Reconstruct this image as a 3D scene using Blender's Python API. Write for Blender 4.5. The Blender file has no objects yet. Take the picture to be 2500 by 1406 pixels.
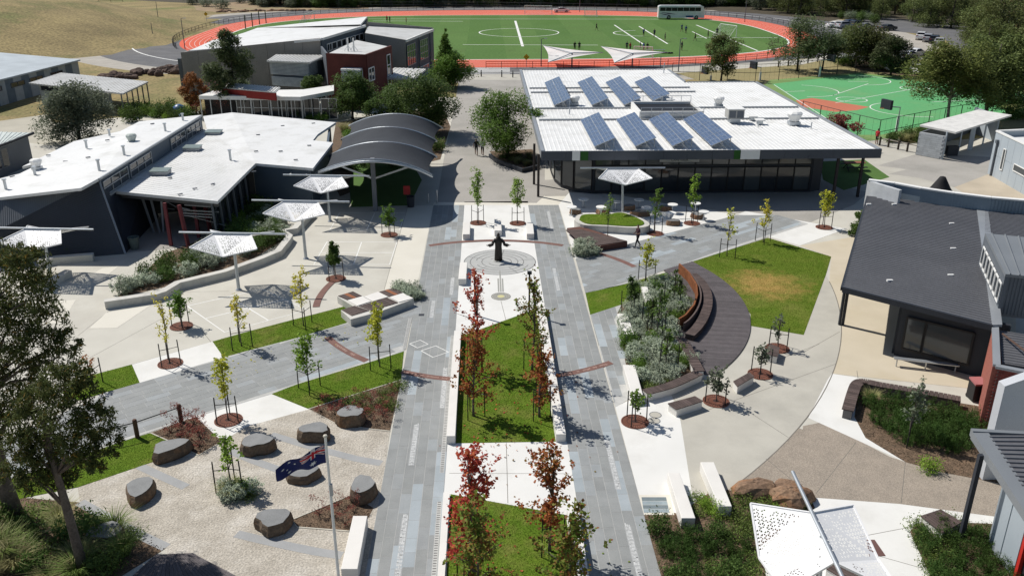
import bpy, math, random
import numpy as np
from mathutils import Vector, Matrix
from mathutils.noise import noise as pnoise
R = math.radians
scene = bpy.context.scene
random.seed(7); rng = np.random.default_rng(11)

# ---------------------------------------------------------------- camera (a drone 21 m up)
FPX = 2120.0; PITCH = R(22.15); YAW = R(1.73); CAMH = 21.0
cam_d = bpy.data.cameras.new('camera'); cam = bpy.data.objects.new('camera', cam_d)
scene.collection.objects.link(cam); scene.camera = cam
cam.location = (0, 0, CAMH); cam.rotation_euler = (R(90) - PITCH, 0, -YAW)
cam_d.sensor_width = 36.0; cam_d.lens = FPX / 2500 * 36.0; cam_d.clip_end = 3000; cam_d.clip_start = 0.5

# ---------------------------------------------------------------- sky, sun, exposure
SUN_EL = R(49); SUN_AZ = math.atan2(-0.80, 0.60)         # sun stands behind and to the left: shadows fall right and forward
w = bpy.data.worlds.new('World'); scene.world = w; w.use_nodes = True
nt = w.node_tree; bg = nt.nodes['Background']; sky = nt.nodes.new('ShaderNodeTexSky')
sky.sky_type = 'NISHITA'; sky.sun_disc = False; sky.sun_elevation = SUN_EL; sky.sun_rotation = SUN_AZ
sky.air_density = 1.0; sky.dust_density = 0.6; sky.ozone_density = 1.2
nt.links.new(sky.outputs[0], bg.inputs[0]); bg.inputs[1].default_value = 0.072
sun_d = bpy.data.lights.new('sun', 'SUN'); sun_d.energy = 4.8; sun_d.angle = R(0.53); sun_d.color = (1.0, 0.955, 0.885)
sun = bpy.data.objects.new('sun', sun_d); scene.collection.objects.link(sun)
sdir = Vector((math.sin(SUN_AZ) * math.cos(SUN_EL), math.cos(SUN_AZ) * math.cos(SUN_EL), math.sin(SUN_EL)))
sun.rotation_euler = (-sdir).to_track_quat('-Z', 'Y').to_euler(); sun.location = sdir * 200
vs = scene.view_settings; vs.view_transform = 'Standard'; vs.look = 'None'; vs.exposure = 0.0; vs.gamma = 1.0; vs.use_curve_mapping = False
cy_ = scene.cycles
cy_.use_denoising = True; cy_.max_bounces = 6; cy_.diffuse_bounces = 3; cy_.glossy_bounces = 3; cy_.transmission_bounces = 4; cy_.transparent_max_bounces = 8
cy_.caustics_reflective = False; cy_.caustics_refractive = False; cy_.sample_clamp_indirect = 6.0
try: cy_.denoiser = 'OPENIMAGEDENOISE'; cy_.denoising_prefilter = 'ACCURATE'
except Exception: pass

# ---------------------------------------------------------------- survey: a sight line from the camera met with a level of the place
_cp, _sp, _cy, _sy = math.cos(PITCH), math.sin(PITCH), math.cos(YAW), math.sin(YAW)
def ray(u, v):
    x = (u - 1250) / FPX; y = (703 - v) / FPX
    f = _cp + y * _sp; up = -_sp + y * _cp
    return (x * _cy + f * _sy, -x * _sy + f * _cy, up)
def P(u, v, z=0.0):
    d = ray(u, v); t = (z - CAMH) / d[2]; return Vector((d[0] * t, d[1] * t, z))
def PP(pts, z=0.0): return [tuple(P(u, v, 0)[:2]) for u, v in pts]
def PZ(u, v, x, y):          # height of a sight line above the ground point x, y
    d = ray(u, v); t = math.hypot(x, y) / math.hypot(d[0], d[1]); return CAMH + d[2] * t

# ---------------------------------------------------------------- materials
MATS = {}
def lin(c): return tuple((x / 12.92 if x <= 0.04045 else ((x + 0.055) / 1.055) ** 2.4) for x in c)
def mat(name, c1, c2=None, scale=1.5, rough=0.8, bump=0.0, bscale=25.0, isl=0.0, isl_col=None, metal=0.0, spec=0.3, grain=0.12, gscale=40.0, coord='world', trans=0.0, stain=None, stscale=0.3, coat=0.0, alpha=1.0, ov=0.0, patch=None):
    if name in MATS: return MATS[name]
    m = bpy.data.materials.new(name); m.use_nodes = True; MATS[name] = m
    t = m.node_tree; N = t.nodes; L = t.links; b = N['Principled BSDF']
    def nd(k, **kw):
        n = N.new(k)
        for a, v in kw.items(): setattr(n, a, v)
        return n
    if c2 is None: c2 = tuple(x * 0.82 for x in c1)
    if coord == 'world': g = nd('ShaderNodeNewGeometry'); vec = g.outputs['Position']
    else: g = nd('ShaderNodeTexCoord'); vec = g.outputs['Object']
    n1 = nd('ShaderNodeTexNoise'); n1.inputs['Scale'].default_value = scale; n1.inputs['Detail'].default_value = 5; L.new(vec, n1.inputs['Vector'])
    r1 = nd('ShaderNodeMapRange'); r1.inputs[1].default_value = 0.32; r1.inputs[2].default_value = 0.68; L.new(n1.outputs[0], r1.inputs[0])
    mx = nd('ShaderNodeMix', data_type='RGBA'); mx.inputs[6].default_value = (*c1, 1); mx.inputs[7].default_value = (*c2, 1); L.new(r1.outputs[0], mx.inputs[0])
    col = mx.outputs[2]
    if stain is not None:
        n3 = nd('ShaderNodeTexNoise'); n3.inputs['Scale'].default_value = stscale; n3.inputs['Detail'].default_value = 6; n3.inputs['Roughness'].default_value = 0.65; L.new(vec, n3.inputs['Vector'])
        r3 = nd('ShaderNodeMapRange'); r3.inputs[1].default_value = 0.5; r3.inputs[2].default_value = 0.72; L.new(n3.outputs[0], r3.inputs[0])
        mz = nd('ShaderNodeMix', data_type='RGBA'); L.new(r3.outputs[0], mz.inputs[0]); L.new(col, mz.inputs[6]); mz.inputs[7].default_value = (*stain, 1); col = mz.outputs[2]
    if patch is not None:      # a worn spot with a ragged edge at its own place
        px_, py_, pr_, pc_ = patch; vd = nd('ShaderNodeVectorMath', operation='DISTANCE'); L.new(vec, vd.inputs[0]); vd.inputs[1].default_value = (px_, py_, 0)
        npn = nd('ShaderNodeTexNoise'); npn.inputs['Scale'].default_value = 0.9; npn.inputs['Detail'].default_value = 8; npn.inputs['Roughness'].default_value = 0.7; L.new(vec, npn.inputs['Vector'])
        ma = nd('ShaderNodeMath', operation='MULTIPLY_ADD'); L.new(npn.outputs[0], ma.inputs[0]); ma.inputs[1].default_value = pr_ * 2.6; L.new(vd.outputs['Value'], ma.inputs[2])
        rp_ = nd('ShaderNodeMapRange'); rp_.inputs[1].default_value = pr_ * 2.35; rp_.inputs[2].default_value = pr_ * 1.5; rp_.inputs[4].default_value = 0.85; L.new(ma.outputs[0], rp_.inputs[0])
        mp_ = nd('ShaderNodeMix', data_type='RGBA'); L.new(rp_.outputs[0], mp_.inputs[0]); L.new(col, mp_.inputs[6]); mp_.inputs[7].default_value = (*pc_, 1); col = mp_.outputs[2]
    if isl > 0 or isl_col is not None:
        ge = nd('ShaderNodeNewGeometry'); oi = nd('ShaderNodeObjectInfo')
        ad = nd('ShaderNodeMath', operation='ADD'); L.new(ge.outputs['Random Per Island'], ad.inputs[0]); L.new(oi.outputs['Random'], ad.inputs[1])
        fr = nd('ShaderNodeMath', operation='FRACT'); L.new(ad.outputs[0], fr.inputs[0])
        if isl_col is not None:
            rp = nd('ShaderNodeValToRGB'); e = rp.color_ramp.elements; n = len(isl_col)
            while len(e) < n: e.new(0.5)
            for i, (p, c) in enumerate(isl_col): e[i].position = p; e[i].color = (*c, 1)
            L.new(fr.outputs[0], rp.inputs[0])
            mi = nd('ShaderNodeMix', data_type='RGBA'); mi.blend_type = 'MULTIPLY'; mi.inputs[0].default_value = 1.0
            L.new(col, mi.inputs[6]); L.new(rp.outputs[0], mi.inputs[7]); col = mi.outputs[2]
        if isl > 0:
            rr = nd('ShaderNodeMapRange'); rr.inputs[3].default_value = 1 - isl; rr.inputs[4].default_value = 1 + isl; L.new(fr.outputs[0], rr.inputs[0])
            hv = nd('ShaderNodeHueSaturation'); L.new(rr.outputs[0], hv.inputs['Value']); L.new(col, hv.inputs['Color']); col = hv.outputs[0]
    if ov > 0:
        o2 = nd('ShaderNodeObjectInfo'); ro = nd('ShaderNodeMapRange'); ro.inputs[3].default_value = 1 - ov; ro.inputs[4].default_value = 1 + ov; L.new(o2.outputs['Random'], ro.inputs[0])
        rh = nd('ShaderNodeMapRange'); rh.inputs[3].default_value = 0.5 - ov * .05; rh.inputs[4].default_value = 0.5 + ov * .03; L.new(o2.outputs['Random'], rh.inputs[0])
        ho = nd('ShaderNodeHueSaturation'); L.new(ro.outputs[0], ho.inputs['Value']); L.new(rh.outputs[0], ho.inputs['Hue']); L.new(col, ho.inputs['Color']); col = ho.outputs[0]
    if grain > 0:
        n2 = nd('ShaderNodeTexNoise'); n2.inputs['Scale'].default_value = gscale; n2.inputs['Detail'].default_value = 3; L.new(vec, n2.inputs['Vector'])
        r2 = nd('ShaderNodeMapRange'); r2.inputs[1].default_value = 0.3; r2.inputs[2].default_value = 0.7; r2.inputs[3].default_value = 1 - grain; r2.inputs[4].default_value = 1 + grain; L.new(n2.outputs[0], r2.inputs[0])
        h2 = nd('ShaderNodeHueSaturation'); L.new(r2.outputs[0], h2.inputs['Value']); L.new(col, h2.inputs['Color']); col = h2.outputs[0]
    L.new(col, b.inputs['Base Color'])
    b.inputs['Roughness'].default_value = rough; b.inputs['Metallic'].default_value = metal; b.inputs['Specular IOR Level'].default_value = spec
    b.inputs['Coat Weight'].default_value = coat; b.inputs['Alpha'].default_value = alpha
    if bump > 0:
        nb = nd('ShaderNodeTexNoise'); nb.inputs['Scale'].default_value = bscale; nb.inputs['Detail'].default_value = 4; L.new(vec, nb.inputs['Vector'])
        bp = nd('ShaderNodeBump'); bp.inputs['Strength'].default_value = bump; bp.inputs['Distance'].default_value = 0.05; L.new(nb.outputs[0], bp.inputs['Height']); L.new(bp.outputs[0], b.inputs['Normal'])
    if trans > 0:
        tr = nd('ShaderNodeBsdfTranslucent'); L.new(col, tr.inputs['Color']); ms = nd('ShaderNodeMixShader'); ms.inputs[0].default_value = trans
        L.new(b.outputs[0], ms.inputs[1]); L.new(tr.outputs[0], ms.inputs[2]); L.new(ms.outputs[0], N['Material Output'].inputs[0])
    return m

# ---------------------------------------------------------------- objects
COL = scene.collection; ORG = {}
def thing(name, label, cat, loc=(0, 0, 0), group=None):
    o = bpy.data.objects.new(name, None); COL.objects.link(o); o.location = loc; ORG[o.name] = Vector(loc)
    o.empty_display_size = 0.2; return tag(o, label, cat, group)
def tag(o, label=None, cat=None, group=None, kind=None):
    if label: o['label'] = label
    if cat: o['category'] = cat
    if group: o['group'] = group
    if kind: o['kind'] = kind
    return o
def mkobj(name, me, parent=None, org=None):
    o = bpy.data.objects.new(name, me); COL.objects.link(o)
    if parent is not None: o.parent = parent; ORG[o.name] = ORG.get(parent.name, Vector())
    else: ORG[o.name] = Vector(org or (0, 0, 0)); o.location = ORG[o.name]
    return o
def inst(name, me, parent, loc, rz=0.0, scale=(1, 1, 1), rot=None):     # one more piece of a shared mesh
    o = bpy.data.objects.new(name, me); COL.objects.link(o); o.parent = parent
    o.location = Vector(loc) - (ORG.get(parent.name, Vector()) if parent is not None else Vector())
    o.rotation_euler = rot if rot is not None else (0, 0, rz); o.scale = scale; ORG[o.name] = Vector(loc); return o
def copy_thing(src, loc, label=None, group=None, rz=0.0, scale=1.0):
    r = src.copy(); COL.objects.link(r); r.location = loc; r.rotation_euler = (0, 0, rz); ORG[r.name] = Vector(loc)
    r.scale = (scale,) * 3 if not isinstance(scale, tuple) else scale
    if label: r['label'] = label
    if group: r['group'] = group
    for ch in src.children:
        c = ch.copy(); COL.objects.link(c); c.parent = r; ORG[c.name] = Vector(loc)
        for g in ch.children:
            d = g.copy(); COL.objects.link(d); d.parent = c
    return r

class MB:
    def __init__(s): s.v = []; s.f = []
    def face(s, pts):
        i = len(s.v); s.v += [tuple(p) for p in pts]; s.f.append(tuple(range(i, i + len(pts)))); return s
    def prism(s, pts, z0, z1, bottom=False):
        n = len(pts)
        a = sum(pts[i][0] * pts[(i + 1) % n][1] - pts[(i + 1) % n][0] * pts[i][1] for i in range(n))
        if a < 0: pts = pts[::-1]
        i = len(s.v)
        za = z0 if hasattr(z0, '__len__') else [z0] * n; zb = z1 if hasattr(z1, '__len__') else [z1] * n
        if a < 0: za = list(za)[::-1]; zb = list(zb)[::-1]
        s.v += [(p[0], p[1], z) for p, z in zip(pts, za)] + [(p[0], p[1], z) for p, z in zip(pts, zb)]
        s.f.append(tuple(range(i + n, i + 2 * n)))
        if bottom: s.f.append(tuple(range(i + n - 1, i - 1, -1)))
        for k in range(n): q = (k + 1) % n; s.f.append((i + k, i + q, i + n + q, i + n + k))
        return s
    def box(s, c, d, rz=0.0, rot=None):
        h = [x / 2 for x in d]; M = rot if rot is not None else Matrix.Rotation(rz, 3, 'Z'); i = len(s.v); c = Vector(c)
        for x, y, z in ((-1, -1, -1), (1, -1, -1), (1, 1, -1), (-1, 1, -1), (-1, -1, 1), (1, -1, 1), (1, 1, 1), (-1, 1, 1)):
            s.v.append(tuple(c + M @ Vector((x * h[0], y * h[1], z * h[2]))))
        s.f += [tuple(i + k for k in q) for q in ((3, 2, 1, 0), (4, 5, 6, 7), (0, 1, 5, 4), (1, 2, 6, 5), (2, 3, 7, 6), (3, 0, 4, 7))]; return s
    def beam(s, a, b, w, h, up=(0, 0, 1)):
        a = Vector(a); b = Vector(b); d = (b - a); L_ = d.length; d.normalize(); u = Vector(up)
        if abs(d.dot(u)) > 0.99: u = Vector((0, 1, 0))
        x = d.cross(u).normalized(); z = x.cross(d).normalized()
        return s.box((a + b) / 2, (w, L_, h), rot=Matrix((x, d, z)).transposed())
    def tube(s, pts, r, n=8, caps=True):
        pts = [Vector(p) for p in pts]; m = len(pts); rs = r if hasattr(r, '__len__') else [r] * m; i0 = len(s.v); prev = None
        for k, p in enumerate(pts):
            d = (pts[min(k + 1, m - 1)] - pts[max(k - 1, 0)]).normalized()
            u = Vector((0, 0, 1)) if abs(d.z) < 0.95 else Vector((1, 0, 0))
            if prev is not None: u = prev
            x = d.cross(u).normalized(); y = d.cross(x).normalized(); prev = u if abs(d.dot(u)) < 0.97 else None
            for j in range(n): a = 2 * math.pi * j / n; s.v.append(tuple(p + (x * math.cos(a) + y * math.sin(a)) * rs[k]))
        for k in range(m - 1):
            for j in range(n): q = (j + 1) % n; a = i0 + k * n; s.f.append((a + j, a + n + j, a + n + q, a + q))
        if caps: s.f.append(tuple(range(i0, i0 + n))); s.f.append(tuple(range(i0 + m * n - 1, i0 + (m - 1) * n - 1, -1)))
        return s
    def lathe(s, prof, c=(0, 0, 0), n=16, sx=1.0, sy=1.0, caps=True):
        i0 = len(s.v); m = len(prof)
        for r_, z in prof:
            for j in range(n): a = 2 * math.pi * j / n; s.v.append((c[0] + r_ * sx * math.cos(a), c[1] + r_ * sy * math.sin(a), c[2] + z))
        for k in range(m - 1):
            for j in range(n): q = (j + 1) % n; a = i0 + k * n; s.f.append((a + j, a + q, a + n + q, a + n + j))
        if caps: s.f.append(tuple(range(i0 + n - 1, i0 - 1, -1))); s.f.append(tuple(range(i0 + (m - 1) * n, i0 + m * n)))
        return s
    def slab(s, pts, th):             # a 3-D polygon thickened downwards
        n = len(pts); i = len(s.v); s.v += [tuple(p) for p in pts] + [(p[0], p[1], p[2] - th) for p in pts]
        s.f.append(tuple(range(i, i + n))); s.f.append(tuple(range(i + 2 * n - 1, i + n - 1, -1)))
        for k in range(n): q = (k + 1) % n; s.f.append((i + k, i + n + k, i + n + q, i + q))
        return s
    def build(s, name, m, parent=None, smooth=False, org=None):
        o3 = ORG.get(parent.name, Vector()) if parent is not None else Vector(org or (0, 0, 0))
        me = bpy.data.meshes.new(name); me.from_pydata([(x - o3.x, y - o3.y, z - o3.z) for x, y, z in s.v], [], s.f)
        if m is not None: me.materials.append(m)
        if smooth: me.polygons.foreach_set('use_smooth', [True] * len(me.polygons))
        me.update(); return mkobj(name, me, parent, org)
def strip(pts, wdt, z0, z1):          # a closed band of constant width along a 2-D polyline, as prism pieces
    m = MB(); L_ = []; R_ = []
    for k, p in enumerate(pts):
        a = Vector(pts[max(k - 1, 0)][:2]); b = Vector(pts[min(k + 1, len(pts) - 1)][:2]); d = (b - a).normalized(); n = Vector((-d.y, d.x)) * wdt / 2
        L_.append((p[0] + n.x, p[1] + n.y)); R_.append((p[0] - n.x, p[1] - n.y))
    return MB().prism(R_ + L_[::-1], z0, z1)
def arc(cx, cy, r, a0, a1, n=24): return [(cx + r * math.cos(R(a0 + (a1 - a0) * i / n)), cy + r * math.sin(R(a0 + (a1 - a0) * i / n))) for i in range(n + 1)]
def inside(p, poly):
    x, y = p; c = False; n = len(poly)
    for i in range(n):
        x1, y1 = poly[i][0], poly[i][1]; x2, y2 = poly[(i + 1) % n][0], poly[(i + 1) % n][1]
        if (y1 > y) != (y2 > y) and x < (x2 - x1) * (y - y1) / (y2 - y1) + x1: c = not c
    return c
def clip_poly(sub, clip):             # Sutherland-Hodgman, convex clip polygon (counter-clockwise)
    out = list(sub)
    for i in range(len(clip)):
        a = clip[i]; b = clip[(i + 1) % len(clip)]; inp = out; out = []
        if not inp: break
        def sd(p): return (b[0] - a[0]) * (p[1] - a[1]) - (b[1] - a[1]) * (p[0] - a[0])
        for k in range(len(inp)):
            p = inp[k]; q = inp[(k + 1) % len(inp)]; sp_, sq = sd(p), sd(q)
            if sp_ >= 0: out.append(p)
            if (sp_ >= 0) != (sq >= 0):
                t = sp_ / (sp_ - sq); out.append((p[0] + (q[0] - p[0]) * t, p[1] + (q[1] - p[1]) * t))
    return out
def ccw(p):
    a = sum(p[i][0] * p[(i + 1) % len(p)][1] - p[(i + 1) % len(p)][0] * p[i][1] for i in range(len(p))); return p if a > 0 else p[::-1]
# ================================================================ the ground
def L_(n): return 0.004 * n
M_dirt = mat('bare_earth', (0.34, 0.24, 0.15), (0.24, 0.18, 0.11), 0.25, 0.95, 0.4, 6, grain=0.25, gscale=3, stain=(0.30, 0.27, 0.13), stscale=0.08)
M_dry = mat('dry_grass', (0.30, 0.235, 0.105), (0.20, 0.155, 0.07), 0.11, 0.95, 0.7, 2, grain=0.38, gscale=2.2, stain=(0.135, 0.16, 0.045), stscale=0.055)
M_white = mat('white_concrete', (0.735, 0.73, 0.70), (0.69, 0.685, 0.655), 0.4, 0.75, 0.08, 60, grain=0.04, gscale=90, stain=(0.63, 0.62, 0.585), stscale=0.35)
M_cream = mat('cream_concrete', (0.56, 0.54, 0.475), (0.505, 0.485, 0.425), 0.5, 0.8, 0.1, 60, grain=0.06, gscale=80, stain=(0.465, 0.44, 0.38), stscale=0.22)
M_pale = mat('pale_cream_concrete', (0.67, 0.64, 0.56), (0.63, 0.60, 0.52), 0.5, 0.8, 0.1, 60, grain=0.05, gscale=80)
M_greyc = mat('grey_concrete', (0.49, 0.47, 0.41), (0.44, 0.42, 0.365), 0.5, 0.8, 0.1, 60, grain=0.07, gscale=60, stain=(0.38, 0.365, 0.32), stscale=0.2)
M_beige = mat('beige_concrete', (0.575, 0.51, 0.395), (0.525, 0.465, 0.355), 0.5, 0.8, 0.1, 60, grain=0.06, gscale=60, stain=(0.50, 0.43, 0.30), stscale=0.2)
M_aggr = mat('exposed_aggregate', (0.345, 0.295, 0.24), (0.29, 0.25, 0.205), 1.2, 0.9, 0.4, 40, grain=0.28, gscale=22)
M_avenue = mat('avenue_concrete', (0.385, 0.365, 0.335), (0.335, 0.32, 0.29), 0.35, 0.88, 0.2, 50, grain=0.12, gscale=20, stain=(0.27, 0.26, 0.235), stscale=0.12)
M_asph = mat('asphalt', (0.145, 0.145, 0.15), (0.11, 0.11, 0.115), 0.3, 0.9, 0.3, 40, grain=0.2, gscale=12, stain=(0.15, 0.145, 0.14), stscale=0.1)
M_gravel = mat('granite_gravel', (0.49, 0.45, 0.385), (0.38, 0.345, 0.29), 1.3, 0.95, 0.9, 12, grain=0.26, gscale=14, stain=(0.57, 0.535, 0.475), stscale=0.55)
M_mulch = mat('bark_mulch', (0.17, 0.115, 0.075), (0.10, 0.07, 0.045), 3, 0.95, 0.8, 18, grain=0.5, gscale=14)
M_lawn = mat('lawn_turf', (0.095, 0.165, 0.018), (0.13, 0.195, 0.024), 0.9, 0.95, 0.8, 30, spec=.03, grain=0.35, gscale=28, stain=(0.19, 0.20, 0.05), stscale=0.6)
M_lawn_dry = mat('worn_lawn_turf', (0.105, 0.17, 0.02), (0.145, 0.195, 0.03), 0.9, 0.95, 0.8, 30, spec=.03, grain=0.35, gscale=28, stain=(0.20, 0.22, 0.05), stscale=0.3, patch=(*P(1868, 695)[:2], 3.0, (0.44, 0.29, 0.10)))
M_turf = mat('field_turf', (0.085, 0.16, 0.048), (0.10, 0.18, 0.055), 0.06, 0.95, 0.3, 6, grain=0.15, gscale=2, spec=.05, stain=(0.085, 0.165, 0.04), stscale=.05)
M_syn = mat('synthetic_turf', (0.07, 0.14, 0.03), (0.09, 0.17, 0.04), 0.5, 0.95, 0.3, 20, grain=0.15, gscale=20)
M_track = mat('running_track', (0.68, 0.14, 0.085), (0.62, 0.125, 0.075), 0.1, 0.85, 0.1, 20, grain=0.06, gscale=6, spec=.08, stain=(0.58, 0.15, 0.10), stscale=.07)
M_court = mat('court_green', (0.115, 0.375, 0.15), (0.10, 0.335, 0.13), 0.1, 0.85, 0.1, 20, grain=0.08, gscale=3, stain=(0.16, 0.36, 0.15), stscale=0.1)
M_courtred = mat('court_red', (0.52, 0.17, 0.10), (0.46, 0.15, 0.09), 0.2, 0.85, grain=0.08, gscale=4)
M_line = mat('line_paint', (0.80, 0.80, 0.77), (0.72, 0.72, 0.69), 1.5, 0.7, grain=0.05)
M_joint = mat('joint_sealant', (0.20, 0.185, 0.16), None, 2, 0.9, grain=0.1)
M_stone = mat('bluestone', (0.30, 0.31, 0.31), (0.255, 0.265, 0.265), 1.3, 0.75, 0.12, 30, grain=0.08, gscale=30,
              isl_col=[(0.0, (0.90, 0.90, 0.89)), (0.40, (1.0, 1.0, 0.99)), (0.70, (0.95, 0.95, 0.93)), (0.9, (1.05, 1.06, 1.07)), (1.0, (1.12, 1.16, 1.19))])
M_stone_l = mat('pale_bluestone', (0.365, 0.405, 0.43), (0.325, 0.365, 0.385), 1.3, 0.75, 0.12, 30, grain=0.06, gscale=30, isl=0.1)
M_grout = mat('grout', (0.50, 0.50, 0.48), None, 2, 0.9, grain=0.1)
M_cobble = mat('pale_inlay_stone', (0.60, 0.61, 0.60), (0.40, 0.41, 0.41), 9, 0.85, 0.3, 30, grain=0.2, gscale=30)
M_brick_band = mat('red_band_concrete', (0.205, 0.11, 0.09), (0.165, 0.09, 0.075), 2, 0.85, grain=0.12, gscale=40)
M_text = mat('pale_red_lettering', (0.55, 0.38, 0.32), None, 2, 0.85)

def sheet(name, pts, lvl, m, kind='structure', label=None, cat=None):
    o = MB().prism(pts, 0.0005 if lvl > 0.5 else 0.0, L_(lvl)).build(name, m); o['kind'] = kind; return o
def pix(name, pts, lvl, m): return sheet(name, PP(pts), lvl, m)
def selps(cx, cy, a, b, n, k=120, a0=0.0, a1=2 * math.pi):
    o = []
    for i in range(k):
        t = a0 + (a1 - a0) * i / k; c, s = math.cos(t), math.sin(t)
        o.append((cx + a * math.copysign(abs(c) ** (2 / n), c), cy + b * math.copysign(abs(s) ** (2 / n), s)))
    return o
def ring(out, inn, z, name, m, parent=None):
    k = len(out); b = MB(); b.v = [(x, y, z) for x, y in out] + [(x, y, z) for x, y in inn]
    b.f = [(i, (i + 1) % k, k + (i + 1) % k, k + i) for i in range(k)]; return b.build(name, m, parent)

# --- earth sheet with the grassed mound on the left, out to the horizon
def hill(x, y):
    d = math.hypot((x + 128) / 62, (y - 205) / 72)
    h = 9.5 * max(0.0, 1 - d * d) ** 1.3 if d < 1 else 0.0
    return h
gx = sorted(set([-900, -600, -400, -300] + list(range(-260, 261, 5)) + [300, 400, 600, 900])); gy = sorted(set([-60, 0] + list(range(10, 130, 10)) + list(range(130, 351, 5)) + [400, 500, 700, 1000, 1500]))
b = MB()
for y in gy:
    for x in gx:
        h = hill(x, y); b.v.append((x, y, h + (1.1 * pnoise(Vector((x * 0.045, y * 0.045, 3))) * min(1, h * .6) if h > 0 else 0)))
nx = len(gx)
b.f = [(j * nx + i, j * nx + i + 1, (j + 1) * nx + i + 1, (j + 1) * nx + i) for j in range(len(gy) - 1) for i in range(nx - 1)]
ground = b.build('ground', M_dry, smooth=True); ground['kind'] = 'structure'
bankdirt = pix('dirt_bank', [(480, 26), (560, 33), (700, 28), (900, 22), (900, 8), (620, 4), (470, 12)], 1, M_dirt)

pix('forest_floor', [(560, 14), (900, 19), (1600, 22), (1740, 26), (1900, 50), (1990, 60), (2060, 46), (2200, 55), (2335, 76), (2600, 150), (2800, 60), (2800, -60), (1500, -80), (300, -60), (300, 0)], .8, mat('leaf_litter', (0.085, 0.07, 0.045), (0.05, 0.042, 0.028), .4, .95, .5, 4, grain=.4, gscale=3))
# --- campus paving, lowest sheet first
sheet('campus_pavement', [(-62, 2), (62, 2), (62, 112), (40, 122), (-20, 122), (-62, 100)], 1, M_cream)
avenue = pix('avenue', [(1120, 195), (1290, 195), (1330, 380), (1330, 500), (1065, 500), (1085, 380), (1110, 260)], 2, M_avenue)
pix('rear_forecourt', [(1130, 182), (1275, 182), (1290, 196), (1118, 196)], 3, M_greyc)
pix('side_concrete_strip', [(1075, 275), (1106, 275), (1085, 380), (1062, 380)], 3, M_pale)
# --- ring road round the oval, track and field
ASP = selps(4, 211, 87, 72, 2.4); sheet('road', ASP, 1, M_asph)
sheet('road_verge', selps(4, 211, 93, 76, 2.4), 0.5, mat('pale_kerb_concrete', (0.42, 0.39, 0.34), None, 0.5, 0.9))
TRK = selps(4, 211, 70, 60, 2.5); GRN = selps(4, 207.5, 62, 46.5, 2.9)
sheet('running_track', TRK, 2, M_track); sheet('sports_field', GRN, 3, M_turf)
M_turf2 = mat('mown_turf', (0.098, 0.178, 0.054), (0.112, 0.195, 0.06), 0.08, 0.95, 0.3, 6, grain=0.15, gscale=2, spec=.05, stain=(0.10, 0.165, 0.055), stscale=.09)
for i in range(8):
    x0 = -58 + i * 15.5; cl_ = clip_poly([(x0, 150), (x0 + 7.75, 150), (x0 + 7.75, 265), (x0, 265)], ccw(GRN))
    if len(cl_) > 2: sheet('mown_band', cl_, 3.4, M_turf2)
tl = mat('track_line_paint', (0.72, 0.66, 0.62), None, 1, 0.8)
for i in range(1, 7):
    t = i / 7.0; o = [(a[0] * (1 - t) + c[0] * t, a[1] * (1 - t) + c[1] * t) for a, c in zip(GRN, TRK)]
    i_ = [(a[0] * (1 - t + .012) + c[0] * (t - .012), a[1] * (1 - t + .012) + c[1] * (t - .012)) for a, c in zip(GRN, TRK)]
    r_ = ring(o, i_, L_(3) + .002, 'lane_line', tl); r_['kind'] = 'structure'
r_ = ring(selps(4, 207.5, 62.2, 46.7, 2.9), selps(4, 207.5, 61.8, 46.3, 2.9), L_(4), 'lane_line', M_line); r_['kind'] = 'structure'
rl = ring(selps(4, 211, 80, 66, 2.4), selps(4, 211, 79.7, 65.7, 2.4), L_(2), 'road_line', M_line); rl['kind'] = 'structure'
def line_strip(name, pts, wd, lvl, m=None, parent=None):
    o = strip(pts, wd, L_(lvl - 0.5), L_(lvl)).build(name, m or M_line, parent)
    if parent is None: o['kind'] = 'structure'
    return o
# pitch markings (football laid across the oval)
for a, c, wd in [((1258, 52), (1276, 114), .55), ((1500, 62), (1572, 110), .35), ((1560, 65), (1630, 108), .35), ((1700, 62), (1850, 125), .35), ((1690, 78), (1725, 95), .25)]:
    line_strip('pitch_line', PP([a, c]), wd, 4)
for u0, u1, v in [(900, 1800, 47), (1130, 1460, 110), (1700, 1900, 92), (910, 1130, 52)]:
    line_strip('pitch_line', PP([(u0, v), (u1, v + 1)]), .3, 4)
cc = P(1267, 80); line_strip('pitch_line', arc(cc.x, cc.y, 9.15, 0, 360, 40), .28, 4)
cc = P(1562, 82); line_strip('pitch_line', arc(cc.x, cc.y, 6, 90, 270, 20), .28, 4)
# zebra crossing behind the avenue
for i in range(7):
    v = 166.5 + i * 2.1; pix('crossing_stripe', [(1160 - i * 2, v), (1245, v), (1245, v + 1.0), (1160 - i * 2, v + 1.0)], 2, M_line)
# --- dry verge, court and car park on the right
pix('dry_verge', [(1630, 172), (2010, 140), (2210, 160), (2500, 215), (2500, 330), (2100, 360), (1800, 230)], 1.5, mat('olive_dry_grass', (0.30, 0.25, 0.12), (0.24, 0.21, 0.10), 0.3, 0.95, 0.3, 8, grain=0.25, gscale=5))
pix('footpath', [(1600, 168), (1960, 146), (2020, 136), (2030, 142), (1960, 158), (1640, 180)], 2.5, M_greyc)
CRT = [(1862, 210), (1880, 196), (2098, 178), (2230, 190), (2560, 232), (2500, 290), (2290, 312), (2190, 336), (2120, 352), (2050, 352)]
pix('sports_court', CRT, 3, mat('court_margin', (0.20, 0.30, 0.10), (0.17, 0.27, 0.09), 0.2, 0.85, grain=0.1, gscale=5))
pix('court_surface', [(1885, 206), (2095, 181), (2540, 236), (2490, 282), (2270, 305), (2150, 330), (2070, 330)], 4, M_court)
pix('court_key', [(1942, 246), (1982, 240), (2122, 262), (2092, 270), (2040, 274), (1960, 262)], 5, M_courtred)
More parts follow.
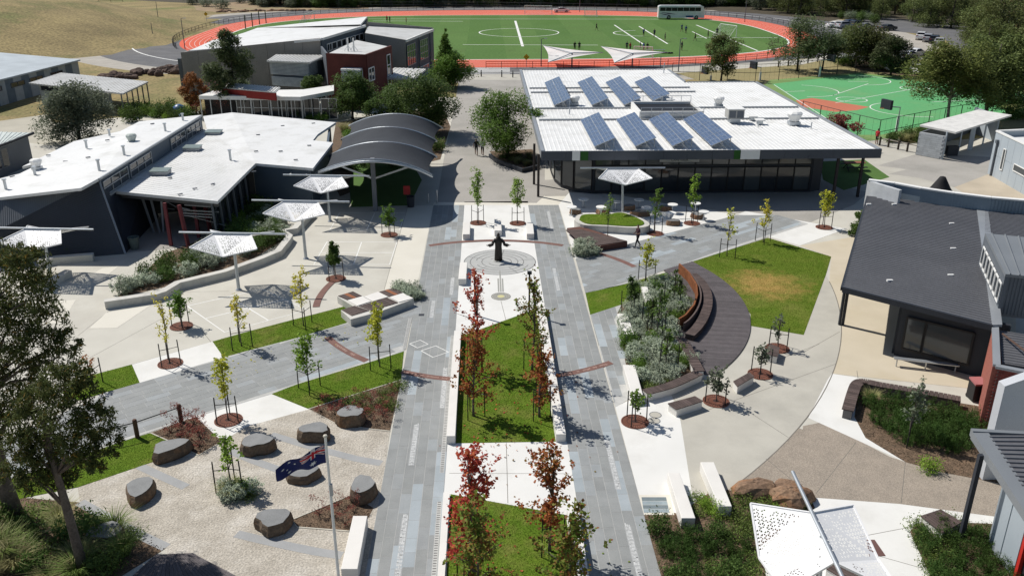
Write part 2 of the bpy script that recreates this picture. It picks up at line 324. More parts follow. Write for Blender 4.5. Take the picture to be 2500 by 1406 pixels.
for u, v, r_, a0, a1 in [(2079, 244, 2.0, 0, 360), (2233, 217, 2.0, 0, 360), (1955, 222, 5.2, -100, 70), (2090, 196, 5.0, -100, 70), (2225, 268, 5.0, 100, 275)]:
    c_ = P(u, v); line_strip('court_line', arc(c_.x, c_.y, r_, a0, a1, 28), .14, 6)
for a, c in [((2040, 252), (2252, 214)), ((1915, 225), (1965, 223)), ((2070, 200), (2120, 200)), ((2120, 205), (2030, 235)), ((2275, 250), (2480, 240)), ((1890, 208), (2080, 330))]:
    line_strip('court_line', PP([a, c]), .12, 6)
pix('car_park', [(2020, 62), (2120, 70), (2300, 90), (2340, 130), (2320, 200), (2500, 230), (2560, 215), (2560, 150), (2360, 60), (2100, 40)], 1.2, M_asph)
pix('car_park_verge', [(2040, 150), (2150, 150), (2260, 180), (2500, 226), (2500, 236), (2230, 188), (2100, 172)], 2.2, M_mulch)
# --- hardstands by the shelter on the right
pix('shelter_apron', [(2045, 350), (2190, 345), (2290, 400), (2420, 470), (2500, 500), (2500, 560), (2180, 470), (2060, 420)], 2, M_greyc)
pix('grey_hardstand', [(2145, 405), (2235, 372), (2430, 385), (2420, 430), (2330, 458), (2245, 435), (2170, 425), (2215, 414)], 3, M_avenue)
pix('beige_yard', [(2330, 458), (2415, 425), (2520, 480), (2520, 530), (2400, 500)], 4, mat('sandy_concrete', (0.50, 0.43, 0.33), None, 0.4, 0.85, grain=0.1))
pix('synthetic_lawn', [(2000, 395), (2110, 390), (2172, 433), (2060, 465), (2010, 440)], 3, M_syn)
pix('yard_left', [(-30, 300), (115, 280), (165, 345), (160, 360), (75, 350), (-20, 330)], 2, mat('yard_concrete', (0.47, 0.44, 0.36), None, 0.3, 0.85, grain=0.08))
pix('yard_right_of_court', [(2160, 400), (2110, 385), (2050, 352), (2190, 338), (2260, 370)], 3.5, M_greyc)

pix('synthetic_lawn', [(872, 392), (1000, 388), (1030, 440), (1000, 502), (858, 506), (852, 450)], 4.0, M_syn)
# --- plaza mosaic
pix('plaza_strip', [(995, 502), (1058, 502), (1020, 690), (938, 707)], 2, M_pale)
sheet('central_pavement', [(-1.9, 12), (3.5, 12), (3.5, 71), (-1.9, 71)], 2, M_white)
pix('white_pavement', [(1057, 501), (1400, 501), (1405, 480), (1330, 478), (1310, 496), (1060, 494)], 2.2, M_pale)
pix('white_pavement', [(1364, 500), (1405, 634), (1531, 597), (1620, 573), (1800, 525), (1640, 500), (1500, 475), (1390, 470)], 2.5, M_white)
pix('white_pavement', [(1877, 578), (1973, 547), (1800, 524), (1820, 516), (2067, 559), (1953, 600)], 3, M_white)
pix('white_pavement', [(322, 890), (519, 834), (546, 873), (341, 935)], 3, M_white)
pix('white_pavement', [(663, 962), (754, 999), (600, 1042), (543, 1078), (478, 1018)], 3, M_white)
pix('white_pavement', [(218, 802), (285, 801), (369, 745), (259, 764)], 3, M_pale)
pix('pavement_patch', [(200, 685), (245, 685), (290, 650), (250, 655)], 2, M_pale)
pix('pavement_patch', [(100, 790), (150, 790), (185, 732), (140, 735)], 2, M_pale)
pix('cafeteria_terrace', [(1330, 480), (1500, 475), (1640, 500), (1800, 520), (1973, 545), (2085, 500), (2120, 470), (2000, 440), (1480, 430), (1330, 440)], 2.3, M_avenue)
pix('white_pavement', [(1502, 993), (1541, 975), (1640, 965), (1661, 1025), (1690, 1209), (1730, 1205), (1640, 1260), (1572, 1256)], 3, M_white)
# grey concrete fan bounded by the two arcs
A1 = arc(-16.54, 58.81, 39.43, 2, -49, 30)
fan = [tuple(P(1833, 796)[:2]), tuple(P(1962, 818)[:2]), tuple(P(2016, 672)[:2])] + [q for q in A1 if q[1] < P(2016, 672).y and q[1] > P(1777, 1196).y] + [tuple(P(u, v)[:2]) for u, v in [(1777, 1196), (1720, 1206), (1661, 1025), (1640, 965), (1740, 910)]]
sheet('grey_pavement', fan, 2.6, M_greyc)
bei = [tuple(P(u, v)[:2]) for u, v in [(1953, 600), (2090, 578), (2140, 560), (2300, 640), (2480, 760), (2480, 960), (2031, 912)]] + [q for q in A1[::-1] if P(2031, 912).y < q[1] < P(2016, 672).y] + [tuple(P(2029, 627)[:2])]
sheet('beige_pavement', bei, 3.1, M_beige)
agg = [q for q in A1 if P(1777, 1196).y < q[1] < P(1973, 1020).y] + [tuple(P(u, v)[:2]) for u, v in [(1777, 1196), (1850, 1212), (1977, 1214), (2195, 1230), (2440, 1262), (2500, 1262), (2440, 1178), (2300, 1152), (2210, 1127)]]
sheet('aggregate_pavement', agg, 3.4, M_aggr)
pix('white_pavement', [(2031, 912), (2086, 921), (2380, 1000), (2210, 1128), (1973, 1020), (2021, 926)], 3.6, M_white)
pix('white_pavement', [(1977, 1214), (2195, 1230), (2460, 1265), (2600, 1640), (1900, 1640), (1800, 1300)], 3.6, M_white)

pix('grey_pavement_patch', [(1661, 1025), (1690, 1209), (1720, 1215), (1800, 1190), (1760, 1000)], 2.55, M_greyc)
pix('aggregate_patch', [(1960, 1040), (2010, 1030), (2220, 1140), (2150, 1160), (1960, 1130)], 3.2, M_aggr)
# joints sawn in the concrete
jt = MB()
def joint(pts, z, wd=0.025):
    q = strip(pts, wd, z - .001, z + .0015); k = len(jt.v); jt.v += q.v; jt.f += [tuple(i + k for i in f) for f in q.f]
joint([q for q in A1 if q[1] < P(2016, 672).y and q[1] > P(1777, 1196).y], L_(3.6), .05)
for pts, lv in [([(1661, 1025), (2050, 885)], 2.6), ([(1925, 1068), (1820, 1000)], 2.6), ([(1962, 860), (2050, 810)], 2.6), ([(1830, 905), (2000, 840)], 2.6), ([(2092, 905), (2096, 935)], 3.1), ([(2056, 795), (2150, 812)], 3.1),
                ([(2090, 1080), (1992, 1205)], 3.4), ([(2210, 1130), (2200, 1228)], 3.4), ([(1870, 1120), (1985, 1214)], 3.4), ([(2100, 1310), (2230, 1285)], 3.6), ([(2120, 1350), (2280, 1395)], 3.6),
                ([(285, 715), (560, 711)], 1), ([(110, 712), (145, 710)], 1), ([(190, 820), (265, 760)], 1), ([(456, 745), (170, 900)], 1), ([(515, 835), (492, 806)], 1), ([(640, 700), (745, 692)], 1), ([(996, 502), (938, 707)], 2), ([(320, 890), (519, 834)], 1),
                ([(1223, 735), (1236, 785)], 2), ([(1236, 1081), (1240, 1228)], 2), ([(1097, 1155), (1390, 1156)], 2), ([(1120, 560), (1050, 560)], 2)]:
    joint(PP(pts), L_(lv))
jo = jt.build('expansion_joint', M_joint); jo['kind'] = 'structure'

# --- garden beds and gravel court
GRAV = [(754, 999), (818, 1034), (905, 1048), (952, 1053), (940, 1140), (905, 1380), (870, 1640), (380, 1640), (420, 1370), (400, 1335), (320, 1290), (195, 1226), (190, 1190), (406, 1117), (485, 1112), (543, 1078), (600, 1042)]
pix('gravel_court', GRAV, 3, M_gravel)
pix('garden_bed', [(367, 1057), (478, 1018), (543, 1078), (485, 1112), (410, 1076)], 4, M_mulch)
pix('garden_bed', [(754, 999), (979, 928), (952, 1053), (905, 1048), (818, 1034)], 4, M_mulch)
pix('garden_bed', [(713, 1269), (859, 1208), (912, 1240), (880, 1300), (853, 1297), (725, 1287)], 4, M_mulch)
pix('garden_bed', [(195, 1226), (320, 1292), (405, 1338), (372, 1359), (290, 1410), (200, 1640), (-200, 1640), (-120, 1260), (60, 1215)], 3.5, M_mulch)
pix('garden_bed', [(1572, 1255), (1664, 1252), (1728, 1204), (1777, 1196), (1850, 1212), (1977, 1214), (1990, 1240), (1860, 1330), (1900, 1640), (1680, 1640)], 4.2, M_mulch)
pix('garden_bed', [(2086, 1018), (2113, 1069), (2210, 1128), (2300, 1153), (2440, 1180), (2440, 1000), (2350, 985), (2120, 930), (2095, 940)], 4.4, M_mulch)
pix('garden_bed', [(2221, 1298), (2235, 1280), (2270, 1272), (2460, 1280), (2620, 1640), (2380, 1640)], 4.4, M_mulch)
pix('garden_bed', [(1507, 765), (1545, 690), (1650, 665), (1665, 760), (1650, 800), (1680, 850), (1710, 915), (1570, 965), (1541, 970)], 4.2, M_mulch)
pix('garden_bed', [(285, 728), (450, 690), (600, 645), (700, 580), (690, 540), (560, 560), (400, 620)], 4.2, M_mulch)
pix('garden_bed', [(150, 630), (215, 626), (300, 615), (180, 600), (20, 600), (20, 640)], 4.2, M_mulch)
pix('garden_bed', [(1195, 370), (1300, 365), (1315, 410), (1280, 420), (1215, 395)], 4, M_mulch)
pix('garden_bed', [(820, 300), (1080, 260), (1100, 310), (1075, 390), (1030, 400), (830, 480), (800, 420)], 3.2, M_mulch)
# --- lawns: turf sheets, the grass blades on them come later
LAWNS = {}
def lawn(pts, m=M_lawn, lvl=4.6):
    w_ = PP(pts) if pts[0][1] > 75 else pts; o = sheet('lawn', w_, lvl, m); LAWNS[o.name] = (w_, L_(lvl)); return o
lawn([(-1.50, 33.3), (2.96, 33.3), (2.9, 48.1), (-1.55, 44.4)]); lawn([(-1.6, 29.5), (2.95, 28.0), (2.95, 14), (-1.5, 14)])
lawn([(519, 834), (600, 811), (846, 747), (856, 786), (719, 827), (600, 858), (546, 873)])
lawn([(322, 890), (341, 934), (259, 958), (191, 978), (150, 960), (205, 921)])
lawn([(986, 858), (979, 928), (754, 999), (663, 962), (726, 938), (917, 880)])
lawn([(367, 1057), (410, 1076), (470, 1098), (406, 1117), (191, 1189), (60, 1215), (-60, 1250), (-60, 1200), (283, 1083)])
lawn([(1429, 714), (1521, 695), (1640, 662), (1655, 690), (1521, 743), (1441, 769)])
lawn([(1685, 641), (1874, 581), (2029, 627), (2016, 672), (1962, 818), (1833, 796)] + [(1832, 767), (1787, 709), (1729, 661)], M_lawn_dry)

# --- bluestone paths: single pavers nearest the camera, the rest joined
MESHCACHE = {}
def unit_box(m, key):
    if key not in MESHCACHE:
        q = MB(); c = 0.004; q.box((0, 0, 0.5), (1, 1, 1)); me = bpy.data.meshes.new(key); me.from_pydata(q.v, [], q.f); me.materials.append(m); MESHCACHE[key] = me
    return MESHCACHE[key]
MB_S = unit_box(M_stone, 'paver'); MB_SL = unit_box(M_stone_l, 'paver_pale')
def paved_path(name, poly, org, ang, wid, lens, lvl, pale_runs, limit=298, ycut=None):
    """rows of stones along direction ang from org, cut to the outline"""
    base = sheet(name, poly, lvl - 0.9, M_grout); poly = ccw(poly)
    ca, sa = math.cos(ang), math.sin(ang)
    loc = [((x - org[0]) * ca + (y - org[1]) * sa, -(x - org[0]) * sa + (y - org[1]) * ca) for x, y in poly]
    s0, s1 = min(p[0] for p in loc), max(p[0] for p in loc); t0, t1 = min(p[1] for p in loc), max(p[1] for p in loc)
    rr = random.Random(hash(name) % 1000 if False else len(name) * 7 + int(abs(org[0]) * 10)); cells = []
    t = t0; row = 0
    while t < t1 - .05:
        w_ = min(wid, t1 - t); s = s0 - rr.random() * 0.9; run = 0
        while s < s1:
            ln = rr.choice(lens); g = 0.008
            q = [(s + g, t + g), (s + ln - g, t + g), (s + ln - g, t + w_ - g), (s + g, t + w_ - g)]
            qw = [(org[0] + a * ca - b_ * sa, org[1] + a * sa + b_ * ca) for a, b_ in q]
            ok = all(inside(p, poly) for p in qw); cx = sum(p[0] for p in qw) / 4; cyy = sum(p[1] for p in qw) / 4
            if run > 0: run -= 1
            elif rr.random() < pale_runs: run = rr.choice((2, 3, 4, 5))
            if ok: cells.append((math.hypot(cx, cyy), 1, cx, cyy, ln - 2 * g, w_ - 2 * g, run > 0, None))
            else:
                cl = clip_poly(qw, poly)
                if len(cl) > 2: cells.append((math.hypot(cx, cyy), 0, cx, cyy, 0, 0, run > 0, cl))
            s += ln
        t += wid; row += 1
    full = sorted([c for c in cells if c[1]], key=lambda c: c[0] + (1000 if c[3] < 24.2 else 0)); z = L_(lvl - 0.9)
    for c in full[:limit]:
        inst('paver', MB_SL if c[6] else MB_S, base, (c[2], c[3], z - .002), ang, (c[4], c[5], L_(0.9) + .002 + rr.random() * .0015))
    for pale in (0, 1):
        b = MB()
        for c in full[limit:] + [c for c in cells if not c[1]]:
            if bool(c[6]) != bool(pale): continue
            if c[7] is not None: b.prism(c[7], z - .002, L_(lvl))
            else:
                h = (c[4] / 2, c[5] / 2); b.prism([(c[2] + a * h[0] * ca - e * h[1] * sa, c[3] + a * h[0] * sa + e * h[1] * ca) for a, e in ((-1, -1), (1, -1), (1, 1), (-1, 1))], z - .002, L_(lvl))
        if b.v: o = b.build('far_paver', M_stone_l if pale else M_stone, base); o['kind'] = 'stuff'
    return base
p90 = math.pi / 2
path_l = paved_path('left_path', [(-4.45, 12.5), (-1.88, 12.5), (-1.88, 70), (-4.45, 70)], (-1.88, 12.5), p90, 0.43, (0.8, 0.95, 1.1, 1.3), 6, 0.022)
path_r = paved_path('right_path', [(3.46, 12.5), (6.0, 12.5), (6.0, 69.8), (3.46, 69.8)], (6.0, 12.5), p90, 0.425, (0.8, 0.95, 1.1, 1.3), 6, 0.022)
dg = math.atan(0.735)
path_dl = paved_path('left_diagonal_path', PP([(986, 858), (917, 880), (726, 938), (663, 962), (478, 1018), (283, 1083), (0, 1180), (-60, 1110), (259, 958), (341, 935), (546, 873), (600, 858), (719, 827), (856, 786), (1018, 735)]), (-4.6, 42.6), dg, 0.45, (0.9, 1.1, 1.3), 5.5, 0.03)
path_dr = paved_path('right_diagonal_path', PP([(1405, 632), (1531, 597), (1620, 573), (1797, 526), (1900, 526), (1973, 547), (1877, 578), (1746, 622), (1685, 641), (1620, 661), (1521, 696), (1429, 716)]), (6.1, 50.7), dg, 0.45, (0.9, 1.1, 1.3), 5.5, 0.03)
path_w = paved_path('path_bay', PP([(1441, 769), (1521, 743), (1507, 767), (1541, 880), (1530, 905), (1541, 972), (1502, 994)]), (6.0, 36), p90, 0.43, (0.8, 0.95, 1.1), 5, 0.05)
# pale pebbled inlay strips and grates lying in the paths
def inlay(x, y0, y1, wd=0.2, lvl=6.7):
    b = MB(); rr = random.Random(int(y0 * 10)); y = y0
    while y < y1:
        for k in range(3):
            xx = x - wd / 2 + (k + .5) * wd / 3; ln = 0.1 + rr.random() * .14
            b.prism([(xx - wd / 7, y), (xx + wd / 7, y), (xx + wd / 7, y + ln), (xx - wd / 7, y + ln)], L_(5.8), L_(lvl))
        y += .2
    o = sheet('inlay_strip', [(x - wd / 2 - .03, y0), (x + wd / 2 + .03, y0), (x + wd / 2 + .03, y1), (x - wd / 2 - .03, y1)], 6.35, mat('inlay_bed', (0.40, 0.41, 0.41), None, 3, 0.9))
    q = b.build('inlay_pebble', M_cobble, o); q['kind'] = 'stuff'
for x, y0, y1 in [(-3.3, 23.6, 28), (-3.35, 31.6, 34.9), (-2.25, 36.4, 40.6), (-3.35, 47, 49.6), (-2.3, 50.5, 53.4), (5.25, 23.2, 27.2), (5.25, 29.6, 33.3), (4.5, 51, 55), (5.0, 63.5, 68)]: inlay(x, y0, y1)
for x, y0, y1 in [(-2.02, 23, 29), (-2.02, 31, 44.5), (-4.6, 42.8, 47)]:
    g = sheet('drain_grate', [(x - .09, y0), (x + .09, y0), (x + .09, y1), (x - .09, y1)], 6.4, mat('grate_pale', (0.5, 0.5, 0.48), None, 4, 0.7)); b = MB(); y = y0 + .05
    while y < y1 - .06: b.box((x, y + .03, L_(6.6)), (.13, .045, L_(.3))); y += .14
    q = b.build('grate_slot', mat('slot_dark', (0.12, 0.12, 0.12), None, 2, 0.8), g); q['kind'] = 'stuff'
# outline squares let into the left path
for pts in [[(1000, 840), (1026, 831), (1045, 841), (1019, 850), (1000, 840)], [(1028, 857), (1064, 845), (1095, 860), (1057, 873), (1028, 857)]]: line_strip('square_inlay', PP(pts), .06, 7)
# the lettered ring band
def ringband(a0, a1, n=24, lvl=7.4, r=10.9, wd=.42): return line_strip('lettered_band', arc(.39, 49.96, r, a0, a1, n), wd, lvl, M_brick_band)
rb = ringband(-118, -106.5)
for a0, a1 in [(-116.6, -102.5), (-150, -129), (-200, -174), (115, 62), (55, 28), (-74.5, -56)]: rb = ringband(a0, a1)
bpy.data.objects.remove(bpy.data.objects['lettered_band'])
def text_mesh(name, cu):
    t = bpy.data.objects.new('tmp', cu); me = bpy.data.meshes.new_from_object(t); bpy.data.objects.remove(t); o = bpy.data.objects.new(name, me); COL.objects.link(o); return o
def ring_text(s, a_mid, size, lvl=7.9):
    cu = bpy.data.curves.new('lettering', 'FONT'); cu.body = s; cu.size = size; cu.align_x = 'CENTER'; cu.align_y = 'CENTER'; cu.extrude = .001
    cu.materials.append(M_text); o = text_mesh('lettering', cu)
    a = R(a_mid); o.location = (.39 + 10.9 * math.cos(a), 49.96 + 10.9 * math.sin(a), L_(lvl)); o.rotation_euler = (0, 0, a - math.pi / 2 + 0.0); o['kind'] = 'structure'
def ring_words(words, a_start, da, size):
    a = a_start
    for w_ in words:
        ring_text(w_, a + math.degrees(len(w_) * size * .26 / 10.9), size); a += math.degrees((len(w_) * .52 + .6) * size / 10.9)
def ring_words_rev(words, a_right, size):       # read from the statue's side: runs from the right end to the left
    a = a_right
    for w_ in words:
        hw = math.degrees(len(w_) * size * .27 / 10.9); ring_text(w_, a - hw, size); a -= 2 * hw + math.degrees(.45 * size / 10.9)
ring_words_rev(['Then', 'do', 'what', 'is', 'possible'], -57.5, .25)
ring_words_rev(['And', 'suddenly', 'you', 'are', 'doing'], -103.2, .19); ring_words_rev(['the', 'impossible'], -134, .28)
# statue disc and the small sun disc
def disc(cx, cy, r, lvl, name, m): return sheet(name, arc(cx, cy, r, 0, 354, 59), lvl, m)
M_disc = mat('labyrinth_stone', (0.46, 0.465, 0.45), (0.41, 0.415, 0.40), 1.5, 0.8, grain=0.08)
disc(.86, 56.37, 2.5, 4, 'statue_disc', M_disc)
M_dk = mat('labyrinth_groove', (0.22, 0.22, 0.215), None, 2, 0.85)
for r_, a0, a1 in [(2.47, 0, 360), (2.05, 20, 340), (1.65, -160, 170), (1.25, 30, 390), (.8, 200, 500)]: line_strip('labyrinth_line', arc(.86, 56.37, r_, a0, a1, 40), .06, 4.8, M_dk)
for k in range(5):
    a = R(k * 72 + 10); line_strip('labyrinth_line', [(.86 + 1.3 * math.cos(a), 56.37 + 1.3 * math.sin(a)), (.86 + 2.45 * math.cos(a), 56.37 + 2.45 * math.sin(a))], .04, 4.9, M_dk)
disc(.82, 50.16, .62, 4, 'sun_disc', mat('sun_disc_stone', (0.42, 0.41, 0.36), None, 6, 0.8, grain=0.2))
disc(.82, 50.16, .22, 5, 'sun_disc_centre', mat('sun_disc_gold', (0.62, 0.58, 0.30), None, 6, 0.7))
for r_ in (.32, .45, .58): line_strip('labyrinth_line', arc(.82, 50.16, r_, 0, 360, 30), .04, 5.2, M_dk)
for x, y0, y1 in [(.69, 50.9, 53.2), (.83, 50.9, 54.6), (.97, 50.9, 53.2)]: line_strip('sun_ray', [(x, y0), (x, y1)], .09, 4.6, mat('sun_ray_stone', (0.36, 0.36, 0.33), None, 6, .8))
# small ball courts painted on the left of the plaza
for pts in [[(798, 591), (969, 591), (951, 646), (766, 646), (798, 591)], [(883, 591), (863, 646)], [(777, 617), (958, 617)],
            [(457, 747), (548, 811), (750, 757), (640, 706), (457, 747)], [(503, 777), (700, 730)], [(560, 724), (655, 782)],
            [(829, 520), (991, 520), (975, 562), (805, 562), (829, 520)], [(815, 541), (983, 541)], [(915, 520), (895, 562)]]:
    line_strip('court_line', PP(pts), .075, 1.9)
# bluestone bands in the gravel
for pts in [[(341, 1138), (400, 1165), (454, 1189)], [(195, 1226), (260, 1262), (330, 1300), (406, 1336)], [(661, 1061), (740, 1085), (805, 1103), (870, 1120), (931, 1131)], [(560, 1100), (620, 1125), (690, 1150)], [(577, 1303), (640, 1318), (702, 1332), (770, 1346), (835, 1356)]]:
    line_strip('bluestone_band', PP(pts), .42, 4, mat('band_stone', (0.35, 0.355, 0.355), (0.31, 0.315, 0.315), 1.2, .8, grain=.1))
# pale timber or concrete edging of the beds
M_edge = mat('edging', (0.55, 0.52, 0.44), None, 2, 0.85)
for pts in [[(367, 1057), (410, 1076), (485, 1112), (543, 1078)], [(979, 928), (754, 999), (818, 1034), (905, 1048), (952, 1053)], [(859, 1208), (713, 1269), (725, 1287), (853, 1297)]]:
    q = PP(pts); o = strip(q, .06, 0.003, .035).build('bed_edging', M_edge); o['kind'] = 'structure'
# glass plaque in the paving
o = pix('plaque_frame', [(1556, 1208), (1634, 1208), (1646, 1257), (1566, 1257)], 5, M_pale)
for i in range(4):
    v0 = 1214 + i * 9.6; pix('plaque_slab', [(1566 + i * 1.4, v0), (1626 + i * 2.2, v0), (1628 + i * 2.2, v0 + 9), (1567.5 + i * 1.4, v0 + 9)], 5.6, mat('plaque_glass_%d' % (i % 2), ((0.20, 0.24, 0.25), (0.33, 0.39, 0.41))[i % 2], None, 4, 0.25, spec=0.5))
# ================================================================ buildings
M_roofw = mat('white_roof_sheet', (0.765, 0.765, 0.75), (0.72, 0.72, 0.705), 0.3, 0.45, grain=0.04, gscale=6, stain=(0.60, 0.595, 0.565), stscale=0.5)
M_roofg = mat('pale_grey_roof', (0.62, 0.62, 0.60), (0.56, 0.56, 0.54), 0.4, 0.5, grain=0.05, gscale=6, stain=(0.48, 0.47, 0.44), stscale=0.4)
M_roofd = mat('dark_roof_sheet', (0.135, 0.137, 0.148), (0.115, 0.117, 0.127), 0.4, 0.45, grain=0.08, gscale=6)
M_roofm = mat('mid_grey_metal', (0.20, 0.215, 0.23), (0.17, 0.185, 0.20), 0.4, 0.45, grain=0.06)
M_char = mat('charcoal_cladding', (0.035, 0.04, 0.05), (0.028, 0.032, 0.042), 0.6, 0.6, grain=0.08)
M_navy = mat('slate_blue_cladding', (0.075, 0.10, 0.13), (0.06, 0.085, 0.115), 0.6, 0.55, grain=0.06)
M_slate = mat('slate_grey_wall', (0.13, 0.145, 0.165), (0.11, 0.125, 0.145), 0.6, 0.6, grain=0.06)
M_prec = mat('precast_concrete', (0.30, 0.285, 0.265), (0.25, 0.24, 0.225), 0.5, 0.85, 0.15, 30, grain=0.1, gscale=8)
M_red = mat('red_brickwork', (0.12, 0.032, 0.026), (0.09, 0.025, 0.02), 0.8, 0.8, 0.3, 20, grain=0.15, gscale=14)
M_paleblue = mat('pale_blue_panel', (0.40, 0.45, 0.49), (0.36, 0.41, 0.45), 0.4, 0.6, grain=0.04)
M_white_p = mat('white_paint', (0.78, 0.78, 0.76), (0.72, 0.72, 0.70), 0.5, 0.6, grain=0.03)
M_flash = mat('metal_flashing', (0.36, 0.38, 0.40), (0.31, 0.33, 0.35), 0.6, 0.4, metal=0.3, grain=0.05)
M_galv = mat('galvanised_steel', (0.52, 0.55, 0.57), (0.44, 0.47, 0.50), 2, 0.35, metal=0.6, grain=0.08)
M_glass = mat('dark_glass', (0.02, 0.024, 0.028), (0.03, 0.034, 0.038), 0.4, 0.06, spec=0.6, grain=0)
M_glassb = mat('grey_glass', (0.07, 0.08, 0.085), (0.05, 0.06, 0.065), 0.4, 0.08, spec=0.6, grain=0)
M_black = mat('black_steel', (0.018, 0.018, 0.02), None, 1, 0.5, grain=0.1)
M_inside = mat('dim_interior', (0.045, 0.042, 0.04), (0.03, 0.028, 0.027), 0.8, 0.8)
M_redpost = mat('red_painted_post', (0.20, 0.045, 0.05), None, 2, 0.6)
M_timber = mat('dark_deck_timber', (0.105, 0.077, 0.069), (0.08, 0.058, 0.052), 3, 0.75, 0.2, 20, isl=0.22, grain=0.15, gscale=20)

def w2(p): return (p[0], p[1])
def wall(m, a, b, z0, za, zb=None, th=0.2):
    a = Vector(a[:2]); b = Vector(b[:2]); d = (b - a).normalized(); n = Vector((-d.y, d.x)) * th / 2; zb = za if zb is None else zb
    m.prism([(a.x - n.x, a.y - n.y), (b.x - n.x, b.y - n.y), (b.x + n.x, b.y + n.y), (a.x + n.x, a.y + n.y)], z0, [za, zb, zb, za], bottom=True); return m
def ribbed(m, A, B, C, D, sp, h=0.04, wr=0.3, th=0.12):
    """sheet A-B-C-D with ribs running from edge AB to edge DC"""
    A, B, C, D = map(Vector, (A, B, C, D)); m.slab([A, B, C, D], th); up = Vector((0, 0, 1)); n = max(2, int((B - A).length / sp)); e = Vector((0, 0, .002))
    for i in range(n):
        t0 = (i + .5 - wr / 2) / n; t1 = (i + .5 + wr / 2) / n; t0b = t0 + wr * .22 / n; t1b = t1 - wr * .22 / n
        p = [A.lerp(B, t0) - e, A.lerp(B, t0b) + up * h, A.lerp(B, t1b) + up * h, A.lerp(B, t1) - e]; q = [D.lerp(C, t0) - e, D.lerp(C, t0b) + up * h, D.lerp(C, t1b) + up * h, D.lerp(C, t1) - e]
        k = len(m.v); m.v += [tuple(x) for x in p + q]
        m.f += [(k, k + 1, k + 5, k + 4), (k + 1, k + 2, k + 6, k + 5), (k + 2, k + 3, k + 7, k + 6), (k + 3, k + 2, k + 1, k), (k + 4, k + 5, k + 6, k + 7)]
    return m
def corr_wall(m, a, b, z0, za, zb, sp=0.25, dep=0.05, horiz=False):
    """corrugated cladding on the right-hand face of a-b"""
    a = Vector(a[:2]); b = Vector(b[:2]); d = (b - a); L0 = d.length; d.normalize(); n = Vector((d.y, -d.x)); k = max(2, int(L0 / sp))
    for i in range(k):
        t0, t1 = (i + .2) / k, (i + .8) / k; p0 = a + d * L0 * t0; p1 = a + d * L0 * t1; zt = za + (zb - za) * (i + .5) / k
        m.prism([w2(p0), w2(p1), w2(p1 + n * dep), w2(p0 + n * dep)][::-1], z0, zt)
    return m
def window(parent, a, b, z0, z1, nx=1, ny=1, fm=None, gm=None, fw=0.07, name='window', proud=0.03, z0b=None, z1b=None):
    """framed window on the right-hand face of a-b"""
    a = Vector(a[:2]); b = Vector(b[:2]); d = (b - a).normalized(); n = Vector((d.y, -d.x)); fm = fm or M_white_p; gm = gm or M_glass; L0 = (b - a).length
    z0b = z0 if z0b is None else z0b; z1b = z1 if z1b is None else z1b
    def pt(t, s, o): p = a.lerp(b, t); zz = (z0 * (1 - s) + z1 * s) * (1 - t) + (z0b * (1 - s) + z1b * s) * t; return Vector((p.x + n.x * o, p.y + n.y * o, zz))
    f = MB()
    for i in range(nx + 1): f.beam(pt(i / nx, 0, proud), pt(i / nx, 1, proud), fw, .06, up=(n.x, n.y, 0))
    for j in range(ny + 1): f.beam(pt(0, j / ny, proud + .003), pt(1, j / ny, proud + .003), .06, fw, up=(0, 0, 1))
    fo = f.build(name, fm, parent); fo.data.name = name
    g = MB(); q = [pt(0, 0, .012), pt(1, 0, .012), pt(1, 1, .012), pt(0, 1, .012)]; q2 = [x - Vector((n.x, n.y, 0)) * .03 for x in q]; k = 0
    g.v = [tuple(x) for x in q + q2]; g.f = [(0, 1, 2, 3), (7, 6, 5, 4), (0, 4, 5, 1), (1, 5, 6, 2), (2, 6, 7, 3), (3, 7, 4, 0)]; g.build('pane', gm, fo); return fo

# ---------------------------------------------------------------- cafeteria with the solar roof
ZR = 4.5; cx0, cx1, cy0, cy1 = 4.5, 32.75, 69.9, 116.5
cafe = thing('cafeteria_building', 'long cafeteria with huge flat white roof carrying eight tilted solar arrays', 'building', ((cx0 + cx1) / 2, 93, 0))
m = MB(); ribbed(m, (cx0 + .35, cy0 + .15, ZR - .05), (24.0, cy0 + .15, ZR - .05), (24.0, cy1 - .3, ZR - .05), (cx0 + .35, cy1 - .3, ZR - .05), .38, .03)
ribbed(m, (24.0, cy0 + .15, ZR - .05), (cx1 - .3, cy0 + .15, ZR - .05), (cx1 - .3, 105.5, ZR - .05), (24.0, 105.5, ZR - .05), .38, .03); m.build('roof', M_roofw, cafe)
m = MB()
for y in (83.0, 88.9, 98.6, 101.5): m.box(((cx0 + 24.3) / 2 if y > 90 else (cx0 + cx1) / 2, y, ZR + .045), ((24.3 - cx0 if y > 90 else cx1 - cx0) - 1.2, .16, .14))
m.build('roof_flashing', M_flash, cafe)
m = MB(); FD = .72   # fascia boards
fp = [(cx0, cy0), (cx1, cy0)]; nb = 14
for i in range(nb):
    x0 = cx0 + (cx1 - cx0) * i / nb; x1 = cx0 + (cx1 - cx0) * (i + 1) / nb
    inst('fascia_panel', unit_box(mat('fascia_panel_grey', (0.075, 0.085, 0.105), (0.062, 0.072, 0.09), 0.5, 0.4), 'fascia_panel'), cafe, ((x0 + x1) / 2, cy0 + .075, ZR - FD), 0, (x1 - x0 - .012, .15, FD + .04))
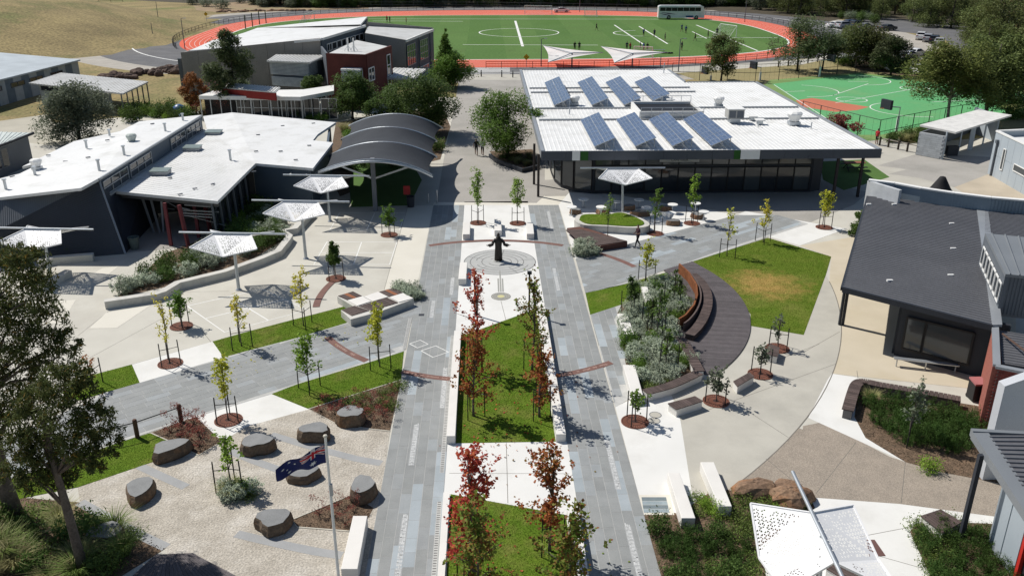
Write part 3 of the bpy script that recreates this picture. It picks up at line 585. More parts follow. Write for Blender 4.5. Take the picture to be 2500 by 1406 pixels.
for x0, x1, mm in [(P(1395, 375, 4.2).x, P(1414, 375, 4.2).x, M_white_p), (P(1415, 375, 4.2).x, P(1434, 375, 4.2).x, mat('fascia_green', (0.03, 0.11, 0.02))), (P(1806, 375, 4.2).x, P(1853, 375, 4.2).x, M_white_p), (P(1790, 375, 4.2).x, P(1805, 375, 4.2).x, mat('fascia_green', (0.03, 0.11, 0.02)))]:
    MB().box(((x0 + x1) / 2, cy0 - .02, ZR - FD / 2 + .01), (x1 - x0, .05, FD + .02)).build('fascia_panel', mm, cafe)
m = MB(); m.box((cx0 + .15, (cy0 + cy1) / 2 + .1, ZR - .26), (.3, cy1 - cy0 - .35, .62)); m.box((cx1 - .12, (cy0 + 105.5) / 2, ZR - .3), (.24, 105.5 - cy0 - .3, .72)); m.box(((cx0 + 24) / 2, cy1 - .12, ZR - .3), (24 - cx0 - .6, .24, .7)); m.box((24.1, 111, ZR - .3), (.24, 10.6, .7)); m.box((28.4, 105.6, ZR - .3), (8.2, .24, .7)); m.build('roof_edge', M_flash, cafe)
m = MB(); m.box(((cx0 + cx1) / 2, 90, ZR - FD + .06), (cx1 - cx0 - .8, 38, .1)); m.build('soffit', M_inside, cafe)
# glazed ground floor with a rounded corner
fl = P(1400, 470); pts = [(6.2, 116)] + [(6.2, 80), (6.3, 77.2), (6.75, 75.2), (7.7, 73.9), (9.2, 73.2)] + [(11, 73.1), (28.4, 73.2), (29.4, 73.7), (29.8, 75), (29.8, 105)]
m = MB()
for a, c in zip(pts[:-1], pts[1:]): wall(m, a, c, 0, ZR - FD, th=.15)
m.build('wall', M_char, cafe)
for i in range(13):
    x0 = 9.4 + i * 1.45; window(cafe, (x0, 73.04), (x0 + 1.4, 73.04), 2.55, 3.6, 1, 1, M_black, M_glassb, .05, 'window')
    window(cafe, (x0, 73.04), (x0 + 1.4, 73.04), .25, 2.3, 1, 1, M_black, M_glass if i % 3 else M_glassb, .06, 'window')
for a, c in zip(pts[1:5], pts[2:6]):
    a = Vector(a); c = Vector(c); d = (c - a).normalized(); n = Vector((d.y, -d.x)); window(cafe, a + n * .08 + d * .05, c + n * .08 - d * .05, .3, 3.2, 1, 1, M_black, M_glassb, .06, 'window')
for x, y in [(4.45, 72.4), (4.3, 76.4), (29.5, 70.6), (32.0, 71.5)]: MB().box((x, y, 1.86), (.2, .2, 3.72)).build('column', mat('rusty_dark_column', (0.05, 0.042, 0.04)), cafe)
sg = MB().box((16.6, 72.75, 3.05), (3.4, .08, .34)).build('sign_board', mat('sign_board_grey', (0.55, 0.55, 0.53)), cafe)
cu = bpy.data.curves.new('sign_lettering', 'FONT'); cu.body = 'CAFETERIA'; cu.size = .3; cu.align_x = 'CENTER'; cu.align_y = 'CENTER'; cu.extrude = .004; cu.materials.append(M_black)
o = text_mesh('sign_lettering', cu); o.parent = sg; o.location = Vector((16.6, 72.70, 3.05)) - ORG[cafe.name]; o.rotation_euler = (R(90), 0, 0)
m = MB()
for y in (cy0 + 1.2,): pass
# roof well with its rail
well = MB(); x0, x1, y0, y1 = 14.9, 20.95, 83.4, 88.6
for a, c in [((x0, y0), (x1, y0)), ((x1, y0), (x1, y1)), ((x1, y1), (x0, y1)), ((x0, y1), (x0, y0))]: wall(well, a, c, ZR, ZR + .7, th=.2)
wo = well.build('roof_well', M_white_p, cafe); MB().box(((x0 + x1) / 2, (y0 + y1) / 2, ZR + .42), (x1 - x0 - .2, y1 - y0 - .2, .1)).build('well_floor', M_black, wo)
for a, c in [((x0, y0 - .3), (x1, y0 - .3)), ((x0 + .3, y1 + 1), (x1 + .2, y1 + 1))]:
    m = MB()
    for z in (ZR + .55, ZR + 1.1): m.tube([(a[0], a[1], z), (c[0], c[1], z)], .03, 6)
    for i in range(7): x = a[0] + (c[0] - a[0]) * i / 6; m.tube([(x, a[1], ZR), (x, a[1], ZR + 1.1)], .03, 6)
    m.build('guard_rail', M_galv, cafe)
# solar arrays: things on the roof
M_cell = mat('solar_cell', (0.085, 0.125, 0.215), (0.105, 0.15, 0.245), 1.2, 0.25, spec=0.6, isl=0.18, grain=0.1, gscale=8, coord='obj')
def solar(x, y0, y1, wdt, label):
    t = thing('solar_array', label, 'solar panel', (x + wdt / 2, (y0 + y1) / 2, ZR), 'solar arrays on the cafeteria roof')
    nl = 8; zl, zh_ = ZR + .2, ZR + .92; L0 = (y1 - y0) / nl; tw = math.hypot(wdt, zh_ - zl) / 2; ang = math.atan2(zh_ - zl, wdt)
    if 'solar_module' not in MESHCACHE:
        q = MB(); q.box((0, 0, 0), (.98, .98, .04)); me = bpy.data.meshes.new('solar_module'); me.from_pydata(q.v, [], q.f); me.materials.append(mat('module_frame', (0.45, 0.48, 0.52), None, 2, 0.4, metal=.4)); MESHCACHE['solar_module'] = me
        q = MB()
        for i in range(3):
            for j in range(6):
                a, b_ = -.475 + i * .95 / 3 + .008, -.475 + j * .95 / 6 + .006; q.face([(a, b_, .025), (a + .95 / 3 - .016, b_, .025), (a + .95 / 3 - .016, b_ + .95 / 6 - .012, .025), (a, b_ + .95 / 6 - .012, .025)])
        me = bpy.data.meshes.new('cell_sheet'); me.from_pydata(q.v, [], q.f); me.materials.append(M_cell); MESHCACHE['cell_sheet'] = me
    for i in range(2):
        for j in range(nl):
            s = (i + .5) / 2; loc = (x + wdt * s, y0 + (j + .5) * L0, zl + (zh_ - zl) * s)
            o = inst('solar_module', MESHCACHE['solar_module'], t, loc, rot=(0, -ang, 0), scale=(tw, L0, 1)); c = bpy.data.objects.new('cell_sheet', MESHCACHE['cell_sheet']); COL.objects.link(c); c.parent = o
    fr = MB()
    for j in range(5):
        y = y0 + .2 + (y1 - y0 - .4) * j / 4; fr.beam((x + .1, y, zl - .05), (x + wdt - .05, y, zh_ - .06), .05, .05); fr.beam((x + wdt - .1, y, ZR), (x + wdt - .1, y, zh_ - .06), .05, .05); fr.beam((x + .1, y, ZR), (x + .1, y, zl), .05, .05); fr.beam((x + wdt * .55, y, ZR), (x + wdt * .55, y, zl + (zh_ - zl) * .5), .05, .05)
    fr.build('support_frame', M_galv, t); return t
ordn = ['leftmost', 'second from left', 'third from left', 'rightmost']
for i, x in enumerate((8.95, 12.35, 15.45, 18.7)): solar(x, 70.8, 82.0, 1.75, 'blue tilted solar array in the front row on the cafeteria roof, ' + ordn[i])
for i, x in enumerate((7.0, 10.9, 14.25, 17.7)): solar(x, 89.6 if i < 3 else 92, 104.4, 1.75, 'blue tilted solar array in the rear row on the cafeteria roof, ' + ordn[i])
def roof_vent(loc, label, s=1.0, group='vents on the cafeteria roof', m_=None):
    t = thing('roof_vent', label, 'vent', loc, group); x, y, z = loc
    MB().box((x, y, z + .12 * s), (.8 * s, .7 * s, .24 * s)).build('vent_base', M_galv, t)
    MB().lathe([(.30 * s, .24 * s), (.36 * s, .3 * s), (.58 * s, .78 * s), (.56 * s, .86 * s), (.40 * s, .98 * s), (.05, 1.02 * s)], loc, 8).build('vent_cowl', m_ or M_white_p, t); return t
roof_vent((24.1, 89.7, ZR), 'white flared roof vent behind the roof well on the cafeteria'); roof_vent((28.8, 80.2, ZR), 'large white flared roof vent near the right edge of the cafeteria roof', 1.25)
roof_vent((9.3, 91.0, ZR), 'white flared roof vent beside the leftmost rear solar array', .95)
for loc, lb in [((25.7, 80.6, ZR), 'small low white vent box right of the cooling unit'), ((25.5, 82.4, ZR), 'small grey vent box behind the low white vent on the cafeteria roof'), ((19.5, 91.8, ZR), 'small low vent behind the roof well rail')]:
    t = thing('vent_box', lb, 'vent', loc, 'vents on the cafeteria roof'); MB().box((loc[0], loc[1], loc[2] + .15), (.5, .45, .3)).build('vent_base', M_galv, t); MB().slab([(loc[0] - .42, loc[1] - .36, loc[2] + .42), (loc[0] + .42, loc[1] - .36, loc[2] + .42), (loc[0] + .42, loc[1] + .36, loc[2] + .46), (loc[0] - .42, loc[1] + .36, loc[2] + .46)], .1).build('vent_cap', M_white_p, t)
t = thing('cooling_unit', 'boxy grey evaporative cooling unit on the cafeteria roof', 'air conditioner', (23.5, 81.5, ZR)); MB().box((23.5, 81.5, ZR + .2), (1.0, .9, .4)).build('unit_base', M_galv, t); MB().box((23.5, 81.5, ZR + .85), (1.5, 1.3, .85)).build('unit_body', mat('cooler_grey', (0.42, 0.42, 0.40)), t)
for k in (-1, 1): MB().box((23.5 + k * .36, 81.5 - .66, ZR + .85), (.6, .03, .65)).build('louvre_panel', M_slate, t)
MB().slab([(22.7, 80.8, ZR + 1.36), (24.3, 80.8, ZR + 1.36), (24.3, 82.2, ZR + 1.36), (22.7, 82.2, ZR + 1.36)], .08).build('unit_lid', M_white_p, t)
for x, y, h, lb in [(29.8, 78.4, .5, 'short pipe stub right of the large flared vent'), (25.2, 79.4, .35, 'tiny pipe stub in front of the low white vent box'), (8.3, 86, .6, 'thin pipe between the two solar rows on the left'), (22.9, 113, 1.2, 'dark roof exhaust pipe at the back notch of the cafeteria roof')]:
    o = MB().tube([(x, y, ZR), (x, y, ZR + h), (x + .05, y, ZR + h + .06)], [.06, .06, .09], 8).build('roof_pipe', M_galv, org=(x, y, ZR)); tag(o, lb, 'pipe', 'pipes on the cafeteria roof')

# ---------------------------------------------------------------- left classroom block: two white roofs with a clerestory between
blk = thing('classroom_building', 'classroom block with two folded white roofs and a dark leaning wedge wall', 'building', (-24, 72, 0))
zb = 3.45
rr_ = [P(283, 467, zb), P(531, 491, zb), P(624, 399, zb + .1), P(764, 411, zb + .1), P(813, 348, zb + .15), P(764, 343, zb + .15), P(776, 328, zb + .15), P(820, 299, zb + .2), P(567, 275, zb + .5), P(496, 284, zb + .4), P(505, 315, zb + .1)]
m = MB().slab(rr_, .22); m.build('lower_roof', M_roofw, blk)
m = MB()   # standing ribs of the lower roof (run across the fall)
def rib(a, b_, h=.018): m.beam(a + Vector((0, 0, h / 2)), b_ + Vector((0, 0, h / 2)), .05, h)
A, B, C, D = rr_[0], rr_[1], rr_[2], rr_[10]
for i in range(1, 40):
    t = i / 40; rib(A.lerp(D, t), B.lerp(C, t) if t < .999 else C)
m.build('roof_rib', M_roofw, blk)['kind'] = 'stuff'
lr = [P(491, 281, 5.0), P(340, 297, 4.85), P(293, 321, 4.7), P(181, 345, 4.45), P(54, 407, 4.1), P(105, 396, 4.25), P(48, 424, 4.15), P(0, 436, 4.1), P(-60, 452, 4.0), P(-60, 496, 4.1), P(0, 482, 4.25), P(198, 459, 4.85), P(240, 436, 5.0)]
MB().slab(lr, .2).build('upper_roof', M_roofw, blk)
cA, cB = P(240, 436, 5.0), P(491, 281, 5.0)
# clerestory wall (faces right) with banks of windows
m = MB(); m.face([(cA.x, cA.y, zb - .3), (cA.x, cA.y, 4.95), (cB.x, cB.y, 4.95), (cB.x, cB.y, zb - .1)]); m.face([(cA.x - .2, cA.y, zb - .3), (cA.x - .2, cA.y, 4.8), (cB.x - .2, cB.y, 4.8), (cB.x - .2, cB.y, zb)]); m.build('clerestory_wall', M_navy, blk)
d = (Vector(w2(cB)) - Vector(w2(cA))); 
for t0, t1, nx in [(.02, .21, 3), (.23, .42, 3), (.62, .78, 3), (.80, .965, 3)]:
    a = Vector(w2(cA)) + d * t0; c = Vector(w2(cA)) + d * t1; window(blk, a + Vector((.03, 0)), c + Vector((.03, 0)), 3.62, 4.62, nx, 2, M_flash, M_glass, .07, 'clerestory_window')
m = MB(); m.beam((cA.x + .08, cA.y, 3.48), (cB.x + .08, cB.y, 3.55), .16, .16); m.beam((cA.x + .03, cA.y, 4.93), (cB.x + .03, cB.y, 4.93), .12, .14); m.build('flashing', M_flash, blk)
# leaning wedge wall, clad in dark corrugated sheet: a lighter upper facet and a dark lower one
wt, wb, wl, wtl, wf = P(240, 437, 4.9), P(306, 620, 0), P(-60, 652, 0), P(-60, 497, 3.95), P(-60, 590, 1.9)
def clad(m, A, B, C, D, n, dep):
    """ribs parallel to A-D between edges AB and DC"""
    A, B, C, D = map(Vector, (A, B, C, D)); nn = (B - A).cross(D - A).normalized(); nn = nn if nn.y < 0 else -nn
    m.face([A, B, C, D])
    for i in range(n):
        t0, t1 = (i + .25) / n, (i + .75) / n; a, b_, c, d_ = A.lerp(B, t0), A.lerp(B, t1), D.lerp(C, t1), D.lerp(C, t0); k = len(m.v); m.v += [tuple(x) for x in (a, b_, c, d_)] + [tuple(x + nn * dep) for x in (a, b_, c, d_)]
        m.f += [(k + 4, k + 5, k + 6, k + 7), (k, k + 1, k + 5, k + 4), (k + 1, k + 2, k + 6, k + 5), (k + 2, k + 3, k + 7, k + 6), (k + 3, k, k + 4, k + 7)]
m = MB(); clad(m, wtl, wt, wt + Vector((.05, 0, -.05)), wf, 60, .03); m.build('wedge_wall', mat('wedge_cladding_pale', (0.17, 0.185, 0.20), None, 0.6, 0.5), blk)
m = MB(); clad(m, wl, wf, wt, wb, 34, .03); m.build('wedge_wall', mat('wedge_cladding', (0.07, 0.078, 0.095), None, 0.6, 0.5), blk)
m = MB(); m.beam(wt, wb, .12, .12); m.build('edge_flashing', M_flash, blk)
m = MB(); m.face([wb, wt, (cA.x + .01, cA.y + 2.2, 3.3)]); m.face([wb, (cA.x + .01, cA.y + 2.2, 3.3), (-26.9, 67.5, 3.3), (-26.3, 67.5, 0)]); m.build('side_wall', M_char, blk)
# lower walls
def under(p, dx, dy): return (p.x + dx, p.y + dy)
m = MB(); q = [under(rr_[2], -.3, .4), under(rr_[3], -.4, .4), under(rr_[4], -.5, -.3), under(rr_[7], -.6, -.3)]
for a, c in zip(q[:-1], q[1:]): wall(m, a, c, 0, 3.3, th=.2)
m.build('wall', M_navy, blk)
m = MB(); corr_wall(m, q[0], q[1], 0.1, 3.2, 3.2, .3, .03); m.build('wall_cladding', M_navy, blk)
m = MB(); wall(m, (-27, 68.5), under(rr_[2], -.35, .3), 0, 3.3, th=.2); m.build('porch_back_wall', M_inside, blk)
side = [under(rr_[1], -.5, .5), under(rr_[2], -.5, .3)]
m = MB(); wall(m, side[0], side[1], 0, .25, th=.2); m.build('porch_plinth', M_slate, blk)
for i in range(7):
    t = i / 6; x = side[0][0] + (side[1][0] - side[0][0]) * t; y = side[0][1] + (side[1][1] - side[0][1]) * t
    MB().beam((x, y, 0), (x - .1, y, 3.25), .12, .14).build('porch_stud', M_slate, blk)
m = MB(); wall(m, (side[0][0] - .25, side[0][1] + .4), (side[1][0] - .25, side[1][1]), .3, 3.2, th=.04); m.build('porch_glazing', M_glass, blk)
m = MB(); m.slab([P(283, 470, zb - .22), P(531, 494, zb - .22), P(531, 494, zb - .22) + Vector((0, .25, 0)), P(283, 470, zb - .22) + Vector((0, .25, 0))], .35); m.build('porch_beam', mat('porch_beam_grey', (0.12, 0.12, 0.12)), blk)
for (u0, v0, u1, v1) in [(418, 600, 414, 0), (461, 606, 444, 0), (486, 580, 484, 0), (516, 575, 508, 0)]:
    b0 = P(u0, v0); MB().beam(b0, (b0.x - (.35 if u0 in (461, 516) else .12), b0.y + .3, 3.15), .22, .22).build('red_post', M_redpost, blk)
for u0, v0, dx in [(390, 568, -.5), (376, 568, -.7), (400, 566, .1), (535, 575, -.25)]:
    b0 = P(u0, v0); MB().beam(b0, (b0.x + dx, b0.y + .4, 3.15), .13, .13).build('grey_post', M_flash, blk)
for k in range(7):
    z = 3.05 - k * .2; x0 = -22.6 + (k * 37 % 5) * .12; x1 = -19.6 - (k * 53 % 4) * .25 - (1.3 if k == 3 else 0)
    MB().beam((x0, 61.9, z), (x1, 61.5, z - .05), .07, .08).build('timber_batten', M_flash, blk)
for a, c in [((-25.2, 64, 2.9), (-22, 62, 2.0)), ((-22, 62.2, 1.7), (-19.4, 62, 1.0)), ((-25.6, 65, 3.0), (-22.3, 62.4, 3.0)), ((-24.9, 65, 1.5), (-23.9, 64.6, 1.5))]: MB().beam(a, c, .05, .05).build('brace', M_flash, blk)
porch = sheet('porch_floor', [tuple(wb[:2]), (-27, 68), (-19, 70), (-18.7, 61), tuple(P(470, 603)[:2]), tuple(P(310, 617)[:2])], 3, M_avenue)
def flue(u, v, z, h, lb, grp='flues on the classroom roof'):
    p = P(u, v, z); o = MB().tube([p, p + Vector((0, 0, h))], .1, 8).lathe([(.16, h), (.16, h + .08)], p, 8).build('roof_flue', M_galv, org=p); tag(o, lb, 'flue', grp)
for u, v, z, h, lb in [(243, 418, 4.9, .8, 'grey roof flue nearest the clerestory windows on the classroom roof'), (304, 381, 4.9, .75, 'grey roof flue second along the clerestory edge'), (404, 321, 4.95, .65, 'grey roof flue third along the clerestory edge'), (447, 295, 4.95, .6, 'grey roof flue at the far end of the clerestory edge'), (212, 362, 4.6, .6, 'grey roof flue left of the cowl on the upper classroom roof'), (268, 332, 4.75, .5, 'grey roof flue at the rear edge of the upper classroom roof'), (86, 428, 4.3, .6, 'grey roof flue beside the lower left cowl'), (15, 463, 4.2, .7, 'grey roof flue at the left edge of the frame'), (563, 391, 3.55, .8, 'thin dark pipe standing alone on the lower white roof')]: flue(u, v, z, h, lb)
p = P(323, 350, 4.75); roof_vent(p, 'grey green flared vent on the upper classroom roof', .8, 'vents on the classroom roof', mat('vent_green', (0.5, 0.55, 0.52))); p = P(91, 413, 4.3); roof_vent(p, 'white flared vent at the left end of the classroom roof', .8, 'vents on the classroom roof')
for u, v, lb in [(522, 324, 'grey skylight hatch at the far end of the clerestory'), (470, 362, 'grey skylight hatch midway along the clerestory'), (392, 419, 'grey skylight hatch nearest the camera below the clerestory')]:
    p = P(u, v, zb + .25); t = thing('skylight', lb, 'skylight', p, 'skylights on the classroom roof'); MB().box((p.x, p.y, p.z - .05), (1.35, 1.0, .24)).build('kerb', M_flash, t); MB().slab([(p.x - .72, p.y - .55, p.z + .14), (p.x + .72, p.y - .55, p.z + .14), (p.x + .72, p.y + .55, p.z + .2), (p.x - .72, p.y + .55, p.z + .2)], .06).build('skylight_pane', mat('skylight_green', (0.24, 0.29, 0.27), None, 2, .3), t)
t = thing('floodlight', 'white round floodlight on the dark blue recess wall of the classroom block', 'lamp', (-16.2, 69.3, 2.9)); MB().lathe([(.05, 0), (.16, .02), (.18, .1), (.05, .16)], (-15.9, 69.25, 2.85), 10).build('lamp_head', M_white_p, t); MB().beam((-15.9, 69.3, 2.95), (-15.9, 69.6, 3.05), .05, .05).build('bracket', M_galv, t)

_r = random.Random(2)
for u, v, z in [(85, 445, 4.2), (30, 432, 4.1), (160, 395, 4.4), (118, 380, 4.3), (215, 385, 4.7), (262, 343, 4.75), (372, 303, 4.9), (630, 330, 3.7), (690, 308, 3.7), (765, 302, 3.65), (625, 370, 3.65), (755, 356, 3.6), (722, 391, 3.6), (476, 461, 3.5), (440, 475, 3.5), (415, 435, 3.5), (520, 450, 3.5), (620, 420, 3.55), (685, 370, 3.6)]:
    p = P(u, v, z + .03); MB().box((p.x, p.y, p.z + .03), (.34, .1, .07), _r.random()).build('roof_anchor', M_slate, blk)
# ---------------------------------------------------------------- sports hall (precast hall, red wing, glazed end)
gym = thing('sports_hall', 'large grey concrete sports hall with white roof and dark red wing', 'building', (-28, 135, 0))
hFL = P(442, 128.3, 5.7); hFR = P(781.4, 93.4, 8.0); e1 = (Vector(w2(hFR)) - Vector(w2(hFL))).normalized(); e2 = Vector((-e1.y, e1.x))
if e2.y < 0: e2 = -e2
hC = P(888, 62.5, 8.0); hD = P(896, 41.5, 8.7)
roofA = [P(463, 124.2, 5.75), P(781, 95.5, 7.95), P(888, 62, 8.0), P(880, 60.5, 8.3), P(896, 41.8, 8.7), P(760, 55, 7.6), P(628, 69, 6.6), P(598, 80, 6.3), P(572, 88, 6.1), P(524, 97, 5.9)]
MB().slab(roofA, .25).build('roof', M_roofw, gym)
m = MB()
nP = 8
for i in range(nP):
    a = hFL.lerp(hFR, i / nP); c = hFL.lerp(hFR, (i + 1) / nP); mm = MB(); g = (c - a).normalized() * .02; wall(mm, a + g, c - g, 0, a.z, c.z, th=.3); mm.build('precast_panel', M_prec, gym)
m = MB(); bl = P(524, 97, 5.9); wall(m, (hFL.x + .1, hFL.y + .3), (bl.x, bl.y), 0, 5.6, th=.25); wall(m, bl, P(628, 69, 6.6), 0, 5.6, 6.3, th=.25); wall(m, P(628, 69, 6.6), P(896, 41.8, 8.7), 0, 6.3, 8.4, th=.25); m.build('wall', M_prec, gym)
a, c = Vector(w2(hFR)) + e2 * .2, Vector(w2(hC)); m = MB(); wall(m, a, c, 0, 7.75, 7.75, th=.2); wall(m, c, (P(896, 43, 8.5).x, P(896, 43, 8.5).y), 0, 8.0, 8.4, th=.2); m.build('side_wall', M_navy, gym)
for i in range(8):
    t0 = .10 + i * .108; p0 = a.lerp(c, t0); p1 = a.lerp(c, t0 + .095); window(gym, p0 + e1 * .11, p1 + e1 * .11, 6.0, 6.95, 1 if i else 2, 1, M_white_p, M_glass, .1, 'clerestory_window')
m = MB(); m.beam((a.x + .2, a.y - .3, 7.86), (c.x + .2, c.y, 7.9), .3, .32); m.build('gutter', M_white_p, gym)
for u, v, z in [(450, 128, 0)]: MB().box((hFL.x - .5, hFL.y + .6, 2.4), (.5, .5, 4.8)).build('downpipe', M_slate, gym)
# glazed end block on the right
gr = [P(891, 82, 7.35), P(989, 99.5, 6.5), P(1056, 72.5, 6.6), P(898, 64, 7.6)]
MB().slab(gr, .3).build('end_roof', M_roofg, gym)
m = MB(); wall(m, gr[0], gr[1], 0, 7.4, 6.6, th=.25); m.build('end_wall', M_prec, gym)
m = MB(); wall(m, gr[1] + Vector((-.05, .2, 0)), gr[2], 0, 6.3, 6.4, th=.25); m.build('end_wall', M_navy, gym)
m = MB(); wall(m, (gr[3].x, gr[3].y + .1), (gr[2].x, gr[2].y + .1), 0, 8.2, 6.9, th=.25); m.build('parapet', M_prec, gym)
m = MB(); m.beam(gr[1] + Vector((.12, .1, -.1)), gr[2] + Vector((.12, 0, -.1)), .25, .36); m.build('gutter', M_white_p, gym)
d_ = (Vector(w2(gr[2])) - Vector(w2(gr[1]))); off = Vector((d_.y, -d_.x)).normalized() * .14; s0 = Vector(w2(gr[1])) + off
for t0, t1 in [(.02, .30), (.47, .76)]: window(gym, s0 + d_ * t0, s0 + d_ * t1, 2.7, 5.7, 4, 3, M_flash, M_glass, .1, 'window')
window(gym, s0 + d_ * .45, s0 + d_ * .78, .3, 1.7, 4, 1, M_white_p, M_glassb, .1, 'window')
for t in (.40, .84): p = s0 + d_ * t; MB().tube([(p.x + .1, p.y, 0), (p.x + .1, p.y, 6.2)], .09, 6).build('downpipe', M_slate, gym)
# red wing
rz = 7.0; rC = P(892.5, 133.7, rz); rL = P(797, 130.5, rz); rB = P(954, 112, rz); rBL = P(870, 96, rz)
MB().slab([rL + Vector((0, .2, -.15)), rC + Vector((-.2, .2, -.15)), rB + Vector((-.2, 0, -.15)), rBL + Vector((0, 0, -.15))], .2).build('wing_roof', M_roofg, gym)
m = MB(); wall(m, rL, rC, 0, rz, th=.25); wall(m, rC + Vector((0, .1, 0)), rB, 0, rz, th=.25); m.build('red_wall', M_red, gym)
m = MB(); wall(m, (rL.x, rL.y + .1), (hFR.x, hFR.y + .1), 0, 7.0, th=.25); m.build('link_wall', M_slate, gym)
d_ = Vector(w2(rB)) - Vector(w2(rC)); off = Vector((d_.y, -d_.x)).normalized() * .14; s0 = Vector(w2(rC)) + off
window(gym, s0 + d_ * .03, s0 + d_ * .24, 3.6, 5.2, 2, 1, M_white_p, M_glass, .14, 'window'); window(gym, s0 + d_ * .03, s0 + d_ * .22, .6, 2.0, 2, 1, M_white_p, M_glass, .14, 'window'); window(gym, s0 + d_ * .76, s0 + d_ * .9, 2.0, 6.0, 1, 3, M_white_p, M_glass, .12, 'window')
# sun hood over the front window of the red wing
fdir = (Vector(w2(rC)) - Vector(w2(rL))).normalized(); fn = Vector((fdir.y, -fdir.x)); p0 = Vector(w2(rL)) + fdir * 2.2; p1 = Vector(w2(rC)) - fdir * .5
hd = MB().slab([(p0.x, p0.y, 5.35), (p1.x, p1.y, 5.35), (p1.x + fn.x * .9, p1.y + fn.y * .9, 5.25), (p0.x + fn.x * .9, p0.y + fn.y * .9, 5.25)], .2).build('sun_hood', M_white_p, gym)
for k in range(7):
    z = 5.0 - k * .2; MB().beam((p0.x + fn.x * .8, p0.y + fn.y * .8, z), (p1.x + fn.x * .8, p1.y + fn.y * .8, z), .06, .13).build('louvre_blade', mat('louvre_paint', (0.42, 0.47, 0.50)), hd)
window(gym, p0 + fn * .14, p1 + fn * .14, 3.6, 5.2, 5, 1, M_white_p, M_glass, .1, 'window')
for k in (0, 1):
    p = P(850 + k * 14, 123 - k * .3, rz); f = MB().tube([(p.x, p.y, rz - .2), (p.x, p.y, rz + 1.5)], .1, 8).beam((p.x - .5, p.y, rz - .1), (p.x, p.y, rz + .6), .05, .05).beam((p.x + .5, p.y, rz - .1), (p.x, p.y, rz + .6), .05, .05).build('roof_flue', M_white_p, gym)
# entry canopy on the right
ca = [P(935, 190, 3.1), P(1012, 192, 3.1), P(1040, 169, 3.3), P(962, 166, 3.3)]
m = MB(); ribbed(m, ca[0], ca[1], ca[2], ca[3], .5, .05, .5, .25); m.build('entry_canopy', M_roofg, gym)
for q in (ca[1],): MB().tube([(q.x - .4, q.y + .4, 0), (q.x - .4, q.y + .4, 3)], .08, 8).build('canopy_post', M_galv, gym)
# louvred box in front of the hall
lz = 5.7; la, lb_, lc, ld = P(651, 148.5, lz), P(757, 153, lz), P(795, 135.5, lz + .25), P(673, 134, lz + .25)
m = MB(); ribbed(m, la, lb_, lc, ld, .45, .06, .5, .2); m.build('box_roof', M_roofg, gym)
lw = [Vector((la.x + .3, la.y + .3)), Vector((lb_.x - .3, lb_.y + .3)), Vector((lc.x - .5, lc.y)), Vector((ld.x, ld.y))]
zlo = 2.5; m = MB(); wall(m, lw[0] + Vector((.3, .3)), lw[1] + Vector((-.3, .3)), zlo, lz - .3); wall(m, lw[1] + Vector((-.3, .3)), lw[2], zlo, lz - .3); wall(m, lw[0] + Vector((.3, .3)), lw[3], zlo, lz - .3); m.build('box_wall', M_slate, gym)
for k in range(9):
    z = lz - .35 - k * .17
    for s_, e_ in ((0, 1), (1, 2)): MB().beam((lw[s_].x, lw[s_].y, z), (lw[e_].x if e_ == 1 else lw[1].x * .4 + lw[2].x * .6, lw[e_].y if e_ == 1 else lw[1].y * .4 + lw[2].y * .6, z), .07, .11).build('louvre_blade', mat('louvre_paint', (0.42, 0.47, 0.50)), gym)
for k in range(8):
    z = lz - 2.1 - k * .15; MB().beam((lw[0].x + .1, lw[0].y - .1, z), (lw[1].x - .6, lw[1].y - .1, z), .07, .1).build('louvre_blade', mat('louvre_paint', (0.42, 0.47, 0.50)), gym)
# low red roof strip and white verandah with its columns
ra = P(540, 214, 3.9); rb_ = P(672, 226, 3.9); m = MB(); ribbed(m, ra, rb_, rb_ + Vector((.3, 1.6, .3)), ra + Vector((.3, 1.6, .3)), .4, .06, .5, .1); m.build('low_roof', M_roofg, gym)
m = MB(); wall(m, ra + Vector((0, .25, 0)), rb_ + Vector((0, .25, 0)), 2.9, 3.8, th=.2); m.build('low_wall', mat('red_fascia', (0.30, 0.035, 0.03)), gym)
va, vb, vc = P(485, 234, 3.1), P(733, 237, 3.1), P(815, 222, 3.1); vd, ve, vf = P(815, 208, 3.15), P(740, 219, 3.2), P(520, 222, 3.2)
MB().slab([va, vb, vc, vd, ve, vf], .45).build('verandah_roof', M_white_p, gym)
for i in range(11):
    t = i / 10; p = va.lerp(vb, t) if t < 1 else vb; MB().tube([(p.x, p.y + .35, 0), (p.x, p.y + .35, 2.7)], .06, 6).build('verandah_post', M_galv, gym)
for k in range(3): p = vb.lerp(vc, (k + 1) / 3.3); MB().tube([(p.x, p.y + .2, 0), (p.x, p.y + .2, 2.7)], .06, 6).build('verandah_post', M_galv, gym)
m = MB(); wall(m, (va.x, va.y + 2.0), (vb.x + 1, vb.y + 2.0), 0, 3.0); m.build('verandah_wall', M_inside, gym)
dd = Vector((vb.x - va.x, vb.y - va.y)).normalized(); nn_ = Vector((dd.y, -dd.x)) * .12
for i in range(6):
    p = Vector((va.x, va.y + 2.0)) + dd * (4 + i * 2.1) + nn_; window(gym, p, p + dd * 1.9, .2, 2.6, 2, 2, M_galv, M_glass, .07, 'window')

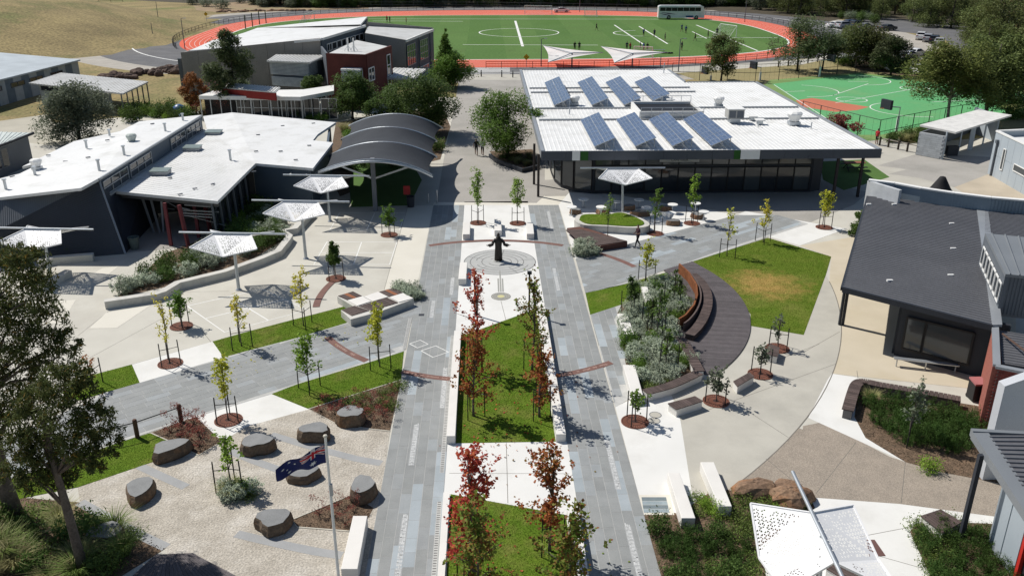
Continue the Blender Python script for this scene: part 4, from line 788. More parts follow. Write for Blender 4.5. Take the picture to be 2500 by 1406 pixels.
# ---------------------------------------------------------------- sheds on the far left
sh = thing('storage_shed', 'long pale blue shed with striped wall at the left edge below the grassy hill', 'building', (-66, 132, 0))
s0 = P(196, 146, 3.4); s1 = P(-70, 212, 3.4); sdv = Vector(w2(s1)) - Vector(w2(s0))
MB().slab([s0, s1, (s1.x - 16, s1.y + 4, 4.2), (s0.x - 16, s0.y + 4, 4.2)], .2).build('roof', mat('pale_blue_roof', (0.46, 0.51, 0.54), None, .4, .5), sh)
nS = 14
for i in range(nS):
    a = Vector(w2(s0)) + sdv * (i / nS); c = Vector(w2(s0)) + sdv * ((i + 1) / nS); mm = MB(); wall(mm, a + Vector((-.5, 0)), c + Vector((-.5, 0)), 0, 3.3, th=.15); mm.build('wall_panel', (mat('panel_pale', (0.42, 0.45, 0.47)), mat('panel_blue', (0.17, 0.21, 0.25)))[i % 2], sh)
for t0 in (.18, .38, .55, .75):
    a = Vector(w2(s0)) + sdv * t0 + Vector((-.4, 0)); c = Vector(w2(s0)) + sdv * (t0 + .12) + Vector((-.4, 0)); window(sh, c, a, 1.9, 2.5, 2, 1, M_slate, M_glass, .06)
pv = thing('open_pavilion', 'open sided pavilion with low white skillion roof behind the round grey tree', 'pavilion', (-52, 116, 0))
pr = [P(70, 203, 2.9), P(300, 228.5, 2.9), P(362, 199.5, 3.0), P(148, 178, 3.0)]; m = MB(); ribbed(m, pr[0], pr[1], pr[2], pr[3], .55, .04, .35, .18); m.build('roof', M_roofg, pv)
for i in range(6): p = pr[1].lerp(pr[2], i / 5); MB().tube([(p.x - .25, p.y, 0), (p.x - .25, p.y, 2.8)], .08, 6).build('post', M_slate, pv)
m = MB(); wall(m, (pr[0].x + 1.2, pr[0].y + .3), (pr[0].x + 9.5, pr[0].y - 4.3), 0, 1.9); wall(m, (pr[0].x + 9.5, pr[0].y - 4.3), (pr[0].x + 9.5, pr[0].y + 2), 0, 2.7); wall(m, (pr[0].x + 1.2, pr[0].y + .3), (pr[0].x + 1.2, pr[0].y + 7), 0, 2.7); m.build('wall', M_paleblue, pv)
m = MB(); wall(m, (pr[0].x + 1.2, pr[0].y + .4), (pr[0].x + 9.5, pr[0].y - 4.2), 1.95, 2.75, th=.08); m.build('window_band', M_glass, pv)
sm = thing('portable_classroom', 'small portable classroom with pale roof cut by the left edge of the frame', 'building', (-47, 84, 0))
q = [P(82, 325, 3.0), P(-60, 320, 3.0), P(-60, 378, 3.0), P(26, 347, 3.0)]; m = MB(); ribbed(m, q[1], q[0], q[3], q[2], .5, .04, .35, .15); m.build('roof', mat('pale_green_roof', (0.55, 0.60, 0.58)), sm); MB().beam(q[0], q[2].lerp(q[3], 1), .15, .22).beam(q[3], q[2], .15, .22).build('gutter', M_char, sm)
m = MB(); a = (q[0].x - .6, q[0].y - .2); c = (q[3].x - .6, q[3].y + .3); e = (q[2].x - .6, q[2].y + .3); wall(m, a, c, 0, 2.8); wall(m, c, e, 0, 2.8); wall(m, a, (a[0] - 9, a[1]), 0, 2.8); m.build('wall', M_slate, sm)
for k in range(4):
    d_ = Vector(e) - Vector(c); p0 = Vector(c) + d_ * (.04 + k * .24); nn_ = Vector((-d_.y, d_.x)).normalized() * .12; window(sm, p0 - nn_ if False else p0 + Vector((.1, -.1)), p0 + d_ * .17 + Vector((.1, -.1)), .8, 2.4, 2, 1, M_flash, M_glass, .06)

# ---------------------------------------------------------------- arched shade membrane
mem = thing('shade_canopy', 'dark grey arched fabric shade canopy of three bays on steel arches', 'canopy', (-9.1, 76, 0))
M_fab = mat('charcoal_fabric', (0.046, 0.052, 0.062), (0.036, 0.041, 0.05), 0.6, 0.85, 0.2, 60, grain=0.15, gscale=25, trans=0.08)
tipz, apx = 2.9, 4.75; frames = []
for ul, vl, ur, vr, ua, va_ in [(770, 424, 1055, 428, 915, 391), (802, 379, 1066, 381, 935, 345), (834, 338, 1066, 342, 950, 309), (853, 305, 1080, 311, 970, 277)]:
    frames.append((P(ul, vl, tipz), P(ur, vr, tipz), P(ua, va_, apx)))
def arch_pt(f, s):        # parabola through the two tips and the crown
    a, c, t = f; base = a.lerp(c, s); k = 4 * s * (1 - s); mid = a.lerp(c, .5); return base + (t - mid) * k
NB, NS = 10, 24
for bay in range(3):
    f0, f1 = frames[bay], frames[bay + 1]; b = MB()
    for j in range(NB + 1):
        t = j / NB; sag = 4 * t * (1 - t)
        for i in range(NS + 1):
            s = i / NS; s2 = .5 + (s - .5) * (1 - .10 * sag); p = arch_pt(f0, s2).lerp(arch_pt(f1, s2), t); p.z -= .45 * sag * (1 - (2 * s - 1) ** 2 * .3); b.v.append(tuple(p))
    b.f = [(j * (NS + 1) + i, j * (NS + 1) + i + 1, (j + 1) * (NS + 1) + i + 1, (j + 1) * (NS + 1) + i) for j in range(NB) for i in range(NS)]
    fo = b.build('fabric_bay', M_fab, mem, smooth=True)
for k, f in enumerate(frames):
    MB().tube([arch_pt(f, i / 24) + Vector((0, -.06, -.1)) for i in range(25)], .11, 8).build('arch', M_galv, mem)
    if k == 0: MB().tube([arch_pt(f, i / 24) + Vector((0, -.02, .06)) for i in range(25)], .05, 6).build('edge_rail', M_galv, mem)
    cpt = arch_pt(f, .5); pb = P(917, 515) if k == 0 else None
    x0, y0 = (pb.x, pb.y) if k == 0 else (cpt.x, cpt.y)
    if k in (0, 3):
        MB().box((x0, y0, 2.2), (.34, .34, 4.4)).build('post', M_slate if k else mat('post_grey_paint', (0.20, 0.21, 0.225)), mem)
        for s in (.22, .78): MB().beam((x0, y0, 2.7), arch_pt(f, s) - Vector((0, 0, .15)), .12, .14).build('strut', M_galv, mem)

# ---------------------------------------------------------------- right-hand classrooms: dark ribbed roof, clerestory and brick wing
rc = thing('dark_roof_building', 'classroom building with dark ribbed roof, raised clerestory and red brick end', 'building', (25, 48, 0))
L0_, L1_, R1_, R0_ = P(2058, 703, 3.25), P(2120, 480, 3.25), P(2385, 507, 3.35), P(2424, 796, 3.35)
m = MB(); ribbed(m, L0_, L1_, R1_, R0_, .30, .075, .5, .1); m.build('roof', M_roofd, rc)
m = MB(); ribbed(m, P(2404, 511, 3.36), P(2404, 569, 3.36), P(2560, 590, 3.36), P(2560, 533, 3.36), .30, .075, .5, .1); m.build('roof', M_roofd, rc)
m = MB(); m.slab([R0_ + Vector((-.05, 0, .08)), R1_ + Vector((-.05, 0, .08)), R1_ + Vector((.75, 0, .08)), R0_ + Vector((.45, 0, .08))], .12); m.build('ridge_flashing', M_flash, rc)
m = MB(); m.beam(L0_ + Vector((0, 0, -.08)), R0_ + Vector((0, 0, -.08)), .16, .3); m.beam(L0_ + Vector((-.06, 0, -.05)), L1_ + Vector((-.06, 0, -.05)), .14, .2); m.build('gutter', M_char, rc)
for u, v in [(2172, 686), (2321, 673), (2327, 608), (2323, 547), (2183, 500), (2121, 500), (2413, 551)]:
    p = P(u, v, 3.33); MB().box((p.x, p.y, 3.36), (.32, .14, .1)).build('roof_bracket', M_white_p, rc)
pb = P(2049, 793); pb2 = P(2057, 793)
for q in (pb, pb2): MB().box((q.x, q.y, 1.57), (.13, .13, 3.15)).build('column', M_char, rc)
wA = P(2183, 865); wB = P(2372, 915); wd_ = Vector(w2(wB)) - Vector(w2(wA)); wC = Vector(w2(wA)) + (Vector(w2(L1_)) - Vector(w2(L0_))) * .62 + Vector((.6, 0)); wE = Vector(w2(wB)) + wd_.normalized() * 1.2
m = MB(); wall(m, wA, wE, 0, 3.15, th=.2); wall(m, (wA.x, wA.y + .1), wC, 0, 3.15, th=.2); m.build('wall', M_char, rc)
m = MB(); corr_wall(m, (wA.x, wA.y - .1), (wE.x, wE.y - .1), .05, 3.1, 3.1, .12, .03); m.build('wall_cladding', M_char, rc)
u_ = wd_.normalized(); nv = Vector((u_.y, -u_.x)) * .16
wz0, wz1 = .55, 2.35; p0 = Vector(w2(wA)) + u_ * .35 + nv; p1 = Vector(w2(wA)) + wd_ * .93 + nv
window(rc, p0, p0.lerp(p1, .29), wz0, wz1, 1, 1, M_black, M_glassb, .1, 'window'); window(rc, p0.lerp(p1, .30), p1, wz0, wz1, 1, 1, M_black, M_glassb, .1, 'window')
# clerestory box
cz = 5.3; k0, k1, k2, k3 = P(2405, 569, cz), P(2455, 669, cz), P(2570, 680, cz), P(2570, 586, cz)
m = MB(); ribbed(m, k0, k3, k2, k1, .62, .06, .12, .15); m.build('clerestory_roof', M_roofm, rc)
m = MB(); wall(m, k1 + Vector((.15, .15, 0)), k2 + Vector((0, .15, 0)), 3.0, cz - .1); wall(m, k0 + Vector((.12, 0, 0)), k1 + Vector((.12, 0, 0)), 3.0, cz - .12); m.build('clerestory_wall', M_slate, rc)
m = MB(); corr_wall(m, k1 + Vector((.15, .05, 0)), k2 + Vector((0, .05, 0)), 3.1, cz - .15, cz - .15, .16, .03); m.build('clerestory_cladding', M_slate, rc)
dk = Vector(w2(k1)) - Vector(w2(k0))
for i in range(7):
    p0 = Vector(w2(k1)) - dk * (.02 + i * .13); p1 = p0 - dk * .1; nk = Vector((-dk.y, dk.x)).normalized(); nk = nk if nk.x < 0 else -nk; window(rc, p1 + nk * .02, p0 + nk * .02, 3.7, 4.7, 1, 1, M_white_p, M_glass, .08, 'clerestory_window')
# brick wing
bz = 3.2; bC = P(2430, 896, bz); bB = P(2424, 800, 3.2); bR = P(2560, 922, bz)
m = MB(); wall(m, bC, (bB.x + .1, bB.y), 0, bz, th=.22); m.build('brick_side', mat('sunlit_brickwork', (0.34, 0.12, 0.09), (0.27, 0.09, 0.07), 6, 0.85, 0.3, 30, grain=0.2, gscale=18), rc)  # sunlight put into the colour: same brick as the front, made lighter
fd = (Vector(w2(bR)) - Vector(w2(bC))).normalized(); fnb = Vector((fd.y, -fd.x)); fw_ = MB(); wall(fw_, Vector(w2(bC)) + fd * .12, bR, 0, bz, th=.2); bf = fw_.build('brick_front', mat('mortar', (0.20, 0.15, 0.135), None, 4, .9), rc)
q = MB(); q.box((0, 0, 0), (.228, .03, .074)); bme = bpy.data.meshes.new('brick'); bme.from_pydata(q.v, [], q.f); bme.materials.append(mat('brick_face', (0.20, 0.05, 0.04), (0.16, 0.04, 0.035), 3, .8, isl=.25)); ba = math.atan2(fd.y, fd.x); cnt = 0
for r_ in range(37):
    for c_ in range(8):
        if cnt < 296:
            s_ = .16 + c_ * .24 + (.12 if r_ % 2 else 0); pz = bz - .06 - r_ * .086; pp = Vector(w2(bC)) + fd * s_ + fnb * .11
            if pz > 0.05: inst('brick', bme, bf, (pp.x, pp.y, pz), ba); cnt += 1
m = MB(); ribbed(m, P(2438, 806, 3.1), P(2560, 830, 3.1), P(2560, 905, 3.1), P(2446, 886, 3.1), .3, .05, .45, .1); 
m2 = MB(); ribbed(m2, P(2438, 806, 3.05), P(2446, 886, 3.05), P(2560, 905, 3.05), P(2560, 825, 3.05), .28, .05, .5, .1); m2.build('wing_roof', M_roofd, rc)
m = MB(); m.beam(bC + Vector((0, 0, .05)), bR + Vector((0, 0, .05)), .3, .12); m.beam(bC + Vector((.05, 0, .06)), bB + Vector((.1, 0, .06)), .3, .12); m.build('parapet_flashing', M_flash, rc)
m = MB(); m.tube([P(2448, 815, 3.3), P(2500, 855, 3.5), P(2540, 890, 3.4)], .05, 6); m.build('roof_pipe', mat('rusty_pipe', (0.10, 0.06, 0.045)), rc)
# pale blade wall between the two right-hand buildings
bw = P(2398, 1172); zt = PZ(2450, 942, bw.x, bw.y); zt2 = PZ(2500, 912, bw.x + 1.1, bw.y + .1)
o = MB(); o.prism([(bw.x, bw.y), (bw.x + 6, bw.y + .3), (bw.x + 6, bw.y + .75), (bw.x, bw.y + .45)], 0, [zt, zt + 2.2, zt + 2.2, zt], bottom=True); o = o.build('blade_wall', mat('blade_wall_render', (0.50, 0.52, 0.55), (0.46, 0.48, 0.51), .5, .7), org=(bw.x, bw.y, 0)); tag(o, 'tall pale rendered blade wall beside the dark brick corner', 'wall')

# ---------------------------------------------------------------- building cut by the lower right corner
lb2 = thing('corner_building', 'pale blue panelled building with dark ribbed roof in the lower right corner', 'building', (20, 24, 0))
zc = 3.9; q0, q1, q2 = P(2373, 1052, zc), P(2560, 1062, zc), P(2530, 1290, zc); q3 = q2 + (q1 - q0)
m = MB(); ribbed(m, q0 + Vector((.45, -.3, 0)), q2 + Vector((.45, .2, 0)), q3, q1, .27, .05, .4, .1); m.build('roof', M_roofd, lb2)
m = MB(); m.slab([q0, q0 + Vector((.55, -.1, .02)), q2 + Vector((.55, 0, .02)), q2], .32); m.beam(q0 + Vector((0, .02, -.1)), q1 + Vector((0, .02, -.1)), .2, .3); m.build('gutter', M_roofm, lb2)
pbase = P(2345, 1315); MB().beam(pbase, (pbase.x + .02, pbase.y, 3.7), .16, .16).build('column', M_char, lb2)
wa = P(2417, 1335); wb2 = P(2470, 1400); dv = Vector(w2(wb2)) - Vector(w2(wa))
m = MB(); wall(m, wa, Vector(w2(wa)) + dv * .48, 0, 3.6, th=.15); wall(m, Vector(w2(wa)) + dv * .52, Vector(w2(wa)) + dv * 1.1, 0, 3.6, th=.15); wall(m, (wa.x, wa.y + .08), (wa.x + 4, wa.y + 1.4), 0, 3.6, th=.15); m.build('wall_panel', M_paleblue, lb2)
m = MB(); wall(m, Vector(w2(wa)) + dv * 1.1, Vector(w2(wa)) + dv * 3, 0.5, 3.5, th=.1); m.build('window', M_glass, lb2); m = MB(); wall(m, Vector(w2(wa)) + dv * 1.15 + Vector((-.1, -.1)), Vector(w2(wa)) + dv * 1.25 + Vector((-.1, -.1)), 0, 3.4, th=.15); m.build('red_panel', mat('bright_red_panel', (0.55, 0.03, 0.02)), lb2)

# ---------------------------------------------------------------- shelter, pale building, curved wall, black umbrella tent
st = thing('shelter_block', 'open fronted shelter with pale skillion roof and grey block end wall by the court', 'shelter', (50, 88, 0))
r0, r1, r2, r3 = P(2246, 305, 3.0), P(2334, 323, 2.9), P(2470, 281, 2.9), P(2388, 268, 3.0); MB().slab([r0, r1, r2, r3], .18).build('roof', mat('pale_shelter_roof', (0.72, 0.71, 0.68)), st)
wF, wG, wH, wI = P(2237, 378), P(2300, 390), P(2428, 346), P(2370, 322)
nblk = 0; dw = Vector(w2(wG)) - Vector(w2(wF))
m = MB(); wall(m, wF, wG, 0, 2.35, th=.25); ew = m.build('end_wall', mat('block_mortar', (0.40, 0.42, 0.44)), st)
for r_ in range(11):
    for c_ in range(4):
        t = (c_ + .5 + (.25 if r_ % 2 else 0)) / 4.4; p = Vector(w2(wF)) + dw * t - Vector((-dw.y, dw.x)).normalized() * .13; o = inst('block', unit_box(mat('pale_block', (0.50, 0.53, 0.55), None, 2, .8, isl=.1), 'pale_block'), ew, (p.x, p.y, .06 + r_ * .208), math.atan2(dw.y, dw.x), (dw.length / 4.5, .05, .19))
m = MB(); wall(m, wF, (wI.x, wI.y), 0, 2.3, th=.2); m.build('rear_wall', M_slate, st); m = MB(); wall(m, wH, wI, 0, 2.8, th=.2); m.build('end_wall', M_paleblue, st)
dw2 = Vector(w2(wH)) - Vector(w2(wG))
for t in (0, .28, .5, .75, 1): p = Vector(w2(wG)) + dw2 * t; MB().box((p.x, p.y, 1.4), (.12 if t not in (.5,) else .5, .12, 2.8)).build('post', M_paleblue, st)
p = Vector(w2(wG)) + dw2 * .1; MB().box((p.x + .8, p.y + .9, .5), (1.1, .5, 1.0)).build('cabinet', M_char, st)
ob = thing('panel_building', 'grey white panelled building with parapet at the right edge behind the yard', 'building', (50, 74, 0))
b0 = P(2413, 424); b1 = P(2530, 492); zp = 4.0; dv = Vector(w2(b1)) - Vector(w2(b0))
for i in range(7):
    a = Vector(w2(b0)) + dv * (i / 7); c = Vector(w2(b0)) + dv * ((i + 1) / 7)
    for z0, z1 in ((0, 1.95), (1.97, zp)):
        mm = MB(); g = dv.normalized() * .012; wall(mm, a + g, c - g, z0, z1, th=.2); mm.build('wall_panel', M_paleblue, ob)
m = MB(); wall(m, (b0.x + .1, b0.y), (b0.x + 9, b0.y + 1.5), 0, zp, th=.2); m.build('wall', M_paleblue, ob); m = MB(); m.beam((b0.x, b0.y, zp + .05), (b1.x, b1.y, zp + .05), .3, .12); m.beam((b0.x, b0.y, zp + .05), (b0.x + 9, b0.y + 1.5, zp + .05), .3, .12); m.build('parapet', M_white_p, ob)
MB().slab([(b0.x + .2, b0.y - .1, zp - .5), (b1.x + .2, b1.y, zp - .5), (b1.x + 10, b1.y, zp - .5), (b0.x + 9, b0.y + 1.3, zp - .5)], .2).build('roof', M_roofw, ob)
n8 = Vector((dv.y, -dv.x)).normalized(); n8 = n8 if n8.x < 0 else -n8; a = Vector(w2(b0)) + n8 * .12
window(ob, a + dv * .24, a + dv * .29, 1.0, 2.9, 1, 1, M_white_p, M_glassb, .08); window(ob, a + dv * .5, a + dv * .85, 1.5, 2.1, 1, 1, M_white_p, M_glassb, .08)
p = a + dv * .09; MB().tube([(p.x - .06, p.y, 0), (p.x - .06, p.y, 3.2)], .1, 8).build('downpipe', M_slate, ob); MB().box((p.x - .08, p.y, 3.25), (.28, .28, .3)).build('rain_head', M_slate, ob)
cw = thing('curved_wall', 'curved wall of white brick and blue corrugated metal behind the dark roof', 'wall', (32, 60, 0))
cz_ = 4.3; cpts = [P(2121, 441, cz_), P(2185, 449, cz_), P(2250, 461, cz_), P(2330, 473, cz_), P(2420, 484, cz_), P(2540, 494, cz_)]
for i, (a, c) in enumerate(zip(cpts[:-1], cpts[1:])):
    mm = MB(); wall(mm, a, c, 0, cz_, th=.25); wo = mm.build('wall_segment', mat('white_brick_mortar', (0.42, 0.45, 0.48)) if i == 0 else mat('blue_corrugated', (0.25, 0.31, 0.36), None, .5, .5), cw)
    mm = MB(); mm.beam(a + Vector((0, 0, .05)), c + Vector((0, 0, .05)), .4, .1); mm.build('coping', M_white_p, cw)
    if i:
        mm = MB(); corr_wall(mm, a + Vector((0, -.12, 0)), c + Vector((0, -.12, 0)), 2.5, cz_ - .05, cz_ - .05, .2, .04); mm.build('corrugated_sheet', mat('blue_corrugated', (0.25, 0.31, 0.36)), cw)
    else:
        dd = Vector(w2(c)) - Vector(w2(a)); nb_ = Vector((dd.y, -dd.x)).normalized() * .13
        for r_ in range(18):
            for c_ in range(8):
                pp = Vector(w2(a)) + dd * ((c_ + .5 + (.5 if r_ % 2 else 0)) / 8.6) + nb_; inst('brick', unit_box(mat('white_brick', (0.60, 0.62, 0.64), None, 3, .8, isl=.12), 'white_brick'), wo, (pp.x, pp.y, cz_ - .12 - r_ * .11), math.atan2(dd.y, dd.x), (dd.length / 9, .04, .09))
        wl_ = P(2121, 441, cz_); mm = MB(); wall(mm, (wl_.x, wl_.y), (wl_.x + 1.2, wl_.y - 2.6), 0, cz_, th=.25); mm.build('wall_return', mat('white_brick_plain', (0.58, 0.60, 0.62)), cw)
um = thing('umbrella_tent', 'black pointed fabric tent peak behind the curved wall', 'tent', tuple(P(2302, 470))[:2] + (0,)); pc = P(2302, 432, 4.2)
MB().lathe([(3.1, 1.9), (2.6, 2.0), (1.9, 2.25), (1.2, 2.75), (.7, 3.35), (.35, 3.95), (.2, 4.2), (.02, 4.25)], (pc.x, pc.y, 0), 20, caps=False).build('fabric', mat('black_tent_fabric', (0.02, 0.02, 0.022), None, 1, .8, trans=.03), um, smooth=True); MB().tube([(pc.x, pc.y, 0), (pc.x, pc.y, 4.1)], .06, 8).build('pole', M_galv, um)
# ================================================================ plaza furniture
M_sail = mat('white_sail_steel', (0.80, 0.80, 0.80), (0.77, 0.77, 0.77), 0.8, 0.45, grain=0.02, coord='obj')
M_cwall = mat('seat_wall_concrete', (0.60, 0.585, 0.54), (0.54, 0.525, 0.48), 1.0, 0.8, 0.15, 20, grain=0.08, gscale=30, stain=(0.42, 0.41, 0.38), stscale=1.2)
M_wbench = mat('white_bench_concrete', (0.74, 0.72, 0.68), (0.69, 0.67, 0.63), 1.0, 0.75, 0.1, 30, grain=0.05, gscale=40)
M_corten = mat('corten_steel', (0.24, 0.085, 0.03), (0.16, 0.055, 0.02), 3, 0.85, 0.1, 30, grain=0.2, gscale=14)
M_deck = mat('weathered_deck', (0.115, 0.102, 0.105), (0.092, 0.081, 0.084), 2.5, 0.75, 0.1, 20, isl=0.16, grain=0.12, gscale=25)

# ---------- perforated star shades
def star_mesh():
    S1, S2 = Vector((-1.1, 0, 0)), Vector((1.1, 0, 0)); rr = random.Random(5); b = MB(); eb = MB()
    for sg in (-1, 1):
        C1, C2, Mm = Vector((-1.95, 1.6 * sg, -.33)), Vector((1.95, 1.6 * sg, -.33)), Vector((0, 1.75 * sg, -.8))
        for A, B, C in ((S1, C1, Mm), (S1, S2, Mm), (S2, C2, Mm)):
            n = 15
            def pt(i, j): return A + (B - A) * (i / n) + (C - A) * (j / n)
            for i in range(n):
                for j in range(n - i):
                    for tri in ([pt(i, j), pt(i + 1, j), pt(i, j + 1)],) + (([pt(i + 1, j), pt(i + 1, j + 1), pt(i, j + 1)],) if i + j < n - 1 else ()):
                        c = (tri[0] + tri[1] + tri[2]) / 3; dens = min(1.0, .22 + .8 * (abs(c.y) / 1.7)) * (1.18 - abs(c.x) / 3.6); edge = i == 0 or j == 0 or i + j >= n - 1
                        if not edge and rr.random() < dens * 1.05 - .05:
                            s_ = .38 + .38 * dens * (.5 + .5 * rr.random()); inn = [c + (p - c) * s_ for p in tri]; k = len(b.v); b.v += [tuple(p) for p in tri + inn]
                            b.f += [(k, k + 1, k + 4, k + 3), (k + 1, k + 2, k + 5, k + 4), (k + 2, k, k + 3, k + 5)]
                        else: b.face(tri)
        for a, c in ((S1, C1), (C1, Mm), (Mm, C2), (C2, S2)): eb.beam(a, c, .05, .07)
    eb.beam(S1, S2, .05, .07); return b, eb
_sm = {}
def star_shade(px, label, rz=-5, h=4.0, off=(-.1, .45), base=None):
    p = P(*px) if base is None else Vector(base); t = thing('star_shade', label, 'sunshade', p, 'perforated white star shades')
    if not _sm:
        b, eb = star_mesh()
        for nm, q in (('perforated_sheet', b), ('sheet_edge', eb)):
            me = bpy.data.meshes.new(nm); me.from_pydata(q.v, [], q.f); me.materials.append(M_sail); _sm[nm] = me
        q = MB().tube([(-3.4, 0, .06), (3.4, 0, .06)], .065, 10); me = bpy.data.meshes.new('spine_tube'); me.from_pydata(q.v, [], q.f); me.materials.append(M_galv); _sm['spine_tube'] = me
    for nm in _sm: inst(nm, _sm[nm], t, (p.x + off[0], p.y + off[1], h), R(rz), (1.0, 1.0, 1.0) if nm == 'spine_tube' else (1.08, 1.06, 1.05))
    MB().tube([p, p + Vector((off[0], off[1], h))], [.11, .085], 10).lathe([(.2, .0), (.2, .03), (.12, .12)], p, 10).build('post', M_galv, t); return t
star_shade((583, 708), 'white star shade nearest the camera left of the diamond seat block', h=3.6)
star_shade((747, 632), 'white star shade standing behind the dense dark green plaza tree')
star_shade((806, 541), 'white star shade nearest the arched dark canopy', h=3.55)
star_shade((125, 680), 'white star shade rising from the low wall planter at the far left', h=3.25)
star_shade((-18, 600), 'white star shade mostly cut off by the left frame edge', base=tuple(P(-30, 610)), h=2.9)
star_shade((1520, 523), 'white star shade standing in the raised lawn planter before the cafeteria', rz=-1, h=3.65)
sp0, sp1 = P(1935, 1152, 3.8), P(2062, 1420, 3.8); cst = sp0 + (sp1 - sp0).normalized() * 3.4
ang_ = math.degrees(math.atan2(sp0.y - sp1.y, sp0.x - sp1.x)); star_shade(None, 'large perforated white star shade seen from above in the lower right', rz=ang_, h=3.75, off=(-.15, .25), base=(cst.x + .15, cst.y - .25, 0))

# ---------- seat walls and benches
def wall_line(name, pts, wd, h, label, m_, cat='wall', group=None):
    o = strip(PP(pts), wd, 0.0, h); c = PP(pts)[0]; o = o.build(name, m_, org=(c[0], c[1], 0)); return tag(o, label, cat, group)
wall_line('seat_wall', [(258, 752), (385, 733), (400, 728), (436, 706), (460, 700), (550, 678), (640, 645), (680, 628), (702, 600), (708, 590), (690, 577), (720, 572), (745, 545), (760, 530)], .5, .5, 'long angled grey concrete seat wall edging the grey shrub bed', M_cwall)
wall_line('seat_wall', [(95, 652), (140, 643), (230, 636)], .5, .5, 'short straight concrete seat wall in front of the dark wedge wall', M_cwall)
wall_line('seat_wall', [(105, 700), (135, 695), (170, 676)], .5, .5, 'small concrete planter wall around the far left star shade', M_cwall)
def kerbwall(x0, x1, y0, y1, h, lb):
    o = MB().prism([(x0, y0), (x1, y0), (x1, y1), (x0, y1)], 0, h, True).build('seat_wall', M_wbench, org=((x0 + x1) / 2, y0, 0)); tag(o, lb, 'wall', 'low white walls along the central lawns')
kerbwall(-1.9, -1.52, 33.25, 44.3, .42, 'low white wall along the left side of the long central lawn'); kerbwall(2.97, 3.4, 33.25, 48.2, .42, 'low white wall along the right side of the long central lawn')
kerbwall(2.97, 3.4, 14, 27.9, .42, 'low white wall right of the lower central lawn'); kerbwall(-1.88, -1.62, 14, 29.4, .18, 'low white kerb left of the lower central lawn')
def bench_px(top, h, label, m_=M_wbench, group='white concrete benches'):
    pts = [P(u, v, h) for u, v in top]; o = MB().prism([w2(p) for p in pts], 0.0, h, True); c = sum((p for p in pts), Vector()) / len(pts); o = o.build('concrete_bench', m_, org=(c.x, c.y, 0))
    bv = o.modifiers.new('bevel', 'BEVEL'); bv.width = .02; bv.segments = 2; return tag(o, label, 'bench', group)
bench_px([(1630, 1153), (1659, 1153), (1698, 1264), (1664, 1264)], .5, 'white concrete bench beside the glass plaque')
bench_px([(1710, 1127), (1743, 1127), (1787, 1235), (1755, 1235)], .5, 'white concrete bench between the plaque bench and the brown boulders')
bench_px([(1507, 765), (1531, 764), (1548, 815), (1524, 816)], .5, 'white concrete bench at the upper end of the shrub bed')
bench_px([(1521, 890), (1550, 890), (1570, 964), (1543, 967)], .5, 'white concrete bench at the lower end of the shrub bed')
bench_px([(1565, 700), (1580, 699), (1594, 735), (1577, 738)], .5, 'white concrete bench half hidden among the grey shrubs')
bench_px([(862, 1258), (897, 1258), (873, 1388), (832, 1388)], .55, 'pale concrete bench beside the flagpole')
bench_px([(1130, 543), (1148, 543), (1147, 572), (1130, 572)], .45, 'white concrete block seat left behind the statue')
bench_px([(1207, 535), (1223, 535), (1225, 563), (1207, 563)], .45, 'white concrete block seat directly behind the statue')
bench_px([(1285, 543), (1301, 543), (1304, 571), (1286, 571)], .45, 'white concrete block seat right behind the statue')
bench_px([(1123, 640), (1141, 640), (1138, 681), (1119, 681)], .45, 'white concrete block seat left in front of the statue disc')
# timber-topped benches on the grey fan
def timber_bench(top, label, h=.45, n=None, along=0):
    pts = [P(u, v, h) for u, v in top]; c = sum((p for p in pts), Vector()) / 4; t = thing('timber_bench', label, 'bench', (c.x, c.y, 0), 'timber topped benches'); ins = [c + (p - c) * .94 for p in pts]
    MB().prism([w2(p) for p in ins], 0, h - .05, True).build('concrete_base', M_wbench, t)
    A, B, C, D = pts; L0 = (B - A).length; n = n or max(6, int(L0 / .14))
    for i in range(n):
        t0, t1 = (i + .05) / n, (i + .95) / n; a, b_, c_, d_ = A.lerp(B, t0), A.lerp(B, t1), D.lerp(C, t1), D.lerp(C, t0); MB().slab([a, b_, c_, d_], .045).build('plank', M_timber, t)
    return t
timber_bench([(1630, 984), (1697, 966), (1717, 978), (1651, 999)], 'low timber topped bench between two tree grates on the grey fan')
timber_bench([(1790, 930), (1830, 908), (1842, 918), (1800, 943)], 'timber topped bench near the middle tree grate on the fan')
timber_bench([(1866, 862), (1880, 838), (1904, 848), (1898, 870)], 'timber topped bench closest to the right lawn')
timber_bench([(2248, 1258), (2297, 1242), (2349, 1273), (2300, 1300)], 'square timber topped seat by the lower right garden bed', n=9)
timber_bench([(2015, 1385), (2055, 1362), (2120, 1392), (2080, 1425)], 'timber topped seat under the large perforated star shade', n=9)
timber_bench([(1915, 1402), (1950, 1385), (1985, 1415), (1950, 1440)], 'timber topped seat at the bottom edge below the star shade', n=8)
o = MB().prism(PP([(2115, 1318), (2135, 1318), (2162, 1357), (2122, 1359)]), .0, .03).build('paving_plate', mat('brown_plate', (0.15, 0.08, 0.07)), org=tuple(P(2135, 1340))); o['kind'] = 'structure'
